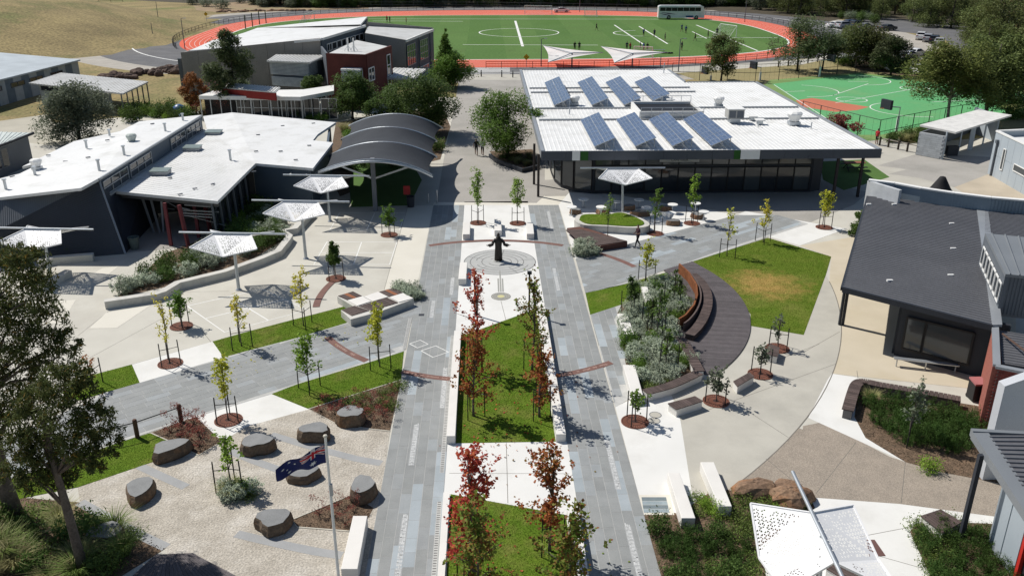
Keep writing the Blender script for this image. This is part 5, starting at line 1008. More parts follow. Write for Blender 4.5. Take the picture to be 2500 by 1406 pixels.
# diamond-patterned seat block
db = thing('diamond_seat', 'low pale seat block topped with timber and concrete diamonds on the plaza', 'bench', tuple(P(920, 770)))
HS = .5; zt_ = HS
outl = [(823, 722), (868, 714), (890, 726), (935, 714), (970, 706), (1010, 728), (1010, 733), (950, 757), (925, 765), (860, 772), (832, 757), (880, 745)]
core = [(823, 722), (862, 711), (895, 724), (960, 703), (1010, 728), (930, 758), (856, 778), (832, 756), (862, 746)]
MB().prism([w2(P(u, v, HS)) for u, v in core], 0, HS - .04, True).build('concrete_base', M_cwall, db)
M_rust = mat('rust_plank', (0.34, 0.13, 0.06), None, 3, .8)
def diamond(px, kind):
    pts = [P(u, v, HS) for u, v in px]
    if kind == 'c': MB().slab(pts, .04).build('concrete_tile', M_wbench, db)
    else:
        A, B, C, D = pts; n = 8
        for i in range(n): t0, t1 = (i + .06) / n, (i + .94) / n; MB().slab([A.lerp(B, t0), A.lerp(B, t1), D.lerp(C, t1), D.lerp(C, t0)], .04).build('plank', M_rust if (kind == 'r' and i in (3, 4)) else M_timber, db)
diamond([(825, 722), (862, 711), (884, 722), (848, 732)], 'r'); diamond([(848, 733), (884, 723), (906, 735), (872, 746)], 'c'); diamond([(888, 724), (922, 712), (948, 724), (910, 735)], 'c'); diamond([(926, 712), (960, 703), (984, 714), (950, 724)], 'r')
diamond([(951, 725), (984, 715), (1009, 728), (974, 737)], 'c'); diamond([(876, 747), (945, 726), (972, 738), (906, 757)], 't'); diamond([(834, 756), (866, 746), (902, 757), (858, 770)], 't')
# ---------- timber deck by the shrub bed: boards across the crescent, corten back wall and curved bench
deck = thing('curved_deck', 'crescent of dark timber decking between shrub bed and right lawn', 'deck', tuple(P(1760, 800)))
DC = (1.74, 49.22); dpoly = [w2(P(u, v)) for u, v in [(1620, 661), (1690, 640)]] + arc(DC[0], DC[1], 14.01, 24, -44, 40) + [w2(P(u, v)) for u, v in [(1720, 915), (1675, 845), (1650, 800), (1668, 745), (1655, 690)]]
bdir = Vector(w2(P(1833, 790))) - Vector(w2(P(1690, 783))); bdir.normalize(); bn = Vector((-bdir.y, bdir.x)); s_all = [Vector(p).dot(bn) for p in dpoly]; s_ = min(s_all); dp = dpoly
k = 0
while s_ < max(s_all) and k < 240:
    w_ = .125; xs = []
    for i in range(len(dp)):
        a = Vector(dp[i]); c = Vector(dp[(i + 1) % len(dp)]); da, dc_ = a.dot(bn) - s_ - w_ / 2, c.dot(bn) - s_ - w_ / 2
        if (da > 0) != (dc_ > 0): xs.append((a + (c - a) * (da / (da - dc_))).dot(bdir))
    xs.sort()
    for a0, a1 in zip(xs[::2], xs[1::2]):
        if a1 - a0 > .15: q = bdir * ((a0 + a1) / 2) + bn * (s_ + w_ / 2); inst('deck_board', unit_box(M_deck, 'deck_board'), deck, (q.x, q.y, .02), math.atan2(bdir.y, bdir.x), (a1 - a0, w_ - .008, .05)); k += 1
    s_ += w_
o = MB().prism(dpoly, 0.0, .05).build('deck_joist', M_black, deck)
cbk = [(1657, 668), (1680, 690), (1698, 720), (1700, 745), (1692, 770), (1672, 795), (1655, 806)]
cw_ = P(1657, 668); t = thing('corten_wall', 'curved rust coloured steel wall behind the crescent bench', 'wall', (cw_.x, cw_.y, 0)); strip(PP(cbk), .1, 0, .72).build('steel_plate', M_corten, t)
cb = thing('crescent_bench', 'dark curved timber bench with tall back standing on the crescent deck', 'bench', tuple(P(1715, 760)))
bp = [P(u, v) for u, v in [(1690, 682), (1712, 703), (1725, 730), (1726, 760), (1716, 790), (1700, 815), (1682, 833)]]
def dense(pts, n):
    out = []
    for i in range(n):
        t = i / (n - 1) * (len(pts) - 1); k = min(int(t), len(pts) - 2); f = t - k; p0, p1, p2, p3 = pts[max(k - 1, 0)], pts[k], pts[k + 1], pts[min(k + 2, len(pts) - 1)]
        out.append(.5 * (2 * p1 + (p2 - p0) * f + (2 * p0 - 5 * p1 + 4 * p2 - p3) * f * f + (3 * p1 - p0 - 3 * p2 + p3) * f ** 3))
    return out
dn = dense(bp, 49); strip([w2(p) for p in dn], .5, .05, .36).build('bench_base', M_timber, cb)
for i in range(48):
    a, c = dn[i], dn[i + 1]; d_ = (c - a).normalized(); n_ = Vector((-d_.y, d_.x, 0)); g = .06 * (c - a); MB().slab([a + g + n_ * .28 + Vector((0, 0, .42)), a + g - n_ * .28 + Vector((0, 0, .42)), c - g - n_ * .28 + Vector((0, 0, .42)), c - g + n_ * .28 + Vector((0, 0, .42))], .05).build('plank', M_timber, cb)
bk = dense([P(u, v) for u, v in [(1667, 672), (1690, 694), (1706, 722), (1709, 750), (1700, 777), (1683, 800), (1668, 812)]], 30)
strip([w2(p) for p in bk], .09, .05, .6).build('bench_back', M_timber, cb)
# timber coping running down the bed edge, on a white wall
cp_ = thing('planter_bench', 'angled timber topped white planter wall below the crescent deck', 'bench', tuple(P(1680, 900)))
for pts, h in [([(1652, 826), (1668, 832), (1708, 905)], .45), ([(1706, 908), (1640, 938), (1575, 956)], .45)]:
    w_ = [P(u, v, h) for u, v in pts]; dd = dense(w_, 26); strip([w2(p) for p in w_], .42, 0, h - .05).build('concrete_base', M_wbench, cp_)
    for i in range(25):
        a, c = dd[i], dd[i + 1]; d_ = (c - a).normalized(); n_ = Vector((-d_.y, d_.x, 0)); g = .05 * (c - a); MB().slab([a + g + n_ * .27, a + g - n_ * .27, c - g - n_ * .27, c - g + n_ * .27], .05).build('plank', M_timber, cp_)
# L-shaped planter bench round the rosemary bed
lp = thing('planter_bench', 'L shaped planter bench with dark timber slats around the rosemary bed', 'bench', tuple(P(2100, 950)))
w_ = [P(u, v, .5) for u, v in [(2070, 1000), (2082, 958), (2092, 936), (2110, 930), (2150, 938), (2250, 955), (2346, 973)]]; dd = dense(w_, 60); strip([w2(p) for p in dd], .40, 0, .44).build('planter_wall', mat('planter_grey', (0.16, 0.15, 0.145), None, 1, .8), lp)
for i in range(59):
    a, c = dd[i], dd[i + 1]; d_ = (c - a).normalized(); n_ = Vector((-d_.y, d_.x, 0)); g = .05 * (c - a); MB().slab([a + g + n_ * .27, a + g - n_ * .27, c - g - n_ * .27, c - g + n_ * .27], .05).build('plank', M_timber, lp)
# bottom-left timber deck in the tree's shade
dk2 = thing('boardwalk', 'dark timber boardwalk in tree shade at the bottom edge of the gravel court', 'deck', tuple(P(430, 1390)))
A, B, C, D = P(300, 1430), P(380, 1356), P(470, 1352), P(620, 1430)
for i in range(22): t0, t1 = (i + .04) / 22, (i + .96) / 22; MB().slab([A.lerp(D, t0) + Vector((0, 0, .06)), A.lerp(D, t1) + Vector((0, 0, .06)), B.lerp(C, t1) + Vector((0, 0, .06)), B.lerp(C, t0) + Vector((0, 0, .06))], .05).build('deck_board', M_deck, dk2)

# ---------- raised lawn planter and timber wedge in front of the cafeteria
rp = thing('lawn_planter', 'raised teardrop planter with lawn and pale concrete rim before the cafeteria', 'planter', tuple(P(1490, 550)))
rim = [(1402, 538), (1410, 525), (1440, 522), (1480, 524), (1510, 518), (1535, 521), (1580, 540), (1582, 552), (1545, 556), (1480, 552), (1425, 549)]
rz_ = .55; rw = dense([P(u, v, rz_) for u, v in rim + rim[:1]], 45)[:-1]; MB().prism([w2(p) for p in rw], 0, rz_, True).build('rim', M_cwall, rp)
cen = sum(rw, Vector()) / len(rw); inr = [w2(cen + (p - cen) * .86) for p in rw]; o = MB().prism(inr, rz_ - .02, rz_ + .05).build('planter_lawn', M_lawn, rp); LAWNS['planter_lawn'] = (inr, rz_ + .05)
wd = thing('timber_wedge', 'wedge shaped dark timber platform with red edge beside the right path', 'deck', tuple(P(1450, 600)))
A, B, C, D = P(1382, 561, .12), P(1400, 560, .2), P(1532, 592, .6), P(1428, 602, .55)
wq = [P(1381, 561, .35), P(1418, 560, .35), P(1531, 588, .5), P(1432, 603, .45)]
MB().prism([w2(P(1384, 566)), w2(P(1420, 562)), w2(P(1531, 604)), w2(P(1441, 618))], 0, [.3, .3, .45, .4]).build('platform_side', mat('red_timber_edge', (0.13, 0.06, 0.045), None, 3, .8), wd)
n = 24
for i in range(n): t0, t1 = (i + .05) / n, (i + .95) / n; MB().slab([wq[0].lerp(wq[3], t0), wq[0].lerp(wq[3], t1), wq[1].lerp(wq[2], t1), wq[1].lerp(wq[2], t0)], .05).build('deck_board', M_timber, wd)
# ---------- round tables and boulder stools
def round_table(u, v, label, r=.42, tz=.74):
    p = P(u, v); t = thing('round_table', label, 'table', p, 'round white tables before the cafeteria'); MB().lathe([(r - .03, tz - .06), (r, tz - .05), (r, tz - .01), (r - .02, tz), (.001, tz)], p, 24).build('table_top', M_white_p, t); MB().lathe([(.22, 0), (.22, .02), (.05, .05), (.045, tz - .06)], p, 12).build('pedestal', M_galv, t); return t
TB = [(1395, 526, 'round white table at the left end of the terrace'), (1467, 526, 'round white table just behind the planter lawn'), (1424, 507, 'round white table in roof shade at the far left'), (1502, 513, 'round white table in roof shade behind the star shade post'), (1559, 508, 'round white table in roof shade in the middle'), (1577, 528, 'round white table with dappled shade beside the brown boulder'), (1641, 520, 'round white table standing in front of the shade line'), (1637, 541, 'round white table nearest the diagonal path'), (1697, 517, 'round white table partly behind the staked tree'), (1717, 538, 'round white table at the right end of the terrace')]
for u, v, lb in TB: round_table(u, v, lb)
M_rock = mat('basalt_side', (0.17, 0.125, 0.085), (0.095, 0.072, 0.055), 3, 0.9, 0.7, 7, grain=0.3, gscale=12, stain=(0.22, 0.12, 0.06), stscale=1.2)
M_rtop = mat('sawn_basalt', (0.24, 0.245, 0.245), (0.20, 0.205, 0.205), 2, 0.75, 0.1, 20, grain=0.1, gscale=20)
M_rock_b = mat('brown_boulder', (0.25, 0.16, 0.10), (0.17, 0.11, 0.075), 1.6, 0.9, 0.6, 6, grain=0.3, gscale=10, stain=(0.33, 0.15, 0.065), stscale=.9)
def boulder(u, v, sx, sy, h, label, rz=0.0, cut=True, group='sawn basalt boulders', seed=0, m_=None):
    p = P(u, v); t = thing('boulder', label, 'boulder', p, group); rr = random.Random(seed + int(u)); n = 14; rad = [1 + .22 * (rr.random() - .5) + .1 * math.sin(3 * i * 2 * math.pi / n + u) for i in range(n)]
    ca, sa = math.cos(rz), math.sin(rz); b = MB(); lev = [(0, .98), (.25, 1.06), (.6, 1.03), (.9, .95), (1, .9)] if cut else [(0, .9), (.2, 1.05), (.5, 1.0), (.78, .8), (.95, .45), (1.0, .2)]
    for z, s in lev:
        for i in range(n):
            a = 2 * math.pi * i / n; k = rad[i] * s * (1 + ((.07 if cut else .22) * (rr.random() - .5) if z < 1 else 0)); x, y = sx * k * math.cos(a), sy * k * math.sin(a); b.v.append((p.x + x * ca - y * sa, p.y + x * sa + y * ca, h * z - .03 + (.06 * h * math.sin(a + u) if cut and z > .8 else (.1 * h * (rr.random() - .5) if not cut else 0))))
    for k in range(len(lev) - 1):
        for i in range(n): q = (i + 1) % n; b.f.append((k * n + i, k * n + q, (k + 1) * n + q, (k + 1) * n + i))
    top = b.v[-n:]
    if not cut: b.f.append(tuple(range(len(b.v) - n, len(b.v))))
    b.build('rock_body', m_ or (M_rock if cut else M_rock_b), t, smooth=False)
    if cut: MB().face([(x, y, z + .004) for x, y, z in top]).build('sawn_top', M_rtop, t)
    return t
BLD = [(417, 1112, .72, .52, .5, 'flat topped boulder at the edge of the left lawn', .5), (630, 1098, .62, .5, .5, 'flat topped boulder left of the flag behind the staked sapling', 0), (770, 1068, .62, .5, .5, 'flat topped boulder behind the top of the flagpole', 0), (857, 1030, .62, .55, .55, 'flat topped boulder among the red leaved shrubs', 0), (742, 1168, .62, .42, .4, 'brown flat topped boulder just below the flag', .2), (888, 1210, .45, .62, .55, 'tall narrow boulder against the left path', .1), (672, 1288, .62, .5, .5, 'flat topped boulder nearest the camera left of the flagpole', .1), (346, 1212, .5, .6, .5, 'orange sided boulder alone on the left of the gravel court', .3), (262, 1318, .6, .5, .45, 'dark boulder in the garden bed behind the gum trunk', .2)]
for i, (u, v, sx, sy, h, lb, rz) in enumerate(BLD): boulder(u, v, sx * 1.12, sy * 1.12, h * 1.12, lb, rz, seed=i)
for u, v, lb in [(1405, 522, 'low brown boulder seat beside the left end table'), (1470, 522, 'low brown boulder seat under the table behind the planter'), (1562, 527, 'wide brown boulder seat at the planter tip'), (1643, 549, 'low boulder seat next to the nearest table'), (1703, 533, 'low boulder seat by the right end table'), (1535, 512, 'boulder seat in roof shade behind the planter'), (1625, 514, 'boulder seat in roof shade by the middle tables')]:
    boulder(u, v, .5 if 'wide' not in lb else .75, .42, .42, lb, 0, group='boulder seats by the cafeteria', m_=M_rock_b)
boulder(1845, 1202, .95, .5, .6, 'elongated brown boulder left of the leaning shade spine', 0, False, 'brown garden boulders'); boulder(1930, 1225, .85, .6, .65, 'rounded orange brown boulder under the shade spine', 0, False, 'brown garden boulders'); boulder(1920, 1188, .6, .4, .25, 'flat brown rock behind the two big brown boulders', 0, False, 'brown garden boulders')

# ---------- flagpole and flag
fb = P(828, 1425); t = thing('flagpole', 'tall white flagpole with a finial beside the pale concrete bench', 'flagpole', fb)
ztop = PZ(797, 1066, fb.x, fb.y); MB().tube([fb, (fb.x, fb.y, ztop)], [.055, .04], 10).build('pole', M_white_p, t); MB().lathe([(.06, 0), (.075, .03), (.06, .07), (.01, .09)], (fb.x, fb.y, ztop), 10).build('finial', mat('cream_finial', (0.7, 0.66, 0.55)), t); MB().box((fb.x + .04, fb.y - .05, ztop - 2.0), (.1, .08, .45)).build('cleat_box', M_flash, t)
fl = thing('flag', 'blue national flag with stars and a red white canton hanging from the flagpole', 'flag', (fb.x, fb.y, ztop - .3)); fl_l, fl_h = 1.7, .68
def flag_pt(s, t_): # s along fly, t_ down the hoist
    x = -s * fl_l * .93; z = -t_ * fl_h * (1 - .35 * s) - .70 * s ** 1.15; y = .13 * math.sin(s * 10 + t_ * 1.8) * min(1, s * 3) - .25 * s
    return Vector((fb.x + x - .05, fb.y + y, ztop - .3 + z))
def flag_patch(mm, s0, s1, t0, t1, n=24, mth=8, lift=0.0):
    k = len(mm.v)
    for j in range(mth + 1):
        for i in range(n + 1): p = flag_pt(s0 + (s1 - s0) * i / n, t0 + (t1 - t0) * j / mth); mm.v.append((p.x, p.y - lift, p.z))
    mm.f += [(k + j * (n + 1) + i, k + j * (n + 1) + i + 1, k + (j + 1) * (n + 1) + i + 1, k + (j + 1) * (n + 1) + i) for j in range(mth) for i in range(n)]
m = MB(); flag_patch(m, 0, 1, 0, 1, 40, 10); m.build('cloth', mat('flag_blue', (0.012, 0.018, 0.085), None, 3, .8, trans=.15), fl, smooth=True)
def flag_bar(mm, a, c, wd, lift):
    a = Vector(a); c = Vector(c); d_ = (c - a).normalized(); n_ = Vector((-d_.y * .5, d_.x * 2)).normalized() * wd; k = len(mm.v); q = 14
    for i in range(q + 1):
        for sg in (-1, 1): s = a.lerp(c, i / q) + Vector((n_.x * sg * .5, n_.y * sg)); p = flag_pt(s.x, s.y); mm.v.append((p.x, p.y - lift, p.z))
    mm.f += [(k + 2 * i, k + 2 * i + 1, k + 2 * i + 3, k + 2 * i + 2) for i in range(q)]
mw, mr = MB(), MB()
for a, c in [((.02, .03), (.48, .47)), ((.02, .47), (.48, .03))]: flag_bar(mw, a, c, .05, .008); flag_bar(mr, a, c, .018, .014)
for a, c in [((0, .25), (.5, .25)), ((.25, 0), (.25, .5))]: flag_bar(mw, a, c, .085, .011); flag_bar(mr, a, c, .05, .017)
mw.build('white_cross', mat('flag_white', (0.75, 0.75, 0.75)), fl); mr.build('red_cross', mat('flag_red', (0.5, 0.02, 0.03)), fl)
for cs, ct, r_ in [(.25, .76, .13), (.75, .2, .07), (.75, .82, .07), (.64, .45, .065), (.87, .4, .065), (.79, .6, .04)]:
    st_ = MB(); q = []
    for i in range(14): a = math.pi * i / 7 + math.pi / 2; k = r_ if i % 2 == 0 else r_ * .45; p = flag_pt(min(.995, cs + k * .55 * math.cos(a)), min(.99, ct + k * math.sin(a))); q.append((p.x, p.y - .012, p.z))
    c_ = flag_pt(cs, ct); c_ = (c_.x, c_.y - .012, c_.z)
    for i in range(14): st_.face([c_, q[i], q[(i + 1) % 14]])
    st_.build('star', mat('flag_white', (0.75, 0.75, 0.75)), fl)
# ---------- small furniture
for u, v, lb in [(1160, 770, 'black square headed lamp post in the left maple row'), (1292, 770, 'black square headed lamp post in the right maple row')]:
    p = P(u, v); h = PZ(u, 668, p.x, p.y); t = thing('lamp_post', lb, 'lamp', p, 'square headed lamp posts'); MB().box((p.x, p.y, h / 2), (.1, .1, h)).build('post', M_black, t); MB().box((p.x, p.y, h + .06), (.26, .26, .14)).build('lamp_head', M_black, t)
rl_ = thing('bollard_rail', 'two brown timber bollards joined by a cable beside the left lawn', 'rail', tuple(P(336, 1068)))
pa, pb_, pcx = P(336, 1068), P(443, 1030), P(120, 1120)
for q in (pa, pb_, pcx): MB().tube([q, q + Vector((0, 0, .9)), q + Vector((0, 0, .95))], [.1, .1, .07], 10).build('bollard', mat('stained_timber_post', (0.13, 0.07, 0.05), None, 4, .8), rl_)
MB().tube([pcx + Vector((0, 0, .75)), pa + Vector((0, 0, .78)), pb_ + Vector((0, 0, .78))], .025, 6).build('cable', M_black, rl_)
p = P(2378, 975); t = thing('wheelie_bin', 'dark wheelie bin with dusty pink lid at the brick corner', 'bin', p); MB().prism([(p.x - .27, p.y - .3), (p.x + .27, p.y - .3), (p.x + .27, p.y + .3), (p.x - .27, p.y + .3)], .08, .95).build('bin_body', M_black, t); MB().slab([(p.x - .3, p.y - .34, 1.02), (p.x + .3, p.y - .34, 1.02), (p.x + .3, p.y + .3, 1.1), (p.x - .3, p.y + .3, 1.1)], .08).build('lid', mat('bin_lid_pink', (0.42, 0.16, 0.16)), t)
for k in (-.2, .2): MB().tube([(p.x + k - .04, p.y + .3, .1), (p.x + k + .04, p.y + .3, .1)], .1, 10).build('wheel', M_black, t)
p = P(2384, 905); t = thing('drinking_fountain', 'tall dark steel bottle refill station with grey top beside the brick corner', 'fountain', p); MB().box((p.x, p.y, .62), (.34, .34, 1.24)).build('cabinet', mat('dark_red_cabinet', (0.09, 0.025, 0.03)), t); MB().lathe([(.24, 1.24), (.25, 1.3), (.22, 1.36), (.001, 1.37)], p, 14).build('basin', M_galv, t); MB().box((p.x - .18, p.y, .62), (.02, .3, 1.2)).build('side_plate', M_white_p, t)
bA, bB = P(2183, 875, .45), P(2342, 893, .45); t = thing('aluminium_bench', 'long slim aluminium bench along the shaded glazed wall', 'bench', ((bA.x + bB.x) / 2, (bA.y + bB.y) / 2, 0)); d_ = (bB - bA); n_ = Vector((-d_.y, d_.x, 0)).normalized()
for k in (0, 1): MB().beam(bA + n_ * (k * .16), bB + n_ * (k * .16), .14, .04).build('seat_slat', M_galv, t)
for f in (.05, .5, .95): q = bA.lerp(bB, f); MB().beam((q.x, q.y, 0), (q.x, q.y, .43), .05, .05).build('leg', M_galv, t)
p = P(330, 608); t = thing('litter_bin', 'green grey tapered litter bin in the porch shade by the wedge wall', 'bin', p); MB().lathe([(.28, 0), (.36, .75), (.4, .85), (.4, .92), (.34, .92), (.3, .6)], p, 14, caps=False).build('bin_body', mat('bin_green', (0.12, 0.15, 0.14)), t); MB().lathe([(.001, .5), (.29, .5)], p, 14, caps=False).build('liner', M_black, t)
p = P(1003, 505); t = thing('litter_bin', 'dark bin with red poster board behind it under the arched canopy', 'bin', p); MB().lathe([(.28, 0), (.34, .8), (.36, .9), (.3, .9), (.28, .6)], p, 14, caps=False).build('bin_body', M_char, t); MB().box((p.x - .35, p.y + .8, 1.2), (.55, .08, .75)).build('sign_board', mat('poster_red', (0.5, 0.05, 0.05)), t); MB().box((p.x - .35, p.y + .85, .5), (.06, .06, 1.0)).build('sign_post', M_black, t)
p = P(2083, 415); t = thing('picnic_table', 'brown picnic table with bench seats on the shaded synthetic lawn', 'table', p); MB().box((p.x, p.y, .74), (2.0, .75, .06)).build('table_top', mat('brown_slats', (0.28, 0.12, 0.08)), t)
for k in (-1, 1): MB().box((p.x, p.y + k * .75, .44), (2.0, .28, .05)).build('bench_seat', M_black, t); MB().beam((p.x + k * .7, p.y - .7, 0), (p.x + k * .7, p.y + .2, .72), .06, .06).beam((p.x + k * .7, p.y + .7, 0), (p.x + k * .7, p.y - .2, .72), .06, .06).build('leg', M_black, t)
for u, v, lb in [(1600, 1013, 'upper of two round access covers beside the lowest tree grate'), (1597, 1027, 'lower of two round access covers beside the lowest tree grate')]:
    p = P(u, v); t = thing('access_cover', lb, 'manhole cover', p, 'round access covers'); MB().lathe([(.26, .012), (.26, .018), (.001, .018)], p, 20).build('lid', M_greyc, t); MB().lathe([(.29, .012), (.29, .022), (.26, .022), (.26, .012)], p, 20, caps=False).build('ring', M_slate, t)
o = MB().prism(PP([(1023, 767), (1036, 767), (1035, 772), (1022, 772)]), .02, .03).build('drain_cover', M_char, org=tuple(P(1029, 770))); tag(o, 'small dark square drain cover in the left path', 'drain cover')
for u, v, h, lb in [(1312, 452, 0, 'x')]: pass
lpn = P(1310, 455)
# low rail posts at the membrane
pr_ = P(1067, 495); t = thing('water_tap', 'pale steel water bubbler posts at the right edge of the arched canopy', 'tap', pr_)
for dx, h in ((0, 1.1), (-.75, .8)): MB().tube([pr_ + Vector((dx, 0, 0)), pr_ + Vector((dx, 0, h))], .07, 8).build('post', M_galv, t)
# planter kerb beside the avenue tree
for pts, lb in [([(1196, 385), (1216, 400), (1276, 422), (1316, 412)], 'dark low kerb wall of the avenue tree bed')]:
    w_ = PP(pts); o = strip(w_, .25, 0, .4).build('planter_kerb', M_char, org=(w_[0][0], w_[0][1], 0)); tag(o, lb, 'wall')
# ---------- statue of a robed figure with open arms
sp = P(1217, 637); t = thing('statue', 'dark bronze statue of a robed figure with open arms on the stone disc', 'statue', sp); M_brz = mat('dark_bronze', (0.035, 0.028, 0.023), (0.022, 0.018, 0.015), 4, 0.5, 0.3, 20, spec=.5, metal=.35)
def loft(levels, n=20, cx=0, cy=0):
    b = MB()
    for z, rx, ry, dy in levels:
        for i in range(n): a = 2 * math.pi * i / n; fold = 1 + (.05 * math.sin(a * 7) * max(0, 1 - z / 1.0)); b.v.append((cx + rx * fold * math.cos(a), cy + dy + ry * fold * math.sin(a), z))
    for k in range(len(levels) - 1):
        for i in range(n): q = (i + 1) % n; b.f.append((k * n + i, k * n + q, (k + 1) * n + q, (k + 1) * n + i))
    b.f.append(tuple(range(n - 1, -1, -1))); b.f.append(tuple(range((len(levels) - 1) * n, len(levels) * n))); return b
b = loft([(.07, .28, .22, 0), (.4, .27, .2, 0), (.8, .25, .185, 0), (1.05, .23, .17, 0), (1.3, .25, .17, 0), (1.55, .28, .16, 0), (1.65, .22, .13, 0), (1.7, .1, .1, 0), (1.76, .075, .08, -.01), (1.82, .095, .11, -.02), (1.92, .105, .125, -.03), (2.0, .09, .105, -.02), (2.05, .03, .04, -.01)], 20, sp.x, sp.y)
for s in (-1, 1):
    b.tube([(sp.x + s * .2, sp.y, 1.58), (sp.x + s * .36, sp.y - .02, 1.38), (sp.x + s * .42, sp.y - .06, 1.22), (sp.x + s * .62, sp.y - .2, 1.2)], [.1, .1, .11, .12], 10); b.tube([(sp.x + s * .6, sp.y - .18, 1.21), (sp.x + s * .68, sp.y - .24, 1.22), (sp.x + s * .74, sp.y - .28, 1.24)], [.05, .055, .04], 8)
    for k in range(4): b.tube([(sp.x + s * .73, sp.y - .25 - k * .025, 1.235), (sp.x + s * .79, sp.y - .27 - k * .03, 1.25), (sp.x + s * .835, sp.y - .28 - k * .032, 1.28)], [.014, .013, .009], 6)
    b.tube([(sp.x + s * .69, sp.y - .2, 1.24), (sp.x + s * .73, sp.y - .18, 1.3)], [.015, .011], 6)
    b.tube([(sp.x + s * .1, sp.y - .02, .06), (sp.x + s * .11, sp.y - .2, .05), (sp.x + s * .11, sp.y - .3, .04)], [.06, .06, .035], 8)
b.build('robed_figure', M_brz, t, smooth=True); MB().lathe([(.13, 1.62), (.17, 1.66), (.16, 1.74), (.09, 1.76)], (sp.x, sp.y + .06, 0), 12).build('hood', M_brz, t, smooth=True)
MB().lathe([(.36, .02), (.36, .06), (.001, .06)], sp, 24).build('plinth', mat('plinth_stone', (0.45, 0.45, 0.43)), t)
# ================================================================ planting
def leafmat(name, c1, c2, ic=None, ov=0.0, trans=0.32): return mat(name, c1, c2, 0.9, 0.6, isl=0.2, isl_col=ic, coord='obj', grain=0, trans=trans, spec=0.12, ov=ov)
LM = {'olive': leafmat('olive_gum_leaf', (0.202, 0.227, 0.065), (0.130, 0.163, 0.049)), 'gum': leafmat('gum_leaf', (0.150, 0.176, 0.058), (0.098, 0.124, 0.044), ov=.35), 'gumd': leafmat('dark_gum_leaf', (0.119, 0.147, 0.063), (0.078, 0.105, 0.047), ov=.3), 'grey': leafmat('grey_green_leaf', (0.202, 0.240, 0.163), (0.137, 0.169, 0.111), ov=.25), 'russet': leafmat('russet_gum_leaf', (0.195, 0.150, 0.072), (0.130, 0.111, 0.052), ov=.3),
      'dark': leafmat('dark_green_leaf', (0.101, 0.163, 0.039), (0.068, 0.117, 0.029), ov=.2), 'mid': leafmat('mid_green_leaf', (0.150, 0.247, 0.042), (0.098, 0.182, 0.031), ov=.15), 'bright': leafmat('fresh_green_leaf', (0.260, 0.390, 0.055), (0.182, 0.305, 0.039)),
      'yel': leafmat('yellow_green_leaf', (0.598, 0.572, 0.065), (0.390, 0.442, 0.052)), 'gold': leafmat('golden_leaf', (0.620, 0.598, 0.078), (0.620, 0.520, 0.078)), 'red': leafmat('crimson_leaf', (0.598, 0.072, 0.058), (0.416, 0.058, 0.052), [(0, (1, 1, 1)), (.7, (.8, 1.3, 1)), (1, (1.1, 2.8, 1.1))], trans=.35),
      'rust': leafmat('rust_leaf', (0.42, 0.085, 0.045), (0.27, 0.115, 0.04), [(0, (1, 1, 1)), (.55, (1.2, 1.3, 1)), (1, (.45, 1.35, .8))], trans=.35), 'amber': leafmat('amber_green_leaf', (0.28, 0.20, 0.05), (0.17, 0.20, 0.042), [(0, (1.35, .55, 1)), (.35, (1, 1, 1)), (1, (.6, 1.15, .8))], trans=.35), 'orange': leafmat('orange_leaf', (0.42, 0.16, 0.05), (0.26, 0.13, 0.05)),
      'west': leafmat('silver_shrub_leaf', (0.429, 0.481, 0.364), (0.286, 0.338, 0.234), ov=.15, trans=.1), 'rosem': leafmat('rosemary_leaf', (0.078, 0.138, 0.032), (0.048, 0.095, 0.022), ov=.2), 'tuft': leafmat('tussock_blade', (0.390, 0.364, 0.169), (0.247, 0.267, 0.111), ov=.2), 'maroon': leafmat('maroon_leaf', (0.351, 0.111, 0.085), (0.221, 0.078, 0.065)), 'cover': leafmat('ground_cover_leaf', (0.195, 0.260, 0.065), (0.117, 0.182, 0.046), ov=.2), 'twig': mat('bare_twig', (0.182, 0.091, 0.078), None, 3, .8)}
M_bark = mat('gum_bark', (0.15, 0.125, 0.105), (0.085, 0.07, 0.06), 3, 0.9, 0.5, 12, grain=0.25, gscale=14, coord='obj'); M_barkd = mat('dark_bark', (0.075, 0.06, 0.05), (0.05, 0.04, 0.034), 3, 0.9, grain=0.2, coord='obj'); M_barkp = mat('pale_bark', (0.30, 0.27, 0.23), (0.22, 0.19, 0.16), 3, 0.85, grain=0.2, coord='obj')
def leaves(name, pts, size, m, asp=.55, upb=.3, droop=0.0, rg=None):
    rg = rg or rng; n = len(pts); nr = rg.normal(size=(n, 3)); nr[:, 2] = np.abs(nr[:, 2]) + upb; nr /= np.linalg.norm(nr, axis=1)[:, None]
    t = rg.normal(size=(n, 3)); t[:, 2] -= droop; u = t - nr * np.sum(t * nr, axis=1)[:, None]; u /= np.linalg.norm(u, axis=1)[:, None]; v = np.cross(nr, u); s = size * rg.uniform(.6, 1.3, n)[:, None]
    co = np.empty((n, 4, 3)); co[:, 0] = pts - u * s * .5; co[:, 1] = pts + v * s * asp * .5; co[:, 2] = pts + u * s * .5; co[:, 3] = pts - v * s * asp * .5
    return quads(name, co, m)
def quads(name, co, m):
    n = len(co); me = bpy.data.meshes.new(name); me.vertices.add(n * 4); me.vertices.foreach_set('co', co.reshape(-1).astype(np.float32)); me.loops.add(n * 4); me.loops.foreach_set('vertex_index', np.arange(n * 4, dtype=np.int32))
    me.polygons.add(n); me.polygons.foreach_set('loop_start', np.arange(0, n * 4, 4, dtype=np.int32)); me.materials.append(m); me.update(calc_edges=True); return me
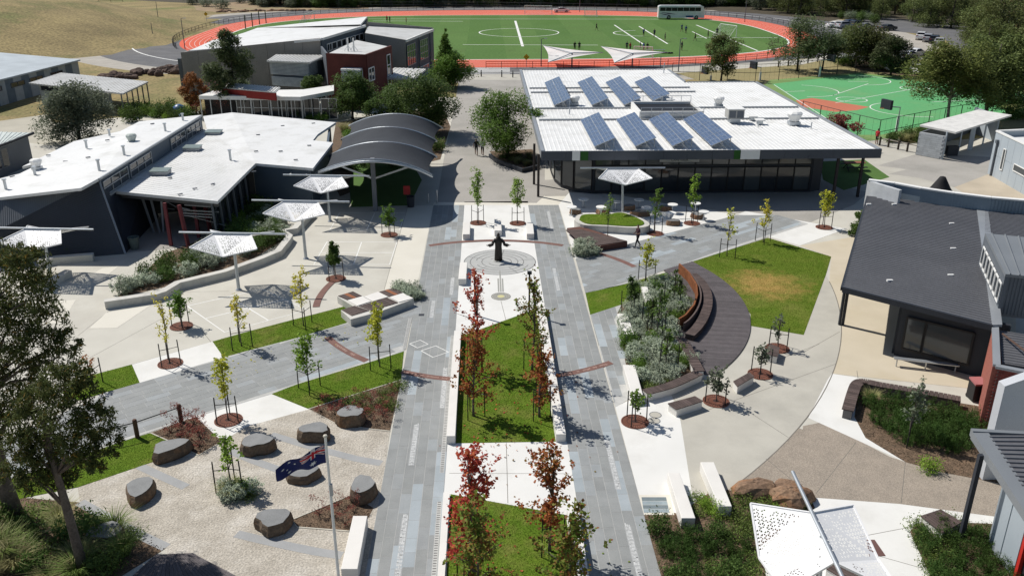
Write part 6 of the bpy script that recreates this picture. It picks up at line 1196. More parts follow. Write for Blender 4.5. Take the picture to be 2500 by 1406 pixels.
def cloud(blobs, n, clump=14, spread=.16, shell=.45, rg=None):
    rg = rg or rng; wts = np.array([b[3] * b[4] * b[5] for b in blobs]) ** .75; wts /= wts.sum(); k = max(1, n // clump); idx = rg.choice(len(blobs), k, p=wts); B = np.array([b[:6] for b in blobs])[idx]
    d = rg.normal(size=(k, 3)); d /= np.linalg.norm(d, axis=1)[:, None]; r = (shell + (1 - shell) * rg.random(k) ** .6)[:, None]; c = B[:, :3] + d * r * B[:, 3:6]
    sp = spread * np.mean(B[:, 3:6], axis=1)[:, None, None]; p = c[:, None, :] + rg.normal(size=(k, clump, 3)) * sp; return p.reshape(-1, 3)
def branch_cloud(bl, n, drop, spread, rg=None):
    rg = rg or rng; out = []; per = max(3, n // len(bl))
    for x, y, z, sx, sy, sz in bl:
        tc = rg.uniform(.25, 1.08, max(1, per // 10)); a = np.array([0, 0, max(.3, z - drop)]); e = np.array([x, y, z + sz * .5]); k = max(1, per // 10); cl = rg.integers(0, k, per); off = rg.normal(size=(k, 3)) * spread; t = (tc[cl] + rg.normal(size=per) * .06)[:, None]; p = a + (e - a) * t + off[cl] * (.3 + .9 * t) + rg.normal(size=(per, 3)) * spread * .42; out.append(p)
    return np.concatenate(out)
def trunk_mesh(name, h, r, limbs, m, lean=(0, 0), n=8, top=.25):
    b = MB(); pts = [Vector((lean[0] * t * t * h + .04 * h * .3 * math.sin(t * 5 + h), lean[1] * t * t * h + .02 * h * math.sin(t * 4), t * h)) for t in (0, .08, .3, .55, .8, 1)]; b.tube(pts, [r * 1.35, r, r * .85, r * .68, r * .48, r * top], n)
    for (x, y, z, f) in limbs:
        s = pts[2].lerp(pts[4], f); e = Vector((x, y, z)); mid = s.lerp(e, .5) + Vector((0, 0, (e - s).length * .12)); b.tube([s, mid, e], [r * .5, r * .33, r * .12], 6)
    me = bpy.data.meshes.new(name); me.from_pydata(b.v, [], b.f); me.materials.append(m); me.polygons.foreach_set('use_smooth', [True] * len(me.polygons)); return me
TREEPROTO = {}
def proto(key, h, r, blobs, nleaf, size, lm, bark, asp=.5, clump=14, spread=.17, upb=1.0, droop=0.0, lean=(0, 0), shell=.45, top=.25):
    limbs = [(b[0], b[1], b[2], min(.95, max(.05, (b[2] / h - .3) * 1.3))) for b in blobs[:9]]
    TREEPROTO[key] = (trunk_mesh('trunk', h * .86, r, limbs, bark, lean, top=top), leaves('crown', cloud(blobs, nleaf, clump, spread, shell), size, LM[lm], asp, upb, droop)); return key
def tree(key, loc, label, cat='tree', s=1.0, rz=0.0, group=None, name='tree'):
    t = thing(name, label, cat, loc, group); tm, cm = TREEPROTO[key]
    for nm, me in (('trunk', tm), ('crown', cm)):
        if me is not None: inst(nm, me, t, loc, rz, (s, s, s) if not isinstance(s, tuple) else s)
    return t
def rblobs(seed, n, h, w, z0=.35, rb=(.2, .34), narrow=1.0):
    rr = random.Random(seed); out = []
    for i in range(n):
        z = z0 + (1 - z0 - .1) * (i + rr.random()) / n; k = math.sin(math.pi * (.18 + .8 * (z - z0) / (1 - z0))) ** narrow; a = rr.random() * 6.28; d = rr.random() ** .6 * w * .62 * k; rad = w * (rb[0] + (rb[1] - rb[0]) * rr.random()) * (.65 + .4 * k)
        out.append((d * math.cos(a), d * math.sin(a), z * h, rad, rad, rad * .72))
    return out
# wood and avenue prototypes
for i in range(5): proto('gum%d' % i, 11, .22, rblobs(i, 18, 11, 6.8 + i % 3, .06), 6500, .42, 'gum', M_bark, .5, 12, .2)
for i in range(3): proto('gumd%d' % i, 12, .24, rblobs(20 + i, 18, 12, 7.0, .05), 6500, .45, 'gumd', M_barkd, .5, 12, .2)
for i in range(2): proto('gumg%d' % i, 9, .2, rblobs(30 + i, 15, 9, 6.0, .05), 5200, .42, 'grey', M_bark, .5, 12, .2)
for i in range(1): proto('gumo0', 10, .2, rblobs(35, 16, 10, 6.4, .06), 5600, .42, 'russet', M_bark, .5, 12, .2)
proto('bush', 2.2, .06, [(0, 0, 1.0, 1.1, 1.1, .9), (.5, .3, .8, .8, .8, .7), (-.6, -.1, .8, .8, .8, .7)], 1500, .2, 'dark', M_barkd, .55, 10, .2)
proto('bushg', 2.0, .06, [(0, 0, .9, 1.3, 1.2, .8), (.7, .2, .7, .9, .8, .6)], 1500, .2, 'grey', M_barkd, .55, 10, .2)
# ---- the wood behind and right of the oval
rr = random.Random(3); ASP2 = selps(4, 211, 95, 77, 2.4)
def scatter(poly, sp, limit, seed):
    r_ = random.Random(seed); xs = [p[0] for p in poly]; ys = [p[1] for p in poly]; got = []
    for k in range(9000):
        if len(got) >= limit: break
        x, y = r_.uniform(min(xs), max(xs)), r_.uniform(min(ys), max(ys))
        if inside((x, y), poly) and not inside((x, y), ASP2) and not any((x - a) ** 2 + (y - b_) ** 2 < sp * sp for a, b_ in got): got.append((x, y))
    return got
def where(u0, u1, u): return ['at its left end', 'left of its middle', 'in its middle', 'right of its middle', 'at its right end'][max(0, min(4, int((u - u0) / (u1 - u0) * 5)))]
for x, y in scatter([(-70, 287), (100, 287), (118, 302), (-78, 302)], 5.2, 66, 5):
    tree(rr.choice(['gumd0', 'gumd1', 'gumd2', 'gum1', 'gum3']), (x, y, hill(x, y) - .1), 'gum tree in the dark wood behind the far straight, ' + where(-70, 110, x), s=rr.uniform(.85, 1.2), rz=rr.random() * 6.28, group='trees of the dark wood behind the oval', name='gum_tree')
WB = PP([(1725, 14), (1800, 30), (1900, 47), (1985, 58), (2060, 46), (2140, 50), (2230, 62), (2335, 78), (2375, 130), (2405, 185), (2600, 190), (2640, 60), (2640, -10), (1725, -10)])
for x, y in scatter(WB, 4.4, 185, 6):
    k = rr.choice(['gum0', 'gum1', 'gum2', 'gum3', 'gum4', 'gumd0', 'gum2', 'gumg0', 'gumg1', 'gum0', 'gumo0', 'gumo0']); col_ = {'gumg': 'grey green', 'gumd': 'dark green', 'gumo': 'russet olive'}.get(k[:4], 'olive green')
    tree(k, (x, y, -.1), col_ + ' gum of the car park wood, ' + where(75, 190, x) + (', near the track' if y < 240 else ', far back' if y > 285 else ''), s=rr.uniform(.7, 1.12), rz=rr.random() * 6.28, group='trees of the wood around the car park', name='gum_tree')
for x, y in scatter([(-60, 282.5), (92, 282.5), (100, 288), (-60, 288)], 2.0, 150, 8):
    tree('bush' if rr.random() < .7 else 'bushg', (x, y, 0), 'dark bush at the wood edge along the far road, ' + where(-60, 95, x), 'bush', rr.uniform(1.2, 2.2), rr.random() * 6, 'bushes along the far road', 'roadside_bush')
for x, y in scatter(PP([(1735, 24), (1830, 42), (1960, 66), (2050, 55), (2140, 62), (2120, 45), (1960, 48), (1830, 30)]), 3.0, 26, 9):
    tree('bush' if rr.random() < .6 else 'bushg', (x, y, 0), 'green bush at the wood edge by the right bend, ' + where(85, 125, x), 'bush', rr.uniform(.9, 1.5), rr.random() * 6, 'bushes by the right bend', 'roadside_bush')
for u, v, s in [(470, 12, 1.3), (505, 17, 1.1), (540, 22, 1.2), (640, 18, 1.0), (585, 8, 1.2), (660, 14, .8)]: q = P(u, v); tree('bushg', (q.x, q.y, 0), 'pale grey green shrub on the bare orange bank left of the oval', 'shrub', s * 1.5, u, 'shrubs on the orange bank', 'bank_shrub')
for i in range(14):
    u = rr.uniform(0, 330); q = P(u, rr.uniform(-12, 2)); tree(rr.choice(['gumd0', 'gumd1', 'gum3']), (q.x, q.y + 25, 4), 'dark tree beyond the crest of the grassy hill', s=rr.uniform(.7, 1), rz=i, group='trees beyond the hill', name='gum_tree')
# ---- single trees of the grounds
def px_tree(key, u, v, vtop, label, blobs, nleaf, size, lm, bark, r=.12, hh=None, base_w=None, **kw):
    p = P(u, v); h = PZ(u, vtop, p.x, p.y) if hh is None else hh; w_ = base_w; proto(key, h, r, blobs(h, w_), int(nleaf * 2.1), size * 1.05, lm, bark, **kw); return tree(key, (p.x, p.y, 0), label, name='tree')
round_b = lambda seed, n, z0=.3: (lambda h, w: rblobs(seed, n, h, w, z0))
px_tree('tgrey', 195, 345, 196, 'rounded grey green tree in front of the open pavilion', round_b(41, 16, .12), 9000, .26, 'grey', M_barkd, .2, base_w=6.2)
px_tree('ttall', 580, 290, 58, 'tall slender dark tree before the grey sports hall wall', round_b(42, 20, .22), 9000, .26, 'gumd', M_barkd, .18, base_w=4.2)
px_tree('torange', 482, 285, 172, 'orange and yellow autumn tree at the left corner of the sports hall', round_b(43, 12, .25), 3600, .2, 'orange', M_barkd, .1, base_w=2.6)
px_tree('tmaroon', 535, 290, 190, 'half bare reddish tree beside the tall slender tree', round_b(44, 12, .2), 1500, .14, 'maroon', M_barkd, .1, base_w=4.0, asp=.3)
px_tree('trow1', 772, 265, 180, 'small dark green tree by the louvred box of the hall', round_b(45, 12, .3), 4200, .2, 'dark', M_barkd, .12, base_w=2.8)
px_tree('trow2', 862, 292, 176, 'round dark green tree in front of the red wing', round_b(46, 16, .25), 7000, .22, 'dark', M_barkd, .16, base_w=4.8)
px_tree('trow3', 958, 300, 208, 'round green tree between red wing and large avenue tree', round_b(47, 14, .2), 5500, .22, 'dark', M_barkd, .14, base_w=4.2)
px_tree('trow4', 1045, 330, 182, 'large round green tree behind the arched canopy', round_b(48, 20, .22), 9500, .23, 'dark', M_barkd, .18, base_w=6.2)
px_tree('trow5', 1098, 215, 128, 'green tree by the bollards at the head of the avenue', round_b(50, 14, .15), 5500, .26, 'mid', M_barkd, .16, base_w=5.0)
px_tree('tcone', 1090, 212, 76, 'narrow conical tree rising above the avenue head', lambda h, w: [(0, 0, h * (.3 + .66 * i / 9), w * (1 - i / 10.5), w * (1 - i / 10.5), .75) for i in range(10)], 4500, .26, 'mid', M_barkd, .16, base_w=2.0)
px_tree('tavenue', 1240, 385, 222, 'bright rounded tree in the kerbed bed right of the avenue', round_b(49, 18, .18), 9500, .21, 'mid', M_barkd, .15, base_w=5.2)
px_tree('tcourt1', 1945, 175, 42, 'dark sparse gum by the near bend of the track', round_b(51, 16, .3), 5200, .32, 'gumd', M_barkd, .2, base_w=7.5)
px_tree('tcourt2', 2008, 172, 78, 'smaller dark gum behind the basketball court hoop', round_b(52, 12, .3), 3600, .3, 'gumd', M_barkd, .16, base_w=5.0)
px_tree('tcourt3', 1760, 198, 76, 'upright olive tree between cafeteria roof and track fence', round_b(53, 14, .2), 4500, .28, 'gum', M_barkd, .14, base_w=4.4)
px_tree('tbig1', 2310, 305, 100, 'broad spreading gum with pale forked trunk behind the shelter', round_b(54, 20, .35), 11000, .3, 'olive', M_barkp, .2, base_w=7.4, upb=1.4)
px_tree('tbig2', 2405, 290, 75, 'taller dark gum with drooping foliage right of the forked gum', round_b(55, 20, .25), 11000, .32, 'gum', M_bark, .25, base_w=6.4, droop=.8)
px_tree('tbig3', 2470, 262, 40, 'dark gum at the right edge beyond the court', round_b(56, 16, .2), 7000, .35, 'gum', M_bark, .25, base_w=6.5)
px_tree('tcp1', 2088, 165, 62, 'gum with pale leaning trunk in the bed by the car park', round_b(57, 14, .35), 5200, .32, 'gum', M_barkp, .14, base_w=6.5)
px_tree('tcp2', 2135, 168, 66, 'olive gum with pale trunk beside the parked white car', round_b(58, 14, .3), 5200, .32, 'gum', M_barkp, .14, base_w=6.5)
px_tree('tcp3', 2175, 185, 85, 'dense dark tree shading the parked cars', round_b(59, 14, .15), 5200, .32, 'gumd', M_barkd, .16, base_w=5.2)
px_tree('tcp4', 2260, 190, 118, 'small narrow tree in front of the car park aisle', lambda h, w: [(0, 0, h * (.25 + .7 * i / 8), w * (1 - i / 11), w * (1 - i / 11), .8) for i in range(8)], 3000, .28, 'gumd', M_barkd, .12, base_w=1.4)
px_tree('tmaroon2', 2045, 362, 276, 'maroon leaved bushy tree behind the cafeteria roof edge', round_b(60, 12, .15), 3600, .22, 'maroon', M_barkd, .1, base_w=3.2)
px_tree('tright', 2095, 575, 510, 'dark conifer like shrub at the far corner of the dark roof', round_b(61, 10, .1), 3000, .14, 'dark', M_barkd, .06, base_w=1.5)
# ---- the two big gums at the lower left
def big_gum(key, p, label, blobs, nleaf, trunk_pts, rad, h):
    t = thing('gum_tree', label, 'tree', p); b = MB(); b.tube([p + Vector(q) for q in trunk_pts], rad, 12)
    for (x, y, z, rx, ry, rz2) in blobs:
        k = min(range(len(trunk_pts)), key=lambda i: abs(trunk_pts[i][2] - z * .72)); s = Vector(trunk_pts[k]); e = Vector((x, y, z)); b.tube([p + s, p + s.lerp(e, .5) + Vector((0, 0, .25)), p + e], [rad[k] * .45, rad[k] * .25, .015], 6)
    b.build('trunk', M_bark, t, smooth=True); me = leaves('crown', cloud([(x, y, z, a * 1.0, b2 * 1.0, c * 1.0) for x, y, z, a, b2, c in blobs], nleaf, 34, .13, .35), .18, LM['gum2'], .26, .1, .9); inst('crown', me, t, p); return t
LM['gum2'] = leafmat('near_gum_leaf', (0.105, 0.125, 0.038), (0.062, 0.080, 0.026), [(0, (1, 1, 1)), (.9, (1, 1, 1)), (1, (2.4, 1.2, .8))], trans=.25)
p1 = P(205, 1392)
def gb(p, lst): # crown clumps given as pixel centre, radius in px, depth offset
    out = []
    for u, v, rpx, dy in lst:
        d_ = ray(u, v); t = (p.y + dy) / d_[1]; q = Vector((d_[0] * t, d_[1] * t, CAMH + d_[2] * t)); s = rpx / FPX * q.length * 1.02; out.append((q.x - p.x, q.y - p.y, q.z - p.z, s, s, s * .85))
    return out
bl1 = gb(p1, [(150, 935, 55, 0), (205, 965, 48, .4), (95, 970, 50, .5), (235, 1020, 45, -.3), (150, 1020, 60, -.6), (75, 1040, 55, .2), (255, 1065, 42, .3), (190, 1085, 55, -.4), (110, 1100, 58, .3), (45, 1095, 45, -.3), (150, 1150, 50, .6), (230, 1120, 40, -.6), (80, 1165, 42, -.4), (190, 915, 35, .3), (270, 1110, 22, .3), (40, 1150, 40, .4)])
big_gum('g1', p1, 'near gum tree with slim dark trunk standing in the mulch bed at lower left', bl1, 17000, [(0, 0, 0), (-.05, 0, 1.2), (-.12, .05, 2.6), (-.2, .05, 4.0), (-.25, .1, 5.4), (-.35, .1, 6.6)], [.2, .16, .145, .12, .08, .03], 8)
p2 = P(38, 1262); bl2 = gb(p2, [(60, 660, 60, 0), (20, 700, 62, .6), (95, 720, 55, -.5), (40, 770, 65, .3), (125, 790, 50, .4), (10, 830, 60, -.6), (85, 850, 60, .5), (150, 870, 48, -.3), (30, 910, 62, .4), (110, 920, 48, 0), (-30, 760, 60, 0), (-40, 870, 60, 0), (20, 980, 55, .5), (170, 830, 34, .3), (70, 620, 30, 0), (25, 625, 40, .5), (-20, 1010, 50, 0), (75, 975, 40, .6), (15, 1050, 45, 0)])
big_gum('g2', p2, 'large near gum tree with thick trunk rising at the left frame edge', bl2, 22000, [(0, 0, 0), (-.1, 0, 1.6), (-.05, 0, 3.4), (-.25, .1, 5.2), (-.35, .1, 7.2), (-.1, .1, 9.0), (.1, .1, 10.5)], [.34, .27, .24, .2, .15, .09, .03], 12)
# ---- saplings with stakes and round grates
grate_me = None
def grate(p, label, r=.6):
    t = thing('tree_grate', label, 'tree grate', p, 'round rusty tree grates'); MB().lathe([(r, .015), (r, .03), (.001, .03)], p, 28).build('grate_bed', mat('grate_dark', (0.06, 0.03, 0.025)), t); b = MB()
    for k in range(28):
        a = 2 * math.pi * k / 28
        for r0, r1 in ((.24 * r, .58 * r), (.63 * r, .95 * r)): q = [(p.x + rr_ * math.cos(a + da), p.y + rr_ * math.sin(a + da)) for rr_, da in ((r0, -.07), (r1, -.085), (r1, .085), (r0, .07))]; b.prism(q, .028, .042)
    o = b.build('grate_slat', mat('grate_rust', (0.21, 0.085, 0.055), None, 6, .8), t); o['kind'] = 'stuff'
    MB().lathe([(r + .045, .012), (r + .045, .045), (r, .045), (r, .012)], p, 28, caps=False).build('grate_frame', mat('grate_rust', (0.2, 0.08, 0.05)), t)
def stakes_on(t, p, n=3, h=1.45, r=.62, a0=.5, tie=True):
    for k in range(n):
        a = a0 + k * 2 * math.pi / n; q = p + Vector((r * math.cos(a), r * math.sin(a), 0)); MB().tube([q, q + Vector((-.02 * math.cos(a), 0, h))], .028, 6).build('stake', M_black, t)
        if tie: MB().tube([q + Vector((0, 0, h * .72)), p + Vector((0, 0, h * .62))], .018, 5).build('tie', M_black, t)
def sapling(u, v, vtop, label, lm, w=.55, n=420, size=.15, seed=0, gr=True, st=3, z0=.42, sh=1.4, r=.032, sparse=False, gr_label=None):
    p = P(u, v); h = PZ(u, vtop, p.x, p.y); t = thing('staked_tree', label, 'tree', p, 'staked young trees'); rr2 = random.Random(seed + u); nb_ = 13; bl = []
    for i in range(nb_):
        z = z0 + (.97 - z0) * (i + .5) / nb_; k = (1 - ((z - z0) / (1 - z0)) * .75) * (.6 if i == 0 else 1); a = rr2.random() * 6.28; d_ = w * k * (.35 + .45 * rr2.random()); s = w * (.34 + .2 * rr2.random()) * k + .05; bl.append((d_ * math.cos(a), d_ * math.sin(a), z * h, s, s, s * .9))
    tm = trunk_mesh('trunk', h * .93, r, [(b[0], b[1], b[2], max(.02, min(.9, (b[2] / h - .34) * 1.4))) for b in bl], M_bark, n=6); inst('trunk', tm, t, p)
    inst('crown', leaves('crown', branch_cloud(bl, n, .12 * h, .15) if lm != 'dark' else cloud(bl, n, 9, .32, .1), size, LM[lm], .7, .6), t, p)
    if st: stakes_on(t, p, st, sh, .55 if gr else .62, seed)
    if gr: grate(p, 'rusty tree grate under the ' + ' '.join(label.replace('young tree', 'tree').split()[:11]))
    return t
S = [(416, 888, 715, 'thin bare legged tree with a yellow tuft on the left plaza', 'gold', .4, 200, True, 3), (443, 797, 715, 'short bushy green tree beside the thin yellow tuft tree', 'mid', .55, 900, True, 3), (590, 846, 712, 'yellow young tree on the narrow lawn nearest the white court', 'gold', .42, 330, False, 3), (742, 796, 650, 'golden young tree on the narrow lawn near the seat block', 'gold', .5, 380, False, 3),
     (820, 681, 588, 'dense dark green columnar tree on the plaza', 'dark', .62, 2600, True, 3), (950, 574, 508, 'leafy green young tree near the arched canopy shade', 'mid', .55, 800, True, 3), (928, 896, 742, 'yellow green young tree on the lawn tip beside the left path', 'yel', .5, 800, False, 3), (756, 952, 812, 'green young tree on the lawn above the red shrubs', 'bright', .6, 800, False, 3), (558, 1026, 856, 'yellow green young tree above the gravel court', 'yel', .6, 560, True, 3),
     (1167, 545, 414, 'leafy green young tree left of the block seats', 'bright', .55, 900, True, 3), (1264, 546, 432, 'leafy green young tree right of the block seats', 'bright', .5, 850, True, 3), (1484, 590, 474, 'thin young tree growing through the timber wedge', 'bright', .4, 220, False, 0), (1599, 571, 458, 'sparse young tree beside the planter tip', 'mid', .5, 480, True, 3), (1689, 546, 430, 'green young tree among the round tables', 'bright', .5, 620, True, 3),
     (2012, 556, 464, 'bright yellow young tree near the far corner of the dark roof', 'yel', .55, 800, True, 3), (1863, 592, 494, 'amber topped young tree at the top of the right lawn', 'gold', .5, 460, False, 3), (1775, 626, 506, 'nearly bare young tree on the right lawn edge', 'yel', .5, 200, False, 3), (1577, 690, 586, 'yellow green young tree on the lawn below the diagonal path', 'yel', .55, 520, False, 3),
     (1898, 851, 772, 'wispy young tree by the bench closest to the right lawn', 'grey', .35, 160, True, 3), (1856, 914, 846, 'small weeping young tree by the middle timber bench', 'grey', .45, 300, True, 3), (1748, 980, 905, 'weeping grey green young tree by the low timber bench', 'grey', .5, 480, True, 3), (1550, 1030, 950, 'short drooping young tree beside the right path', 'mid', .45, 240, True, 3), (226, 946, 868, 'thin orange leaved young tree on the far left lawn', 'orange', .35, 120, False, 3), (2218, 1078, 925, 'leaning young tree tied to a stake in the rosemary bed', 'grey', .5, 420, False, 2)]
for i, (u, v, vt, lb, lm, w_, n_, g_, s_) in enumerate(S): sapling(u, v, vt, lb, lm, w_ * (1.0 if lm == 'dark' else 1.75), int(n_ * 1.3), .135, i, g_, s_)
for u, v, vt, lb, lm, n_ in [(1540, 770, 668, 'slim dark young tree in the shrub bed nearest the lawn', 'dark', 600), (1605, 830, 690, 'slim young tree in the middle of the shrub bed', 'dark', 260), (1590, 800, 720, 'dark young tree beside the hidden white bench', 'dark', 420), (1645, 745, 655, 'slim young tree against the rusty steel wall', 'dark', 200), (1625, 905, 800, 'slim staked young tree low in the shrub bed', 'mid', 200), (565, 1192, 1048, 'feathery green sapling in the low shrub clump on the gravel court', 'bright', 320)]: sapling(u, v, vt, lb, lm, .55, n_, .15, u, False, 3, .4, 1.5)
# ---- autumn maples of the central lawns
def maple(u, v, vtop, lm, label, n=2200, w=.62, seed=0, z0=.24):
    p = P(u, v); h = PZ(u, vtop, p.x, p.y); t = thing('maple_tree', label, 'tree', p, 'autumn maples in the central lawns'); rr2 = random.Random(seed); bl = []
    for i in range(16):
        z = z0 + (.99 - z0) * (i + .5) / 16; k = math.sin(math.pi * min(1, .30 + .62 * (z - z0) / (1 - z0))) ; a = rr2.random() * 6.28; d_ = w * k * (.35 + .85 * rr2.random()); s = .10 + .15 * k * rr2.random() + .04; bl.append((d_ * math.cos(a) * 1.45, d_ * math.sin(a) * 1.45, z * h, s, s, s * 1.9))
    tm = trunk_mesh('trunk', h * .92, .055, [(b[0], b[1], b[2], max(.0, min(.95, (b[2] / h - .32) * 1.35))) for b in bl], M_bark, n=8); inst('trunk', tm, t, p); inst('crown', leaves('crown', branch_cloud(bl, int(n * .85), .7, .17), .13, LM[lm], .85, .5), t, p); stakes_on(t, p, 3, 1.7, .5, seed)
maple(1165, 905, 655, 'red', 'crimson maple at the far end of the left lawn row', 1500, .62, 1); maple(1158, 1016, 815, 'rust', 'rust green maple nearer in the left lawn row', 1700, .62, 2); maple(1302, 905, 668, 'amber', 'amber green maple at the far end of the right lawn row', 1900, .62, 3); maple(1318, 1018, 835, 'rust', 'bright rust maple nearer in the right lawn row', 1500, .6, 4)
maple(1150, 1410, 1090, 'red', 'deep red maple at the bottom of the left lawn row', 2400, .66, 5); maple(1345, 1345, 1080, 'rust', 'rust and green maple at the top corner of the lower lawn', 2000, .66, 6); maple(1168, 1500, 1215, 'amber', 'amber green maple at the bottom edge left of centre', 1900, .6, 7); maple(1385, 1520, 1225, 'amber', 'amber green maple at the bottom edge right of centre', 2200, .66, 8)
# ---- shrubs
SP = {}
def shrub_proto(key, blobs, n, size, lm, asp=.5, clump=12, spread=.22, upb=.2): SP[key] = leaves('foliage', cloud(blobs, n, clump, spread, .35), size, LM[lm], asp, upb)
def dome(s, h): return [(0, 0, h * .5, s, s, h * .55), (s * .4, s * .2, h * .45, s * .6, s * .6, h * .45), (-s * .4, s * .15, h * .4, s * .6, s * .6, h * .42), (0, -s * .45, h * .35, s * .55, s * .5, h * .4)]
shrub_proto('west0', dome(.55, .6), 2600, .065, 'west', .6, 20, .12, .8); shrub_proto('west1', dome(.48, .7), 2400, .065, 'west', .6, 20, .12, .8)
def spikes(key, n, r, h, lm, wd=.02, curve=.3, jit=.25):
    co = []; rg = np.random.default_rng(len(key) + n)
    for i in range(n):
        a = rg.random() * 6.28; d_ = r * rg.random() ** .6 * .5; hh = h * (1 - jit + 2 * jit * rg.random()); ln = curve * hh * (.3 + rg.random()); b0 = np.array([d_ * math.cos(a), d_ * math.sin(a), 0.0]); out = np.array([math.cos(a), math.sin(a), 0.0]); sd = np.array([-math.sin(a), math.cos(a), 0]) * wd
        m0 = b0 + out * ln * .35 + np.array([0, 0, hh * .65]); t0 = b0 + out * ln * 1.2 + np.array([0, 0, hh * (.9 if curve > .5 else 1)]); co.append([b0 - sd, b0 + sd, m0 + sd * .7, m0 - sd * .7]); co.append([m0 - sd * .7, m0 + sd * .7, t0 + sd * .1, t0 - sd * .1])
    SP[key] = quads('foliage', np.array(co), LM[lm])
spikes('tussock', 260, .5, .55, 'tuft', .012, .9); spikes('tussockg', 260, .45, .6, 'cover', .012, .9)
rb_ = []
_rg = random.Random(9)
for i in range(34): a = _rg.random() * 6.28; d_ = .5 * _rg.random() ** .5; hh = .35 + .4 * _rg.random() * (1 - d_ * .8); rb_ += [(d_ * math.cos(a) * (1 + k * .12), d_ * math.sin(a) * (1 + k * .12), hh * (k + .5) / 4, .07, .07, .12) for k in range(4)]
SP['rosem'] = leaves('foliage', cloud(rb_, 2400, 10, .5, .0), .075, LM['rosem'], .3, .0, -1.2); SP['rosem2'] = leaves('foliage', cloud([(x * .9, y * 1.1, z * 1.2, a, b_, c) for x, y, z, a, b_, c in rb_], 2200, 10, .5, .0), .075, LM['rosem'], .3, .0, -1.2)
nd_ = [(.22 * math.cos(k), .22 * math.sin(k), .15 + .11 * (k % 6), .1, .1, .1) for k in range(14)]; SP['red'] = leaves('foliage', cloud(nd_, 230, 8, .5, 0), .07, LM['maroon'], .4, .1)
shrub_proto('low', dome(.6, .3), 800, .07, 'cover', .6, 10, .25); shrub_proto('green', dome(.5, .65), 1100, .09, 'mid', .5, 10, .22); shrub_proto('lime', dome(.42, .6), 900, .09, 'bright', .35, 10, .22); shrub_proto('dull', dome(.6, .8), 1300, .1, 'dark', .5, 12, .22)
stem_me = None
def shrub(key, p, label, s=1.0, rz=0.0, group=None, name='shrub'):
    global stem_me
    if stem_me is None:
        b = MB()
        for k in range(5): a = k * 1.256; b.tube([(0, 0, -.02), (.1 * math.cos(a), .1 * math.sin(a), .15), (.24 * math.cos(a), .24 * math.sin(a), .34)], [.014, .011, .005], 5)
        stem_me = bpy.data.meshes.new('stem'); stem_me.from_pydata(b.v, [], b.f); stem_me.materials.append(M_barkd)
    t = thing(name, label, 'shrub', p, group); inst('foliage', SP[key], t, p, rz, (s, s, s * random.uniform(.85, 1.15))); inst('stem', stem_me, t, p, rz, (s, s, s)); return t
def fill(poly_px, keys, sp, label, group, smin=.8, smax=1.2, seed=1, name='shrub', limit=200, avoid=()):
    poly = PP(poly_px); xs = [p[0] for p in poly]; ys = [p[1] for p in poly]; r_ = random.Random(seed); got = []
    for k in range(6000):
        if len(got) >= limit: break
        x, y = r_.uniform(min(xs), max(xs)), r_.uniform(min(ys), max(ys))
        if not inside((x, y), poly) or any((x - a) ** 2 + (y - b_) ** 2 < sp * sp for a, b_ in got): continue
        got.append((x, y)); fx = (x - min(xs)) / (max(xs) - min(xs)); fy = (y - min(ys)) / (max(ys) - min(ys)); pl = ('near', 'middle', 'far')[min(2, int(fy * 3))] + ' ' + ('left', 'centre', 'right')[min(2, int(fx * 3))]; shrub(r_.choice(keys), Vector((x, y, .015)), label + ', ' + pl, r_.uniform(smin, smax), r_.random() * 6.28, group, name)
    return got
fill([(1545, 705), (1640, 690), (1672, 745), (1655, 790), (1640, 820), (1690, 890), (1690, 905), (1590, 945), (1555, 935), (1535, 860), (1525, 800), (1540, 750)], ['west0', 'west1', 'west0', 'west1', 'green'], .72, 'silvery grey shrub packed in the bed behind the rusty steel wall', 'silver shrubs of the crescent bed', .85, 1.25, 4, 'silver_shrub', 70)
fill([(1538, 700), (1650, 680), (1680, 745), (1640, 820), (1700, 900), (1570, 955), (1530, 850)], ['low', 'low', 'green'], .9, 'low green ground cover plant between the silver shrubs', 'ground cover of the crescent bed', .7, 1.0, 6, 'ground_cover_plant', 40)
for u, v, s in [(985, 722, 1.25), (1008, 712, 1.2), (1005, 730, 1.1), (975, 708, 1.0), (1022, 728, .9)]: shrub('west0', P(u, v), 'silvery shrub at the right end of the diamond seat block', s, u, 'silver shrubs by the diamond seat', 'silver_shrub')
for u, v, s in [(1408, 622, 1.3), (1425, 625, 1.35), (1442, 618, 1.2), (1415, 608, 1.2), (1438, 604, 1.1), (1455, 622, .9)]: shrub('west1', P(u, v), 'silvery shrub in front of the timber wedge', s, u, 'silver shrubs by the timber wedge', 'silver_shrub')
fill([(300, 718), (400, 688), (470, 672), (640, 610), (680, 590), (670, 560), (560, 590), (440, 640), (330, 690)], ['west1', 'dull', 'west0', 'dull', 'west1'], .95, 'dull green shrub behind the long angled seat wall', 'shrubs behind the seat wall', 1.1, 1.7, 7, 'shrub', 60)
fill([(690, 575), (700, 540), (620, 500), (560, 545), (600, 590)], ['dull', 'west1', 'green', 'lime'], .9, 'shrub in the shaded bed right of the porch', 'shrubs beside the porch', 1.0, 1.6, 8, 'shrub', 24)
fill([(20, 632), (150, 628), (225, 622), (160, 602), (20, 602)], ['dull', 'west1', 'tussockg'], .9, 'shrub at the foot of the dark wedge wall', 'shrubs at the wedge wall', .9, 1.3, 9, 'shrub', 14)
for u, v, k, s in [(90, 690, 'dull', .9), (120, 688, 'tussock', .9)]: shrub(k, P(u, v), 'plant in the small planter of the far left star shade', s, u, 'planter plants', 'shrub')
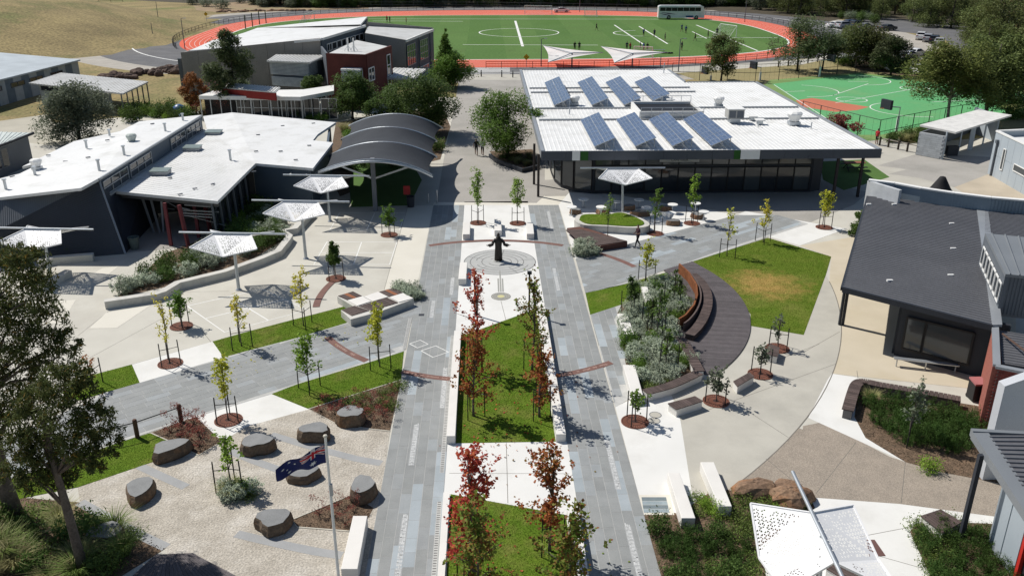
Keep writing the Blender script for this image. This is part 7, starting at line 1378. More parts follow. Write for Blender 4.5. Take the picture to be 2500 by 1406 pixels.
fill([(2130, 985), (2240, 1000), (2375, 1025), (2385, 1080), (2360, 1105), (2290, 1095), (2210, 1078), (2135, 1035)], ['rosem', 'rosem2'], .55, 'dark green rosemary bush in the bed ringed by the L shaped bench', 'rosemary bushes of the ringed bed', .95, 1.2, 10, 'rosemary_bush', 60)
shrub('lime', P(2268, 1150), 'bright green round shrub in front of the rosemary', 1.15, 0, None, 'shrub'); shrub('tussock', P(2128, 978), 'yellowish tussock at the bench corner of the rosemary bed', .8, 0, None, 'tussock')
fill([(2240, 1300), (2330, 1290), (2440, 1310), (2500, 1440), (2300, 1440)], ['rosem', 'rosem2', 'rosem'], .66, 'dark rosemary bush in the lower right corner bed', 'rosemary bushes of the corner bed', .8, 1.1, 11, 'rosemary_bush', 40)
fill([(2240, 1290), (2330, 1280), (2330, 1330), (2290, 1420), (2260, 1360)], ['low'], .6, 'low green ground cover along the corner bed edge', 'ground cover of the corner bed', .8, 1.1, 12, 'ground_cover_plant', 16)
fill([(1605, 1300), (1690, 1315), (1760, 1300), (1835, 1300), (1850, 1420), (1650, 1440)], ['dull', 'rosem', 'low', 'rosem2', 'rosem'], .58, 'dark green shrub in the bed left of the large star shade', 'shrubs left of the large star shade', .75, 1.1, 13, 'shrub', 70)
fill([(1700, 1215), (1760, 1215), (1840, 1230), (1960, 1235), (1850, 1300), (1760, 1260), (1700, 1255)], ['low', 'low', 'lime'], .55, 'low ground cover between benches and brown boulders', 'ground cover by the brown boulders', .7, 1.1, 14, 'ground_cover_plant', 34)
fill([(770, 1005), (975, 945), (945, 1040), (830, 1030)], ['red', 'red', 'red', 'low'], .5, 'red leaved shrub in the bed above the gravel court', 'red shrubs above the gravel court', .8, 1.15, 15, 'red_shrub', 22)
fill([(400, 1050), (470, 1030), (520, 1070), (480, 1095)], ['red'], .5, 'red leaved shrub in the small bed beside the bollards', 'red shrubs beside the bollards', 1.0, 1.4, 16, 'red_shrub', 8)
fill([(740, 1265), (855, 1220), (890, 1250), (850, 1290)], ['red'], .6, 'red leaved shrub in the bed behind the pale bench', 'red shrubs by the flagpole', .8, 1.1, 17, 'red_shrub', 6)
fill([(535, 1200), (570, 1185), (620, 1200), (610, 1225), (560, 1225)], ['tussock', 'low', 'west1', 'green'], .35, 'low shrub in the clump around the feathery sapling', 'shrubs around the feathery sapling', .7, 1.0, 18, 'shrub', 10)
fill([(-20, 1270), (120, 1250), (230, 1270), (330, 1310), (300, 1390), (150, 1420), (-30, 1410)], ['tussock', 'tussock', 'tussockg', 'dull', 'low'], .8, 'dry tussock or shrub under the big gums at lower left', 'tussocks under the big gums', .9, 1.5, 19, 'tussock', 34)
fill([(1205, 385), (1290, 378), (1305, 405), (1270, 412)], ['tussock', 'low'], .8, 'pale tussock in the kerbed avenue bed', 'tussocks of the avenue bed', .8, 1.2, 20, 'tussock', 10)
fill([(830, 310), (1075, 300), (1080, 340), (1070, 390), (830, 430), (820, 350)], ['dull', 'dull', 'green', 'tussock'], 1.5, 'dark shrub under the trees behind the arched canopy', 'shrubs behind the arched canopy', 1.2, 2.0, 21, 'shrub', 34)
fill([(400, 300), (560, 285), (740, 290), (800, 300), (700, 285), (380, 275)], ['dull', 'green', 'tussock', 'lime'], 1.6, 'garden shrub along the verandah of the sports hall', 'shrubs along the verandah', 1.3, 2.2, 22, 'shrub', 22)
fill([(270, 290), (330, 270), (460, 265), (450, 290), (300, 305)], ['dull', 'lime', 'green'], 1.8, 'garden shrub between pavilion and classroom roof', 'shrubs by the pavilion', 1.5, 2.4, 23, 'shrub', 12)
fill([(2165, 348), (2230, 335), (2290, 315), (2250, 350)], ['tussock', 'dull'], .9, 'dry shrub on the bank beside the shelter', 'shrubs by the shelter', 1.0, 1.6, 24, 'shrub', 12)
fill([(2440, 262), (2520, 250), (2520, 300), (2460, 290)], ['dull', 'green', 'tussock'], 1.6, 'shrub beyond the shelter at the right edge', 'shrubs at the right edge', 1.6, 2.6, 25, 'shrub', 10)
fill([(2040, 152), (2150, 158), (2230, 180), (2150, 170), (2060, 165)], ['dull', 'green'], 2.2, 'dark round shrub in the bed along the car park', 'shrubs along the car park', 2.0, 3.0, 26, 'shrub', 10)
# ---- grass blades on the lawns, mulch chips in the beds
def blades(poly, z, dens, h, m, name, seed=0, wd=.02):
    rg = np.random.default_rng(seed); xs = [p[0] for p in poly]; ys = [p[1] for p in poly]; area = (max(xs) - min(xs)) * (max(ys) - min(ys)); n = int(area * dens); x = rg.uniform(min(xs), max(xs), n); y = rg.uniform(min(ys), max(ys), n); ins = np.zeros(n, bool); k = len(poly)
    for i in range(k):
        x1, y1 = poly[i]; x2, y2 = poly[(i + 1) % k]
        if y1 == y2: continue
        c = ((y1 > y) != (y2 > y)) & (x < (x2 - x1) * (y - y1) / (y2 - y1) + x1); ins ^= c
    x, y = x[ins], y[ins]; n = len(x); a = rg.uniform(0, 6.28, n); hh = h * rg.uniform(.5, 1.3, n); ln = hh * rg.uniform(.1, .8, n); b_ = rg.uniform(0, 6.28, n)
    co = np.empty((n, 3, 3)); co[:, 0] = np.stack([x - np.cos(a) * wd, y - np.sin(a) * wd, np.full(n, z)], 1); co[:, 1] = np.stack([x + np.cos(a) * wd, y + np.sin(a) * wd, np.full(n, z)], 1); co[:, 2] = np.stack([x + np.cos(b_) * ln, y + np.sin(b_) * ln, z + hh], 1)
    me = bpy.data.meshes.new(name); me.vertices.add(n * 3); me.vertices.foreach_set('co', co.reshape(-1).astype(np.float32)); me.loops.add(n * 3); me.loops.foreach_set('vertex_index', np.arange(n * 3, dtype=np.int32)); me.polygons.add(n); me.polygons.foreach_set('loop_start', np.arange(0, n * 3, 3, dtype=np.int32)); me.materials.append(m); me.update(calc_edges=True); o = mkobj(name, me); o['kind'] = 'stuff'; return o
M_blade = mat('grass_blade', (0.115, 0.195, 0.02), (0.092, 0.165, 0.017), 0.7, .8, spec=.03, isl=.22, grain=0, trans=.25, stain=(.20, .215, .06), stscale=.6); M_blade_d = mat('worn_grass_blade', (0.135, 0.205, 0.023), (0.11, 0.175, 0.02), .7, .8, spec=.03, isl=.22, grain=0, trans=.25, stain=(.22, .24, .06), stscale=.3, patch=(*P(1868, 695)[:2], 3.0, (0.48, 0.33, 0.12)))
for i, (k, (poly, z)) in enumerate(LAWNS.items()):
    dens = 520 if min(p[1] for p in poly) < 45 else 300
    blades(poly, z, dens, .028, M_blade_d if 'worn' in (bpy.data.objects[k].data.materials[0].name if k in bpy.data.objects else '') else M_blade, 'lawn_grass', i, .013)
M_chip = mat('bark_chip', (0.22, 0.15, 0.10), (0.13, 0.085, 0.055), 4, .9, isl=.45, grain=0)
for o in list(bpy.data.objects):
    if o.name.startswith('garden_bed'):
        top = max(o.data.polygons, key=lambda f: len(f.vertices)); poly = [(o.data.vertices[i].co.x, o.data.vertices[i].co.y) for i in top.vertices]
        if min(p[1] for p in poly) < 48: blades(poly, .012, 110, .03, M_chip, 'bark_chips', len(o.name), .035)
def fallen(cx, cy, rx, ry, n, m, seed):
    rg = np.random.default_rng(seed); pts = np.stack([rg.normal(cx, rx, n), rg.normal(cy, ry, n), np.full(n, .05)], 1); me = leaves('fallen_leaves', pts, .10, m, .8, 3.0, rg=rg); o = mkobj('fallen_leaves', me); o['kind'] = 'stuff'
for i, (x, y, k) in enumerate([(-.6, 38, 'red'), (1.9, 38, 'rust'), (-.6, 33.6, 'rust'), (2.0, 33.4, 'rust'), (-.4, 25, 'red'), (2.2, 26, 'amber'), (-9, 45, 'gold'), (-13, 42, 'gold')]): fallen(x + .6, y - .4, .9, 1.3, 22 if k == 'gold' else 60, LM[k], i)
hillp = [(-190, 150), (-66, 130), (-70, 175), (-92, 215), (-90, 262), (-190, 268)]
# ================================================================ sports ground, cars, people
# ---------- fences: posts as parts, rails joined per run
M_fence = mat('dark_fence_steel', (0.02, 0.022, 0.02), None, 2, .6); M_mesh = mat('wire_mesh', (0.06, 0.065, 0.06), None, 2, .7)
def fence(pts, h, step, label, rails=2, name='fence', r=.03, mesh=False, group=None, mm=None):
    o0 = Vector((pts[0][0], pts[0][1], 0)); t = thing(name, label, 'fence', o0, group); L0 = [0.0]
    for a, c in zip(pts[:-1], pts[1:]): L0.append(L0[-1] + math.hypot(c[0] - a[0], c[1] - a[1]))
    def at_(s):
        for i in range(len(pts) - 1):
            if s <= L0[i + 1] + 1e-6: f = (s - L0[i]) / max(1e-6, L0[i + 1] - L0[i]); return Vector((pts[i][0] + (pts[i + 1][0] - pts[i][0]) * f, pts[i][1] + (pts[i + 1][1] - pts[i][1]) * f, 0))
        return Vector((*pts[-1], 0))
    n = max(1, int(L0[-1] / step)); q = MB().tube([(0, 0, 0), (0, 0, h)], r * 1.3, 6); me = bpy.data.meshes.new('fence_post'); me.from_pydata(q.v, [], q.f); me.materials.append(mm or M_fence)
    for i in range(min(n + 1, 290)): p = at_(L0[-1] * i / n); inst('fence_post', me, t, p)
    for k in range(rails):
        b = MB(); z = h * (1 - k / max(1, rails)) - .02 if rails > 1 else h - .02; b.tube([at_(L0[-1] * i / n) + Vector((0, 0, z)) for i in range(n + 1)], r, 5); b.build('rail', mm or M_fence, t)
    if mesh:
        b = MB(); sp = mesh
        for i in range(n):
            a, c = at_(L0[-1] * i / n), at_(L0[-1] * (i + 1) / n); m_ = max(2, int((c - a).length / sp))
            for j in range(m_): p = a.lerp(c, j / m_); b.beam((p.x, p.y, .05), (p.x, p.y, h - .03), .012, .012)
        o = b.build('wire_infill', M_mesh, t); o['kind'] = 'stuff'
    return t
TRKO = selps(4, 211, 71.2, 61.2, 2.5, 240)
near_f = [p for p in TRKO if p[1] < 186 and p[0] > 0]; near_f.sort(key=lambda p: math.atan2(p[1] - 211, p[0] - 4))
fence([p for p in near_f], 1.15, 2.6, 'dark post and rail fence along the near right bend of the track', 3, 'track_fence', .035, .5)
nl = [p for p in TRKO if p[1] < 152.5 and p[0] <= -1]; nl.sort(); fence(nl, 1.15, 2.6, 'dark post and rail fence along the near straight left of the avenue', 3, 'track_fence', .035, .5)
lf = [p for p in TRKO if p[0] < -20 and p[1] > 178]; lf.sort(key=lambda p: math.atan2(p[1] - 211, p[0] + 4) % (2 * math.pi)); fence(lf, 1.15, 2.6, 'dark fence around the left bend of the track', 2, 'track_fence', .04, .5)
ff = [p for p in TRKO if p[1] > 250 and p[0] >= -20]; ff.sort(); fence(ff, 1.1, 3.0, 'dark fence along the far straight of the track', 2, 'track_fence', .04)
rf = [p for p in TRKO if p[0] > 40 and 186 <= p[1] <= 255]; rf.sort(key=lambda p: p[1]); fence(rf, 1.1, 3.0, 'dark fence around the far right bend of the track', 2, 'track_fence', .04)
fence([tuple(P(u, v)[:2]) for u, v in [(880, 19), (1200, 20), (1560, 27)]], 1.7, 3.2, 'tall grey mesh fence in front of the dark wood', 2, 'mesh_fence', .04, .35, mm=mat('grey_fence', (0.10, 0.105, 0.11)))
fence([tuple(P(u, v)[:2]) for u, v in [(1640, 196), (1870, 200), (2100, 177), (2235, 192), (2330, 206)]], 2.6, 4.0, 'tall dark wire fence along the far side of the green court', 2, 'court_fence', .035, .8)
fence([tuple(P(u, v)[:2]) for u, v in [(1955, 300), (2140, 352), (2300, 318), (2490, 285)]], 2.6, 3.0, 'tall dark wire fence along the near side of the green court', 2, 'court_fence', .035, .8)
fence([tuple(P(u, v)[:2]) for u, v in [(0, 25), (120, 12), (300, 6)]], 1.2, 3.5, 'low dark fence on the crest of the grassy hill', 2, 'hill_fence', .04)
# bollards at the head of the avenue and along the road
k = 0
for u, v, lb in [(1148, 187, 'leftmost dark bollard at the avenue head'), (1175, 188, 'second dark bollard at the avenue head'), (1225, 189, 'third dark bollard at the avenue head'), (1252, 190, 'rightmost dark bollard at the avenue head')]:
    p = P(u, v); t = thing('bollard', lb, 'bollard', p, 'bollards at the avenue head'); MB().lathe([(.09, 0), (.09, 1.0), (.06, 1.05), (.001, 1.06)], p, 8).build('post', M_black, t); MB().lathe([(.095, .82), (.095, .92)], p, 8, caps=False).build('band', M_galv, t)
RB = [(1900 + i * 24, 165 - i * 3.2) for i in range(7)]
for i, (u, v) in enumerate(RB): p = P(u, v); o = MB().lathe([(.12, 0), (.12, .95), (.09, 1.0), (.001, 1.0)], p, 8).build('timber_bollard', M_barkd, org=p); tag(o, ['first', 'second', 'third', 'fourth', 'fifth', 'sixth', 'seventh'][i] + ' timber bollard from the left along the court footpath', 'bollard', 'timber bollards by the court')
t = thing('timber_rail', 'low timber post rail on the bank beside the shelter', 'rail', tuple(P(2170, 360)))
for u, v in [(2147, 356), (2168, 360), (2192, 366), (2214, 371)]: p = P(u, v); MB().tube([p, p + Vector((0, 0, .95))], .11, 8).build('post', M_barkd, t)
MB().tube([P(2140, 354) + Vector((0, 0, .8)), P(2236, 375) + Vector((0, 0, .8))], .06, 6).build('rail', M_barkp, t)
# ---------- light poles
def pole(u, v, vtop, label, head=True):
    p = P(u, v); h = PZ(u, vtop, p.x, p.y); t = thing('light_pole', label, 'lamp', p, 'tall light poles'); MB().tube([p, p + Vector((0, 0, h))], [.09, .06], 8).build('pole', M_slate, t)
    if head: MB().tube([p + Vector((0, 0, h)), p + Vector((.5, -.1, h + .1))], .04, 6).build('arm', M_slate, t); MB().box((p.x + .7, p.y - .1, h + .1), (.5, .22, .1)).build('lamp_head', M_galv, t)
for u, v, vt, lb, hd in [(1321, 163, 96, 'light pole at the near track edge left of the shade sails', True), (1656, 175, 96, 'light pole by the near right bend of the track', True), (452, 121, 46, 'light pole at the road bend beside the left of the hall', True), (389, 64, 5, 'tall pole on the grassy hill near the road', False), (374, 94, 57, 'short timber pole at the foot of the grassy hill', False), (1611, 182, 138, 'slim dark post by the fence behind the cafeteria roof', False), (1415, 30, -30, 'pole before the wood at the far straight', False), (1818, 55, -10, 'light pole on the far road behind the bus', False)]: pole(u, v, vt, lb, hd)
# ---------- white tensile sails by the track
def sail(pts, base, label):
    A, B, C = pts; t = thing('shade_sail', label, 'sunshade', Vector((base[0], base[1], 0)), 'white tensile sails by the track'); b = MB(); n = 12
    for i in range(n + 1):
        for j in range(n + 1 - i):
            a, c = i / n, j / n; w0 = 1 - a - c; p = A * w0 + B * a + C * c; cen = (A + B + C) / 3; pull = .9 * (a * c + a * w0 + c * w0 - 3 * a * c * w0 * 3); p = p + (cen - p) * max(0, pull) * .55; b.v.append(tuple(p))
    idx = {}; k = 0
    for i in range(n + 1):
        for j in range(n + 1 - i): idx[i, j] = k; k += 1
    for i in range(n):
        for j in range(n - i):
            b.f.append((idx[i, j], idx[i + 1, j], idx[i, j + 1]))
            if i + j < n - 1: b.f.append((idx[i + 1, j], idx[i + 1, j + 1], idx[i, j + 1]))
    b.build('sail_cloth', mat('sail_white', (0.86, 0.85, 0.82), None, .5, .7, trans=.12, grain=0), t, smooth=True); bp_ = Vector((base[0], base[1], 0)); MB().tube([bp_, bp_ + Vector((0, 0, 2.3))], .12, 8).build('mast', M_slate, t); MB().tube([bp_ + Vector((0, 0, 2.3)), C], [.1, .06], 8).build('boom', M_galv, t); MB().tube([bp_ + Vector((0, 0, 2.3)), A], [.08, .05], 8).tube([bp_ + Vector((0, 0, 2.3)), B], [.08, .05], 8).build('strut', M_galv, t)
def sailpx(a, b_, c, basepx, label):
    bp_ = P(*basepx); f = lambda u, v, dy: (lambda d: Vector((d[0] * ((bp_.y + dy) / d[1]), bp_.y + dy, CAMH + d[2] * ((bp_.y + dy) / d[1]))))(ray(u, v)); sail((f(*a, -4.5), f(*b_, 5.5), f(*c, 1.0)), (bp_.x, bp_.y), label)
sailpx((1338, 153), (1326, 112), (1472, 129), (1396, 164), 'left white pointed shade sail at the near edge of the track'); sailpx((1500, 154), (1467, 114), (1628, 128), (1543, 165), 'right white pointed shade sail at the near edge of the track')
# ---------- goals, hoops
def goal(u0, v0, u1, v1, label, h=2.3, dep=1.6, away=1):
    a, c = P(u0, v0), P(u1, v1); d = (c - a).normalized(); n = Vector((-d.y, d.x, 0)) * away * dep; t = thing('football_goal', label, 'goal', (a + c) / 2, 'football goals'); Z = Vector((0, 0, h))
    f = MB()
    for p, q in ((a, a + Z), (c, c + Z), (a + Z, c + Z)): f.tube([p, q], .07, 6)
    f.build('goal_frame', M_white_p, t); b = MB()
    for p, q in ((a + Z, a + n), (c + Z, c + n), (a + n, c + n), (a, a + n), (c, c + n)): b.tube([p, q], .04, 5)
    b.build('rear_frame', M_white_p, t); b = MB()
    for i in range(1, 22): s = a.lerp(c, i / 22); b.tube([s + Z, s + n], .012, 3)
    for j in range(1, 9): b.tube([(a + Z).lerp(a + n, j / 9), (c + Z).lerp(c + n, j / 9)], .012, 3)
    o = b.build('net', mat('net_white', (0.6, 0.6, 0.6)), t); o['kind'] = 'stuff'
goal(1757, 86, 1797, 92, 'large white football goal at the right end of the field', 2.4, 2.0, -1); goal(1281, 36, 1347, 37, 'wide goal frame on the far straight', 2.4, 1.4); goal(1427, 41, 1456, 42, 'smaller goal frame on the far straight', 2.0, 1.2); goal(1547, 141, 1592, 143, 'small white goal at the near touchline right of the sails', 2.0, 1.2); goal(745, 58, 768, 50, 'goal frame at the left end of the field', 2.2, 1.6)
for u, v in [(600, 72), (617, 66), (634, 61), (650, 58)]: p = P(u, v); o = MB().tube([p, p + Vector((0, 0, 3.2))], .12, 8).build('goal_post', mat('green_post_pad', (0.03, 0.06, 0.03)), org=p); tag(o, 'green padded goal post at the left bend, ' + {600: 'nearest', 617: 'second', 634: 'third', 650: 'farthest'}[u], 'goal post', 'padded goal posts')
def hoop(u, v, vt, dx, label, s=1.0):
    p = P(u, v); h = PZ(u, vt, p.x, p.y); t = thing('basketball_hoop', label, 'basketball hoop', p, 'basketball hoops'); MB().tube([p, p + Vector((0, 0, h * .62))], .16 * s, 10).build('padded_post', M_white_p, t); MB().tube([p + Vector((0, 0, h * .6)), p + Vector((0, 0, h)), p + Vector((dx, 0, h + .12))], .07, 8).build('arm', M_flash, t)
    bx = p + Vector((dx, 0, h + .35)); MB().box(bx, (.12 if abs(dx) > 9 else .9, .9, 1.05) if False else (.35, 1.5, 1.05), R(20)).build('backboard', M_char, t); b = MB()
    for k in range(12): a0, a1 = 2 * math.pi * k / 12, 2 * math.pi * (k + 1) / 12; c = bx + Vector((.5 if dx > 0 else -.5, 0, -.45)); b.tube([c + Vector((.23 * math.cos(a0), .23 * math.sin(a0), 0)), c + Vector((.23 * math.cos(a1), .23 * math.sin(a1), 0))], .02, 4)
    b.build('rim', mat('hoop_orange', (0.5, 0.12, 0.03)), t)
hoop(2188, 322, 262, -1.6, 'basketball hoop on white padded post at the near court corner'); hoop(2000, 188, 148, 1.6, 'basketball hoop at the far court edge below the dark gum'); hoop(1855, 196, 165, -1.2, 'basketball hoop just behind the cafeteria roof'); hoop(1735, 196, 178, -1.0, 'low basketball hoop behind the rear solar row'); hoop(2482, 248, 205, 1.2, 'basketball hoop at the right frame edge')
# ---------- vehicles
M_vgl = mat('vehicle_glass', (0.012, 0.014, 0.017), None, 1, .25, spec=.25, grain=0); M_tyre = mat('tyre_rubber', (0.015, 0.015, 0.016), None, 2, .85); M_rim = mat('wheel_rim', (0.35, 0.36, 0.37), None, 2, .35, metal=.7); M_lamp = mat('headlamp', (0.6, 0.62, 0.64), None, 2, .2); M_tail = mat('tail_lamp', (0.35, 0.02, 0.02), None, 2, .3)
CARM = {}
def car_meshes(kind):
    if kind in CARM: return CARM[kind]
    L0, W, Hh = {'sedan': (4.6, 1.8, 1.45), 'suv': (4.6, 1.86, 1.68)}[kind]; prof = {'sedan': [(-.5, .30), (-.5, .56), (-.46, .63), (-.24, .68), (-.12, .97), (.10, 1.0), (.28, .70), (.47, .60), (.5, .5), (.5, .22), (.44, .17), (-.44, .17)], 'suv': [(-.5, .32), (-.49, .62), (-.44, .72), (-.40, .96), (-.3, 1.0), (.08, .99), (.24, .68), (.46, .60), (.5, .48), (.5, .22), (.44, .17), (-.44, .17)]}[kind]
    def sect(z): return .5 if z < .66 else .5 - (z - .66) * .32
    b = MB(); n = len(prof)
    for sx in (-1, 1):
        for x, z in prof: b.v.append((x * L0, sx * W * sect(z), z * Hh))
    b.f = [tuple(range(n)), tuple(range(2 * n - 1, n - 1, -1))] + [(i, n + i, n + (i + 1) % n, (i + 1) % n) for i in range(n)]
    body = bpy.data.meshes.new('body'); body.from_pydata(b.v, [], b.f)
    g = MB(); zs = (.70, .93)
    x0, x1 = {'sedan': (-.21, .25), 'suv': (-.40, .21)}[kind]
    for sx in (-1, 1): g.face([(x0 * L0, sx * (W * sect(zs[0]) + .012), zs[0] * Hh), (x1 * L0, sx * (W * sect(zs[0]) + .012), zs[0] * Hh), ((x1 - .13) * L0, sx * (W * sect(zs[1]) + .012), zs[1] * Hh), ((x0 + (.09 if kind == 'sedan' else .04)) * L0, sx * (W * sect(zs[1]) + .012), zs[1] * Hh)][::sx])
    fx0, fx1 = {'sedan': (.275, .115), 'suv': (.235, .095)}[kind]; g.face([(fx0 * L0, -W * .42, .71 * Hh), (fx0 * L0, W * .42, .71 * Hh), (fx1 * L0 + .03, W * .38, .98 * Hh + .01), (fx1 * L0 + .03, -W * .38, .98 * Hh + .01)])
    rx0, rx1 = {'sedan': (-.235, -.125), 'suv': (-.447, -.403)}[kind]; g.face([(rx0 * L0 - .02, W * .42, .71 * Hh + .02), (rx0 * L0 - .02, -W * .42, .71 * Hh + .02), (rx1 * L0 - .02, -W * .37, .94 * Hh), (rx1 * L0 - .02, W * .37, .94 * Hh)])
    gl = bpy.data.meshes.new('windows'); gl.from_pydata(g.v, [], g.f); gl.materials.append(M_vgl)
    w_ = MB().tube([(0, -.11, 0), (0, .11, 0)], .33, 14); wm = bpy.data.meshes.new('tyre'); wm.from_pydata(w_.v, [], w_.f); wm.materials.append(M_tyre); w_ = MB().tube([(0, -.115, 0), (0, .115, 0)], .2, 10); rm = bpy.data.meshes.new('rim'); rm.from_pydata(w_.v, [], w_.f); rm.materials.append(M_rim)
    l_ = MB().box((0, 0, 0), (.08, .38, .15)); lm_ = bpy.data.meshes.new('headlight'); lm_.from_pydata(l_.v, [], l_.f); lm_.materials.append(M_lamp); tm_ = lm_.copy(); tm_.materials.clear(); tm_.materials.append(M_tail); CARM[kind] = (body, gl, wm, rm, lm_, tm_, L0, W, Hh); return CARM[kind]
def car(u, v, rz, col, kind, label, group='cars in the car park', loc=None):
    body, gl, wm, rm, hm, tm_, L0, W, Hh = car_meshes(kind); p = P(u, v); t = thing('parked_car', label, 'car', p, group); t.rotation_euler = (0, 0, R(rz)); key = (kind, col)
    if key not in CARM: me = body.copy(); me.materials.append(mat('car_paint_%d' % len(CARM), col, col, 1, .3, spec=.5, coat=.6, grain=0)); CARM[key] = me
    def ch(nm, me, lc, par=None): o = bpy.data.objects.new(nm, me); COL.objects.link(o); o.parent = par or t; o.location = lc; return o
    ch('body', CARM[key], (0, 0, 0)); ch('windows', gl, (0, 0, 0))
    for sx in (-.31, .31):
        for sy in (-1, 1): w_ = ch('wheel', wm, (sx * L0, sy * (W / 2 - .09), .33)); ch('rim', rm, (0, 0, 0), w_)
    for sy in (-1, 1): ch('headlight', hm, (L0 * .49, sy * W * .36, Hh * .52)); ch('tail_light', tm_, (-L0 * .49, sy * W * .36, Hh * .6))
    return t
WH, SV, DK, BL, RD, GY = (0.75, 0.75, 0.74), (0.42, 0.43, 0.45), (0.03, 0.032, 0.036), (0.04, 0.07, 0.15), (0.28, 0.02, 0.02), (0.16, 0.165, 0.175)
car(1370, 31, 5, WH, 'sedan', 'white sedan driving along the far straight of the oval', 'vehicles on the far road')
for u, v, rz, c, k, lb in [(2196, 175, 170, WH, 'suv', 'white hatchback parked behind the green court, left of the large white one'), (2233, 180, 100, WH, 'suv', 'large white car parked nose away behind the green court'), (2158, 168, 100, DK, 'suv', 'dark car in tree shade left of the white parked cars'), (2270, 186, 100, RD, 'suv', 'dark red car half hidden right of the large white car'),
        (2265, 102, 60, SV, 'suv', 'silver car at the left of the group up the aisle'), (2280, 106, 60, DK, 'suv', 'black car in the middle of the group up the aisle'), (2292, 110, 60, SV, 'sedan', 'grey car at the right of the group up the aisle'), (2248, 97, 60, WH, 'suv', 'white car first in the group up the aisle'), (2233, 138, 30, WH, 'sedan', 'white sedan parked across the aisle beside dark tree'), (2215, 144, 30, SV, 'sedan', 'silver sedan just left of the white one across the aisle'),
        (2062, 70, 20, SV, 'suv', 'silver car left end of the upper row behind the road'), (2078, 66, 20, BL, 'suv', 'blue car in the upper row behind the road'), (2094, 68, 20, DK, 'suv', 'black car in the upper row behind the road'), (2110, 72, 20, GY, 'sedan', 'grey car at the right of the upper row'), (2165, 75, 20, DK, 'sedan', 'dark sedan under the trees right of the upper row'), (2040, 68, 10, WH, 'sedan', 'white sedan glimpsed at the wood edge by the road'),
        (2440, 190, 100, WH, 'suv', 'white car at right below the dark gums'), (2462, 196, 100, DK, 'suv', 'dark car right of the white one below the gums'), (2484, 200, 100, SV, 'suv', 'silver car near the right edge below the gums'), (2470, 176, 100, RD, 'suv', 'maroon car behind the others at the right edge'), (2495, 178, 100, SV, 'suv', 'silver car cut by the right edge')]: car(u, v, rz, c, k, lb)
t = thing('coach_bus', 'white tour coach with dark windows parked on the far road right of centre', 'bus', P(1661, 47)); p = P(1661, 47); t.rotation_euler = (0, 0, R(-3)); BL_, BW, BH = 12.2, 2.5, 3.5
def bch(b, nm, m_, par=None, smooth=False): me = bpy.data.meshes.new(nm); me.from_pydata(b.v, [], b.f); me.materials.append(m_); o = bpy.data.objects.new(nm, me); COL.objects.link(o); o.parent = par or t; return o
prof = [(-.5, .35), (-.5, BH - .35), (-.48, BH - .1), (-.44, BH), (.42, BH), (.47, BH - .25), (.495, BH - 1.4), (.5, BH - 2.2), (.5, .35)]; b = MB(); n = len(prof)
for sy in (-1, 1):
    for x, z in prof: b.v.append((x * BL_, sy * BW / 2 * (.94 if z > BH - .2 else 1), z))
b.f = [tuple(range(n)), tuple(range(2 * n - 1, n - 1, -1))] + [(i, n + i, n + (i + 1) % n, (i + 1) % n) for i in range(n)]; bch(b, 'body', mat('bus_white', (0.84, 0.84, 0.85), None, 1, .3, coat=.4))
for i in range(7): x0 = -.47 * BL_ + i * 1.55; b = MB(); b.box((x0 + .75, -BW / 2 - .005, 2.55), (1.48, .03, .95)); b.box((x0 + .75, BW / 2 + .005, 2.55), (1.48, .03, .95)); bch(b, 'side_window', M_vgl)
bch(MB().face([(.4995 * BL_ + .03, -1.1, 1.35), (.4995 * BL_ + .03, 1.1, 1.35), (.474 * BL_ + .03, 1.05, 3.2), (.474 * BL_ + .03, -1.05, 3.2)]), 'windscreen', M_vgl)
for x in (-.27, .33):
    for sy in (-1, 1): w_ = bch(MB().tube([(x * BL_, sy * (BW / 2 - .3), .5), (x * BL_, sy * (BW / 2 + .02), .5)], .5, 16), 'wheel', M_tyre); bch(MB().tube([(x * BL_, sy * (BW / 2 - .3), .5), (x * BL_, sy * (BW / 2 + .03), .5)], .28, 12), 'rim', M_rim, w_)
sw = MB(); sw.face([(-6.1, -1.26, 1.9), (-3.4, -1.26, 1.35), (-1.2, -1.26, 1.25), (-3.4, -1.26, 1.6)]); sw.face([(-6.1, -1.26, 1.6), (-4.2, -1.26, 1.05), (-2.6, -1.26, .95), (-4.2, -1.26, 1.3)]); bch(sw, 'stripe', mat('bus_purple', (0.10, 0.02, 0.12)))
for sy in (-1, 1): bch(MB().tube([(.48 * BL_, sy * 1.2, 3.1), (.53 * BL_, sy * 1.35, 2.9), (.53 * BL_, sy * 1.38, 2.4)], .06, 6), 'mirror', M_black)
bch(MB().box((2.2, -1.26, .75), (2.0, .02, .4)), 'luggage_panel', BLm if False else mat('bus_blue_plate', (0.03, 0.08, 0.25)))
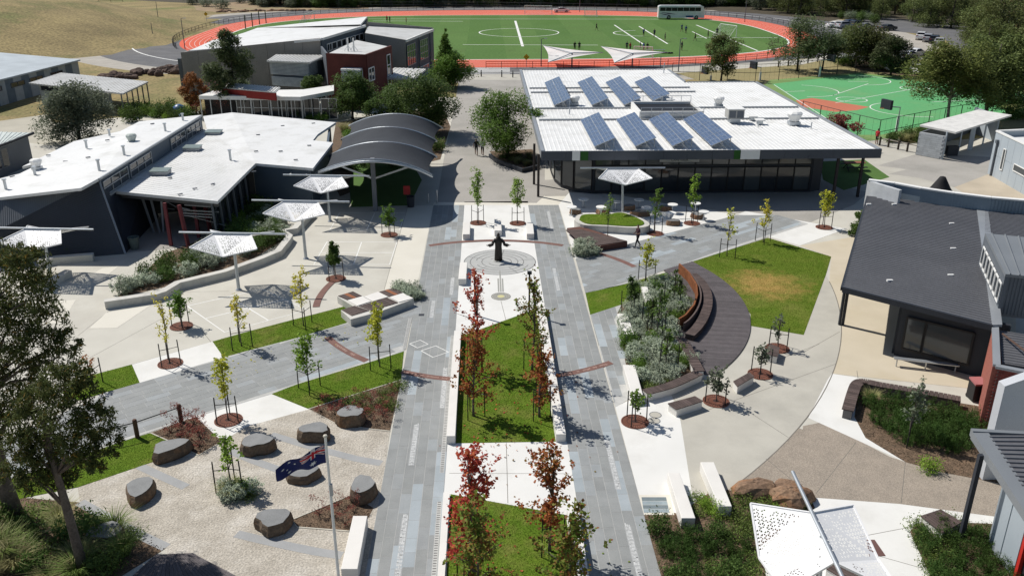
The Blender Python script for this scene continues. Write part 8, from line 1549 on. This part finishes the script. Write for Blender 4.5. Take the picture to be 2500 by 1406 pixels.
# ---------- people: one continuous body each, coloured by region
M_skin = mat('skin', (0.36, 0.21, 0.15), None, 3, .6, grain=0); M_hair = mat('dark_hair', (0.02, 0.015, 0.012), None, 3, .7, grain=0); M_shoe = mat('shoe', (0.05, 0.05, 0.05), None, 3, .7, grain=0); CL = {}
def cloth(c):
    if c not in CL: CL[c] = mat('cloth_%d' % len(CL), c, None, 4, .85, grain=0.05, coord='obj')
    return CL[c]
POSE = {'stand': dict(hip=[(.09, 0), (-.09, 0)], knee=[(.1, -.02), (-.1, -.02)], foot=[(.11, 0), (-.11, 0)], elbow=[(.27, .02, 1.12), (-.27, .02, 1.12)], hand=[(.26, -.1, .87), (-.26, -.1, .87)]),
        'walk': dict(hip=[(.09, 0), (-.09, 0)], knee=[(.1, -.2), (-.1, .06)], foot=[(.1, -.32), (-.1, .34)], elbow=[(.26, .12, 1.13), (-.26, -.06, 1.13)], hand=[(.25, .18, .9), (-.24, -.22, .95)]),
        'hold': dict(hip=[(.09, 0), (-.09, 0)], knee=[(.1, -.16), (-.1, .05)], foot=[(.1, -.24), (-.1, .3)], elbow=[(.27, -.02, 1.12), (-.27, .0, 1.12)], hand=[(.12, -.28, 1.1), (-.14, -.26, 1.05)]),
        'run': dict(hip=[(.09, 0), (-.09, 0)], knee=[(.1, -.3), (-.1, .12)], foot=[(.1, -.25), (-.1, .5)], elbow=[(.27, .2, 1.15), (-.27, -.12, 1.13)], hand=[(.2, .02, 1.0), (-.18, -.35, 1.15)])}
def body_mesh(pose, top, bottom, long_legs, hat=None):
    q = POSE[pose]; v, e, r = [], [], []
    def add(p, rad, link=None): v.append(p); r.append(rad); 
    def lk(a, c): e.append((a, c))
    J = [((0, 0, .95), .15), ((0, .01, 1.12), .135), ((0, 0, 1.34), .165), ((0, 0, 1.46), .07), ((0, -.015, 1.54), .06), ((0, -.03, 1.63), .105), ((0, -.02, 1.72), .085)]
    for p, rad in J: add(p, rad)
    for i in range(6): lk(i, i + 1)
    for s in (0, 1):
        hx, hy = q['hip'][s]; k = len(v); add((hx, hy, .9), .105); add((q['knee'][s][0], q['knee'][s][1], .5), .068); fz = .09 if not (pose == 'run' and s == 1) else .3
        add((q['foot'][s][0], q['foot'][s][1], fz), .042); add((q['foot'][s][0], q['foot'][s][1] - .16, fz - .045), .035); lk(0, k); lk(k, k + 1); lk(k + 1, k + 2); lk(k + 2, k + 3)
        sg = 1 if s == 0 else -1; k = len(v); add((sg * .19, 0, 1.39), .07); add(q['elbow'][s], .045); add(q['hand'][s], .034); hx2 = q['hand'][s]; add((hx2[0], hx2[1] - .05, hx2[2] - .06), .028); lk(2, k); lk(k, k + 1); lk(k + 1, k + 2); lk(k + 2, k + 3)
    me = bpy.data.meshes.new('person'); me.from_pydata(v, e, []); o = bpy.data.objects.new('tmp_body', me); COL.objects.link(o); o.modifiers.new('skin', 'SKIN'); sv = me.skin_vertices[0].data
    for i, rad in enumerate(r): sv[i].radius = (rad, rad * (.78 if i in (0, 1, 2) else 1))
    sv[0].use_root = True; sb = o.modifiers.new('sub', 'SUBSURF'); sb.levels = 1; sb.render_levels = 1; dg_ = bpy.context.evaluated_depsgraph_get(); out = bpy.data.meshes.new_from_object(o.evaluated_get(dg_)); bpy.data.objects.remove(o)
    out.materials.clear()
    for m_ in (M_skin, cloth(top), cloth(bottom), M_hair, M_shoe): out.materials.append(m_)
    ey = [abs(q['hand'][0][0]), abs(q['hand'][1][0])]
    for f in out.polygons:
        c = f.center; f.use_smooth = True; armd = abs(c.x) > .215 and c.z > .8
        if c.z > 1.665 or (c.z > 1.56 and c.y > .02): f.material_index = 3
        elif c.z > 1.47: f.material_index = 0
        elif c.z > .93 and not (armd and c.z < 1.2) and not (pose == 'hold' and c.y < -.17): f.material_index = 1
        elif armd or (pose == 'hold' and c.y < -.17 and c.z > .9): f.material_index = 0
        elif c.z > (.12 if long_legs else .52): f.material_index = 2
        elif c.z < .12: f.material_index = 4
        else: f.material_index = 0
    return out
PMESH = {}
def person(u, v, pose, top, bottom, label, rz=0.0, long_legs=False, group=None, s=1.0):
    key = (pose, top, bottom, long_legs)
    if key not in PMESH: PMESH[key] = body_mesh(pose, top, bottom, long_legs)
    p = P(u, v, .02); o = bpy.data.objects.new('person', PMESH[key]); COL.objects.link(o); o.location = p; o.rotation_euler = (0, 0, R(rz)); o.scale = (s,) * 3; return tag(o, label, 'person', group)
BK, NV, WT, BLU, RD2 = (.018, .018, .02), (.02, .03, .08), (.6, .62, .65), (.03, .06, .22), (.5, .03, .04)
person(1163, 380, 'walk', BK, BK, 'person in black shirt and shorts walking up the avenue', 180); person(1178, 380, 'walk', WT, BK, 'person in white shirt and black shorts walking up the avenue', 175)
o = person(1556, 604, 'hold', (.055, .022, .03), (.02, .02, .024), 'person in dark maroon top and trousers walking past the timber wedge', -70, True)
person(2139, 353, 'stand', RD2, BK, 'person in red shirt and black shorts standing by the court fence', 120); person(1889, 141, 'run', NV, BK, 'person in navy running on the track near the right bend', 100)
FP = [(1456, 76, 'walk', BK, 'lone player in black near the middle of the field', 60), (1571, 90, 'stand', BLU, 'player in blue at the left of the group', 20), (1597, 92, 'stand', NV, 'player in navy beside the thin pitch line', 200), (1623, 102, 'stand', BK, 'player in black at the centre front of the group', 90), (1664, 79, 'walk', BLU, 'player in blue, left of the pair before the far touchline', 30), (1674, 83, 'stand', BLU, 'player in blue, right of the pair before the far touchline', 150), (1697, 101, 'walk', BK, 'player in black mid stride at the right of the group', 250), (1728, 95, 'stand', BK, 'slim player in black left of the goal', 90), (1750, 88, 'stand', NV, 'player in navy close to the goal mouth', 180), (1664, 124, 'stand', NV, 'player in navy near the front touchline', 45), (1403, 125, 'stand', BK, 'person in black left of the pair above the left sail', 10), (1414, 125, 'stand', BK, 'person in black right of the pair above the left sail', 350)]
for u, v, ps, c, lb, rz in FP: person(u, v, ps, c, BK, lb, rz, False, 'players on the field', 1.05)
for i, (u, v, c) in enumerate([(1530, 124, NV), (1538, 126, RD2), (1563, 124, NV), (1571, 126, BLU), (1580, 127, BK), (945, 56, RD2), (952, 57, BK), (992, 60, RD2)]): person(u, v, 'stand', c, BK, ['person in navy standing left behind the small goal', 'person in red standing left behind the small goal', 'person in navy inside the small goal', 'person in blue inside the small goal', 'person in black inside the small goal', 'person in red on the far left of the field', 'person in black on the far left of the field', 'person in red behind the hall roof'][i], i * 40, False, 'people resting by the field')
t = thing('team_bench', 'pale metal team bench right of the small near goal', 'bench', P(1601, 128)); p = P(1601, 128); MB().box((p.x, p.y, .45), (3.6, .35, .05)).build('seat', M_galv, t)
for k in (-1.5, 0, 1.5): MB().box((p.x + k, p.y, .21), (.06, .3, .42)).build('leg', M_galv, t)
for i, (u, v) in enumerate([(1611, 131), (1618, 131.5), (1625, 131.5), (1633, 132), (1639, 132)]): p = P(u, v); o = MB().lathe([(.001, 0), (.22, .03), (.3, .16), (.22, .28), (.001, .32)], p, 8, 1.2, .8).build('sports_bag', M_black, org=p, smooth=True); tag(o, ['first', 'second', 'third', 'fourth', 'fifth'][i] + ' black sports bag in the row right of the team bench', 'bag', 'sports bags by the team bench')
# ---------- warning signs and rocks
for u, v, vt, lb in [(1285, 164, 137, 'yellow diamond warning sign at the near track fence'), (505, 54, 33, 'yellow diamond warning sign at the road bend on the left')]:
    p = P(u, v); h = PZ(u, vt, p.x, p.y); t = thing('road_sign', lb, 'sign', p, 'yellow warning signs'); MB().tube([p, p + Vector((0, 0, h))], .05, 6).build('post', M_galv, t); MB().box((p.x, p.y - .08, h - .2), (.75, .04, .75), rot=Matrix.Rotation(R(45), 3, 'Y')).build('sign_plate', mat('sign_yellow', (0.7, 0.42, 0.02)), t)
r_ = random.Random(4)
for i in range(46): u = r_.uniform(245, 438); v = 196 - (u - 245) * .11 + r_.uniform(-9, 7); boulder(u, v, r_.uniform(.6, 1.1), r_.uniform(.45, .7), r_.uniform(.5, .9), 'dark brown rock in the stepped retaining wall below the hill, ' + where(245, 438, u), r_.random(), False, 'rocks of the retaining wall', i, mat('dark_wall_rock', (0.13, 0.085, 0.065), (0.08, 0.055, 0.045), 1.5, .9, .6, 6, grain=.3))
for i in range(40): u = r_.uniform(520, 760); v = 27 + (8 if u < 600 else (760 - u) * .03) * r_.random() * .5; boulder(u, v, r_.uniform(.5, 1.0), r_.uniform(.4, .6), r_.uniform(.35, .6), 'brown rock edging the orange bank behind the left bend, ' + where(520, 760, u), r_.random(), False, 'rocks of the orange bank', i)
b_ = P(440, 285); t = thing('play_drum', 'blue rounded slide hood behind the classroom roof', 'playground slide', b_); MB().lathe([(.9, 0), (.95, .6), (.75, 1.2), (.3, 1.5), (.001, 1.55)], b_, 14).build('hood', mat('slide_blue', (0.04, 0.12, 0.30), None, 1, .4), t, smooth=True); MB().tube([b_ + Vector((.3, -.8, .3)), b_ + Vector((.6, -1.8, .1))], .3, 8).build('chute', mat('slide_blue', (0.04, 0.12, 0.30)), t)
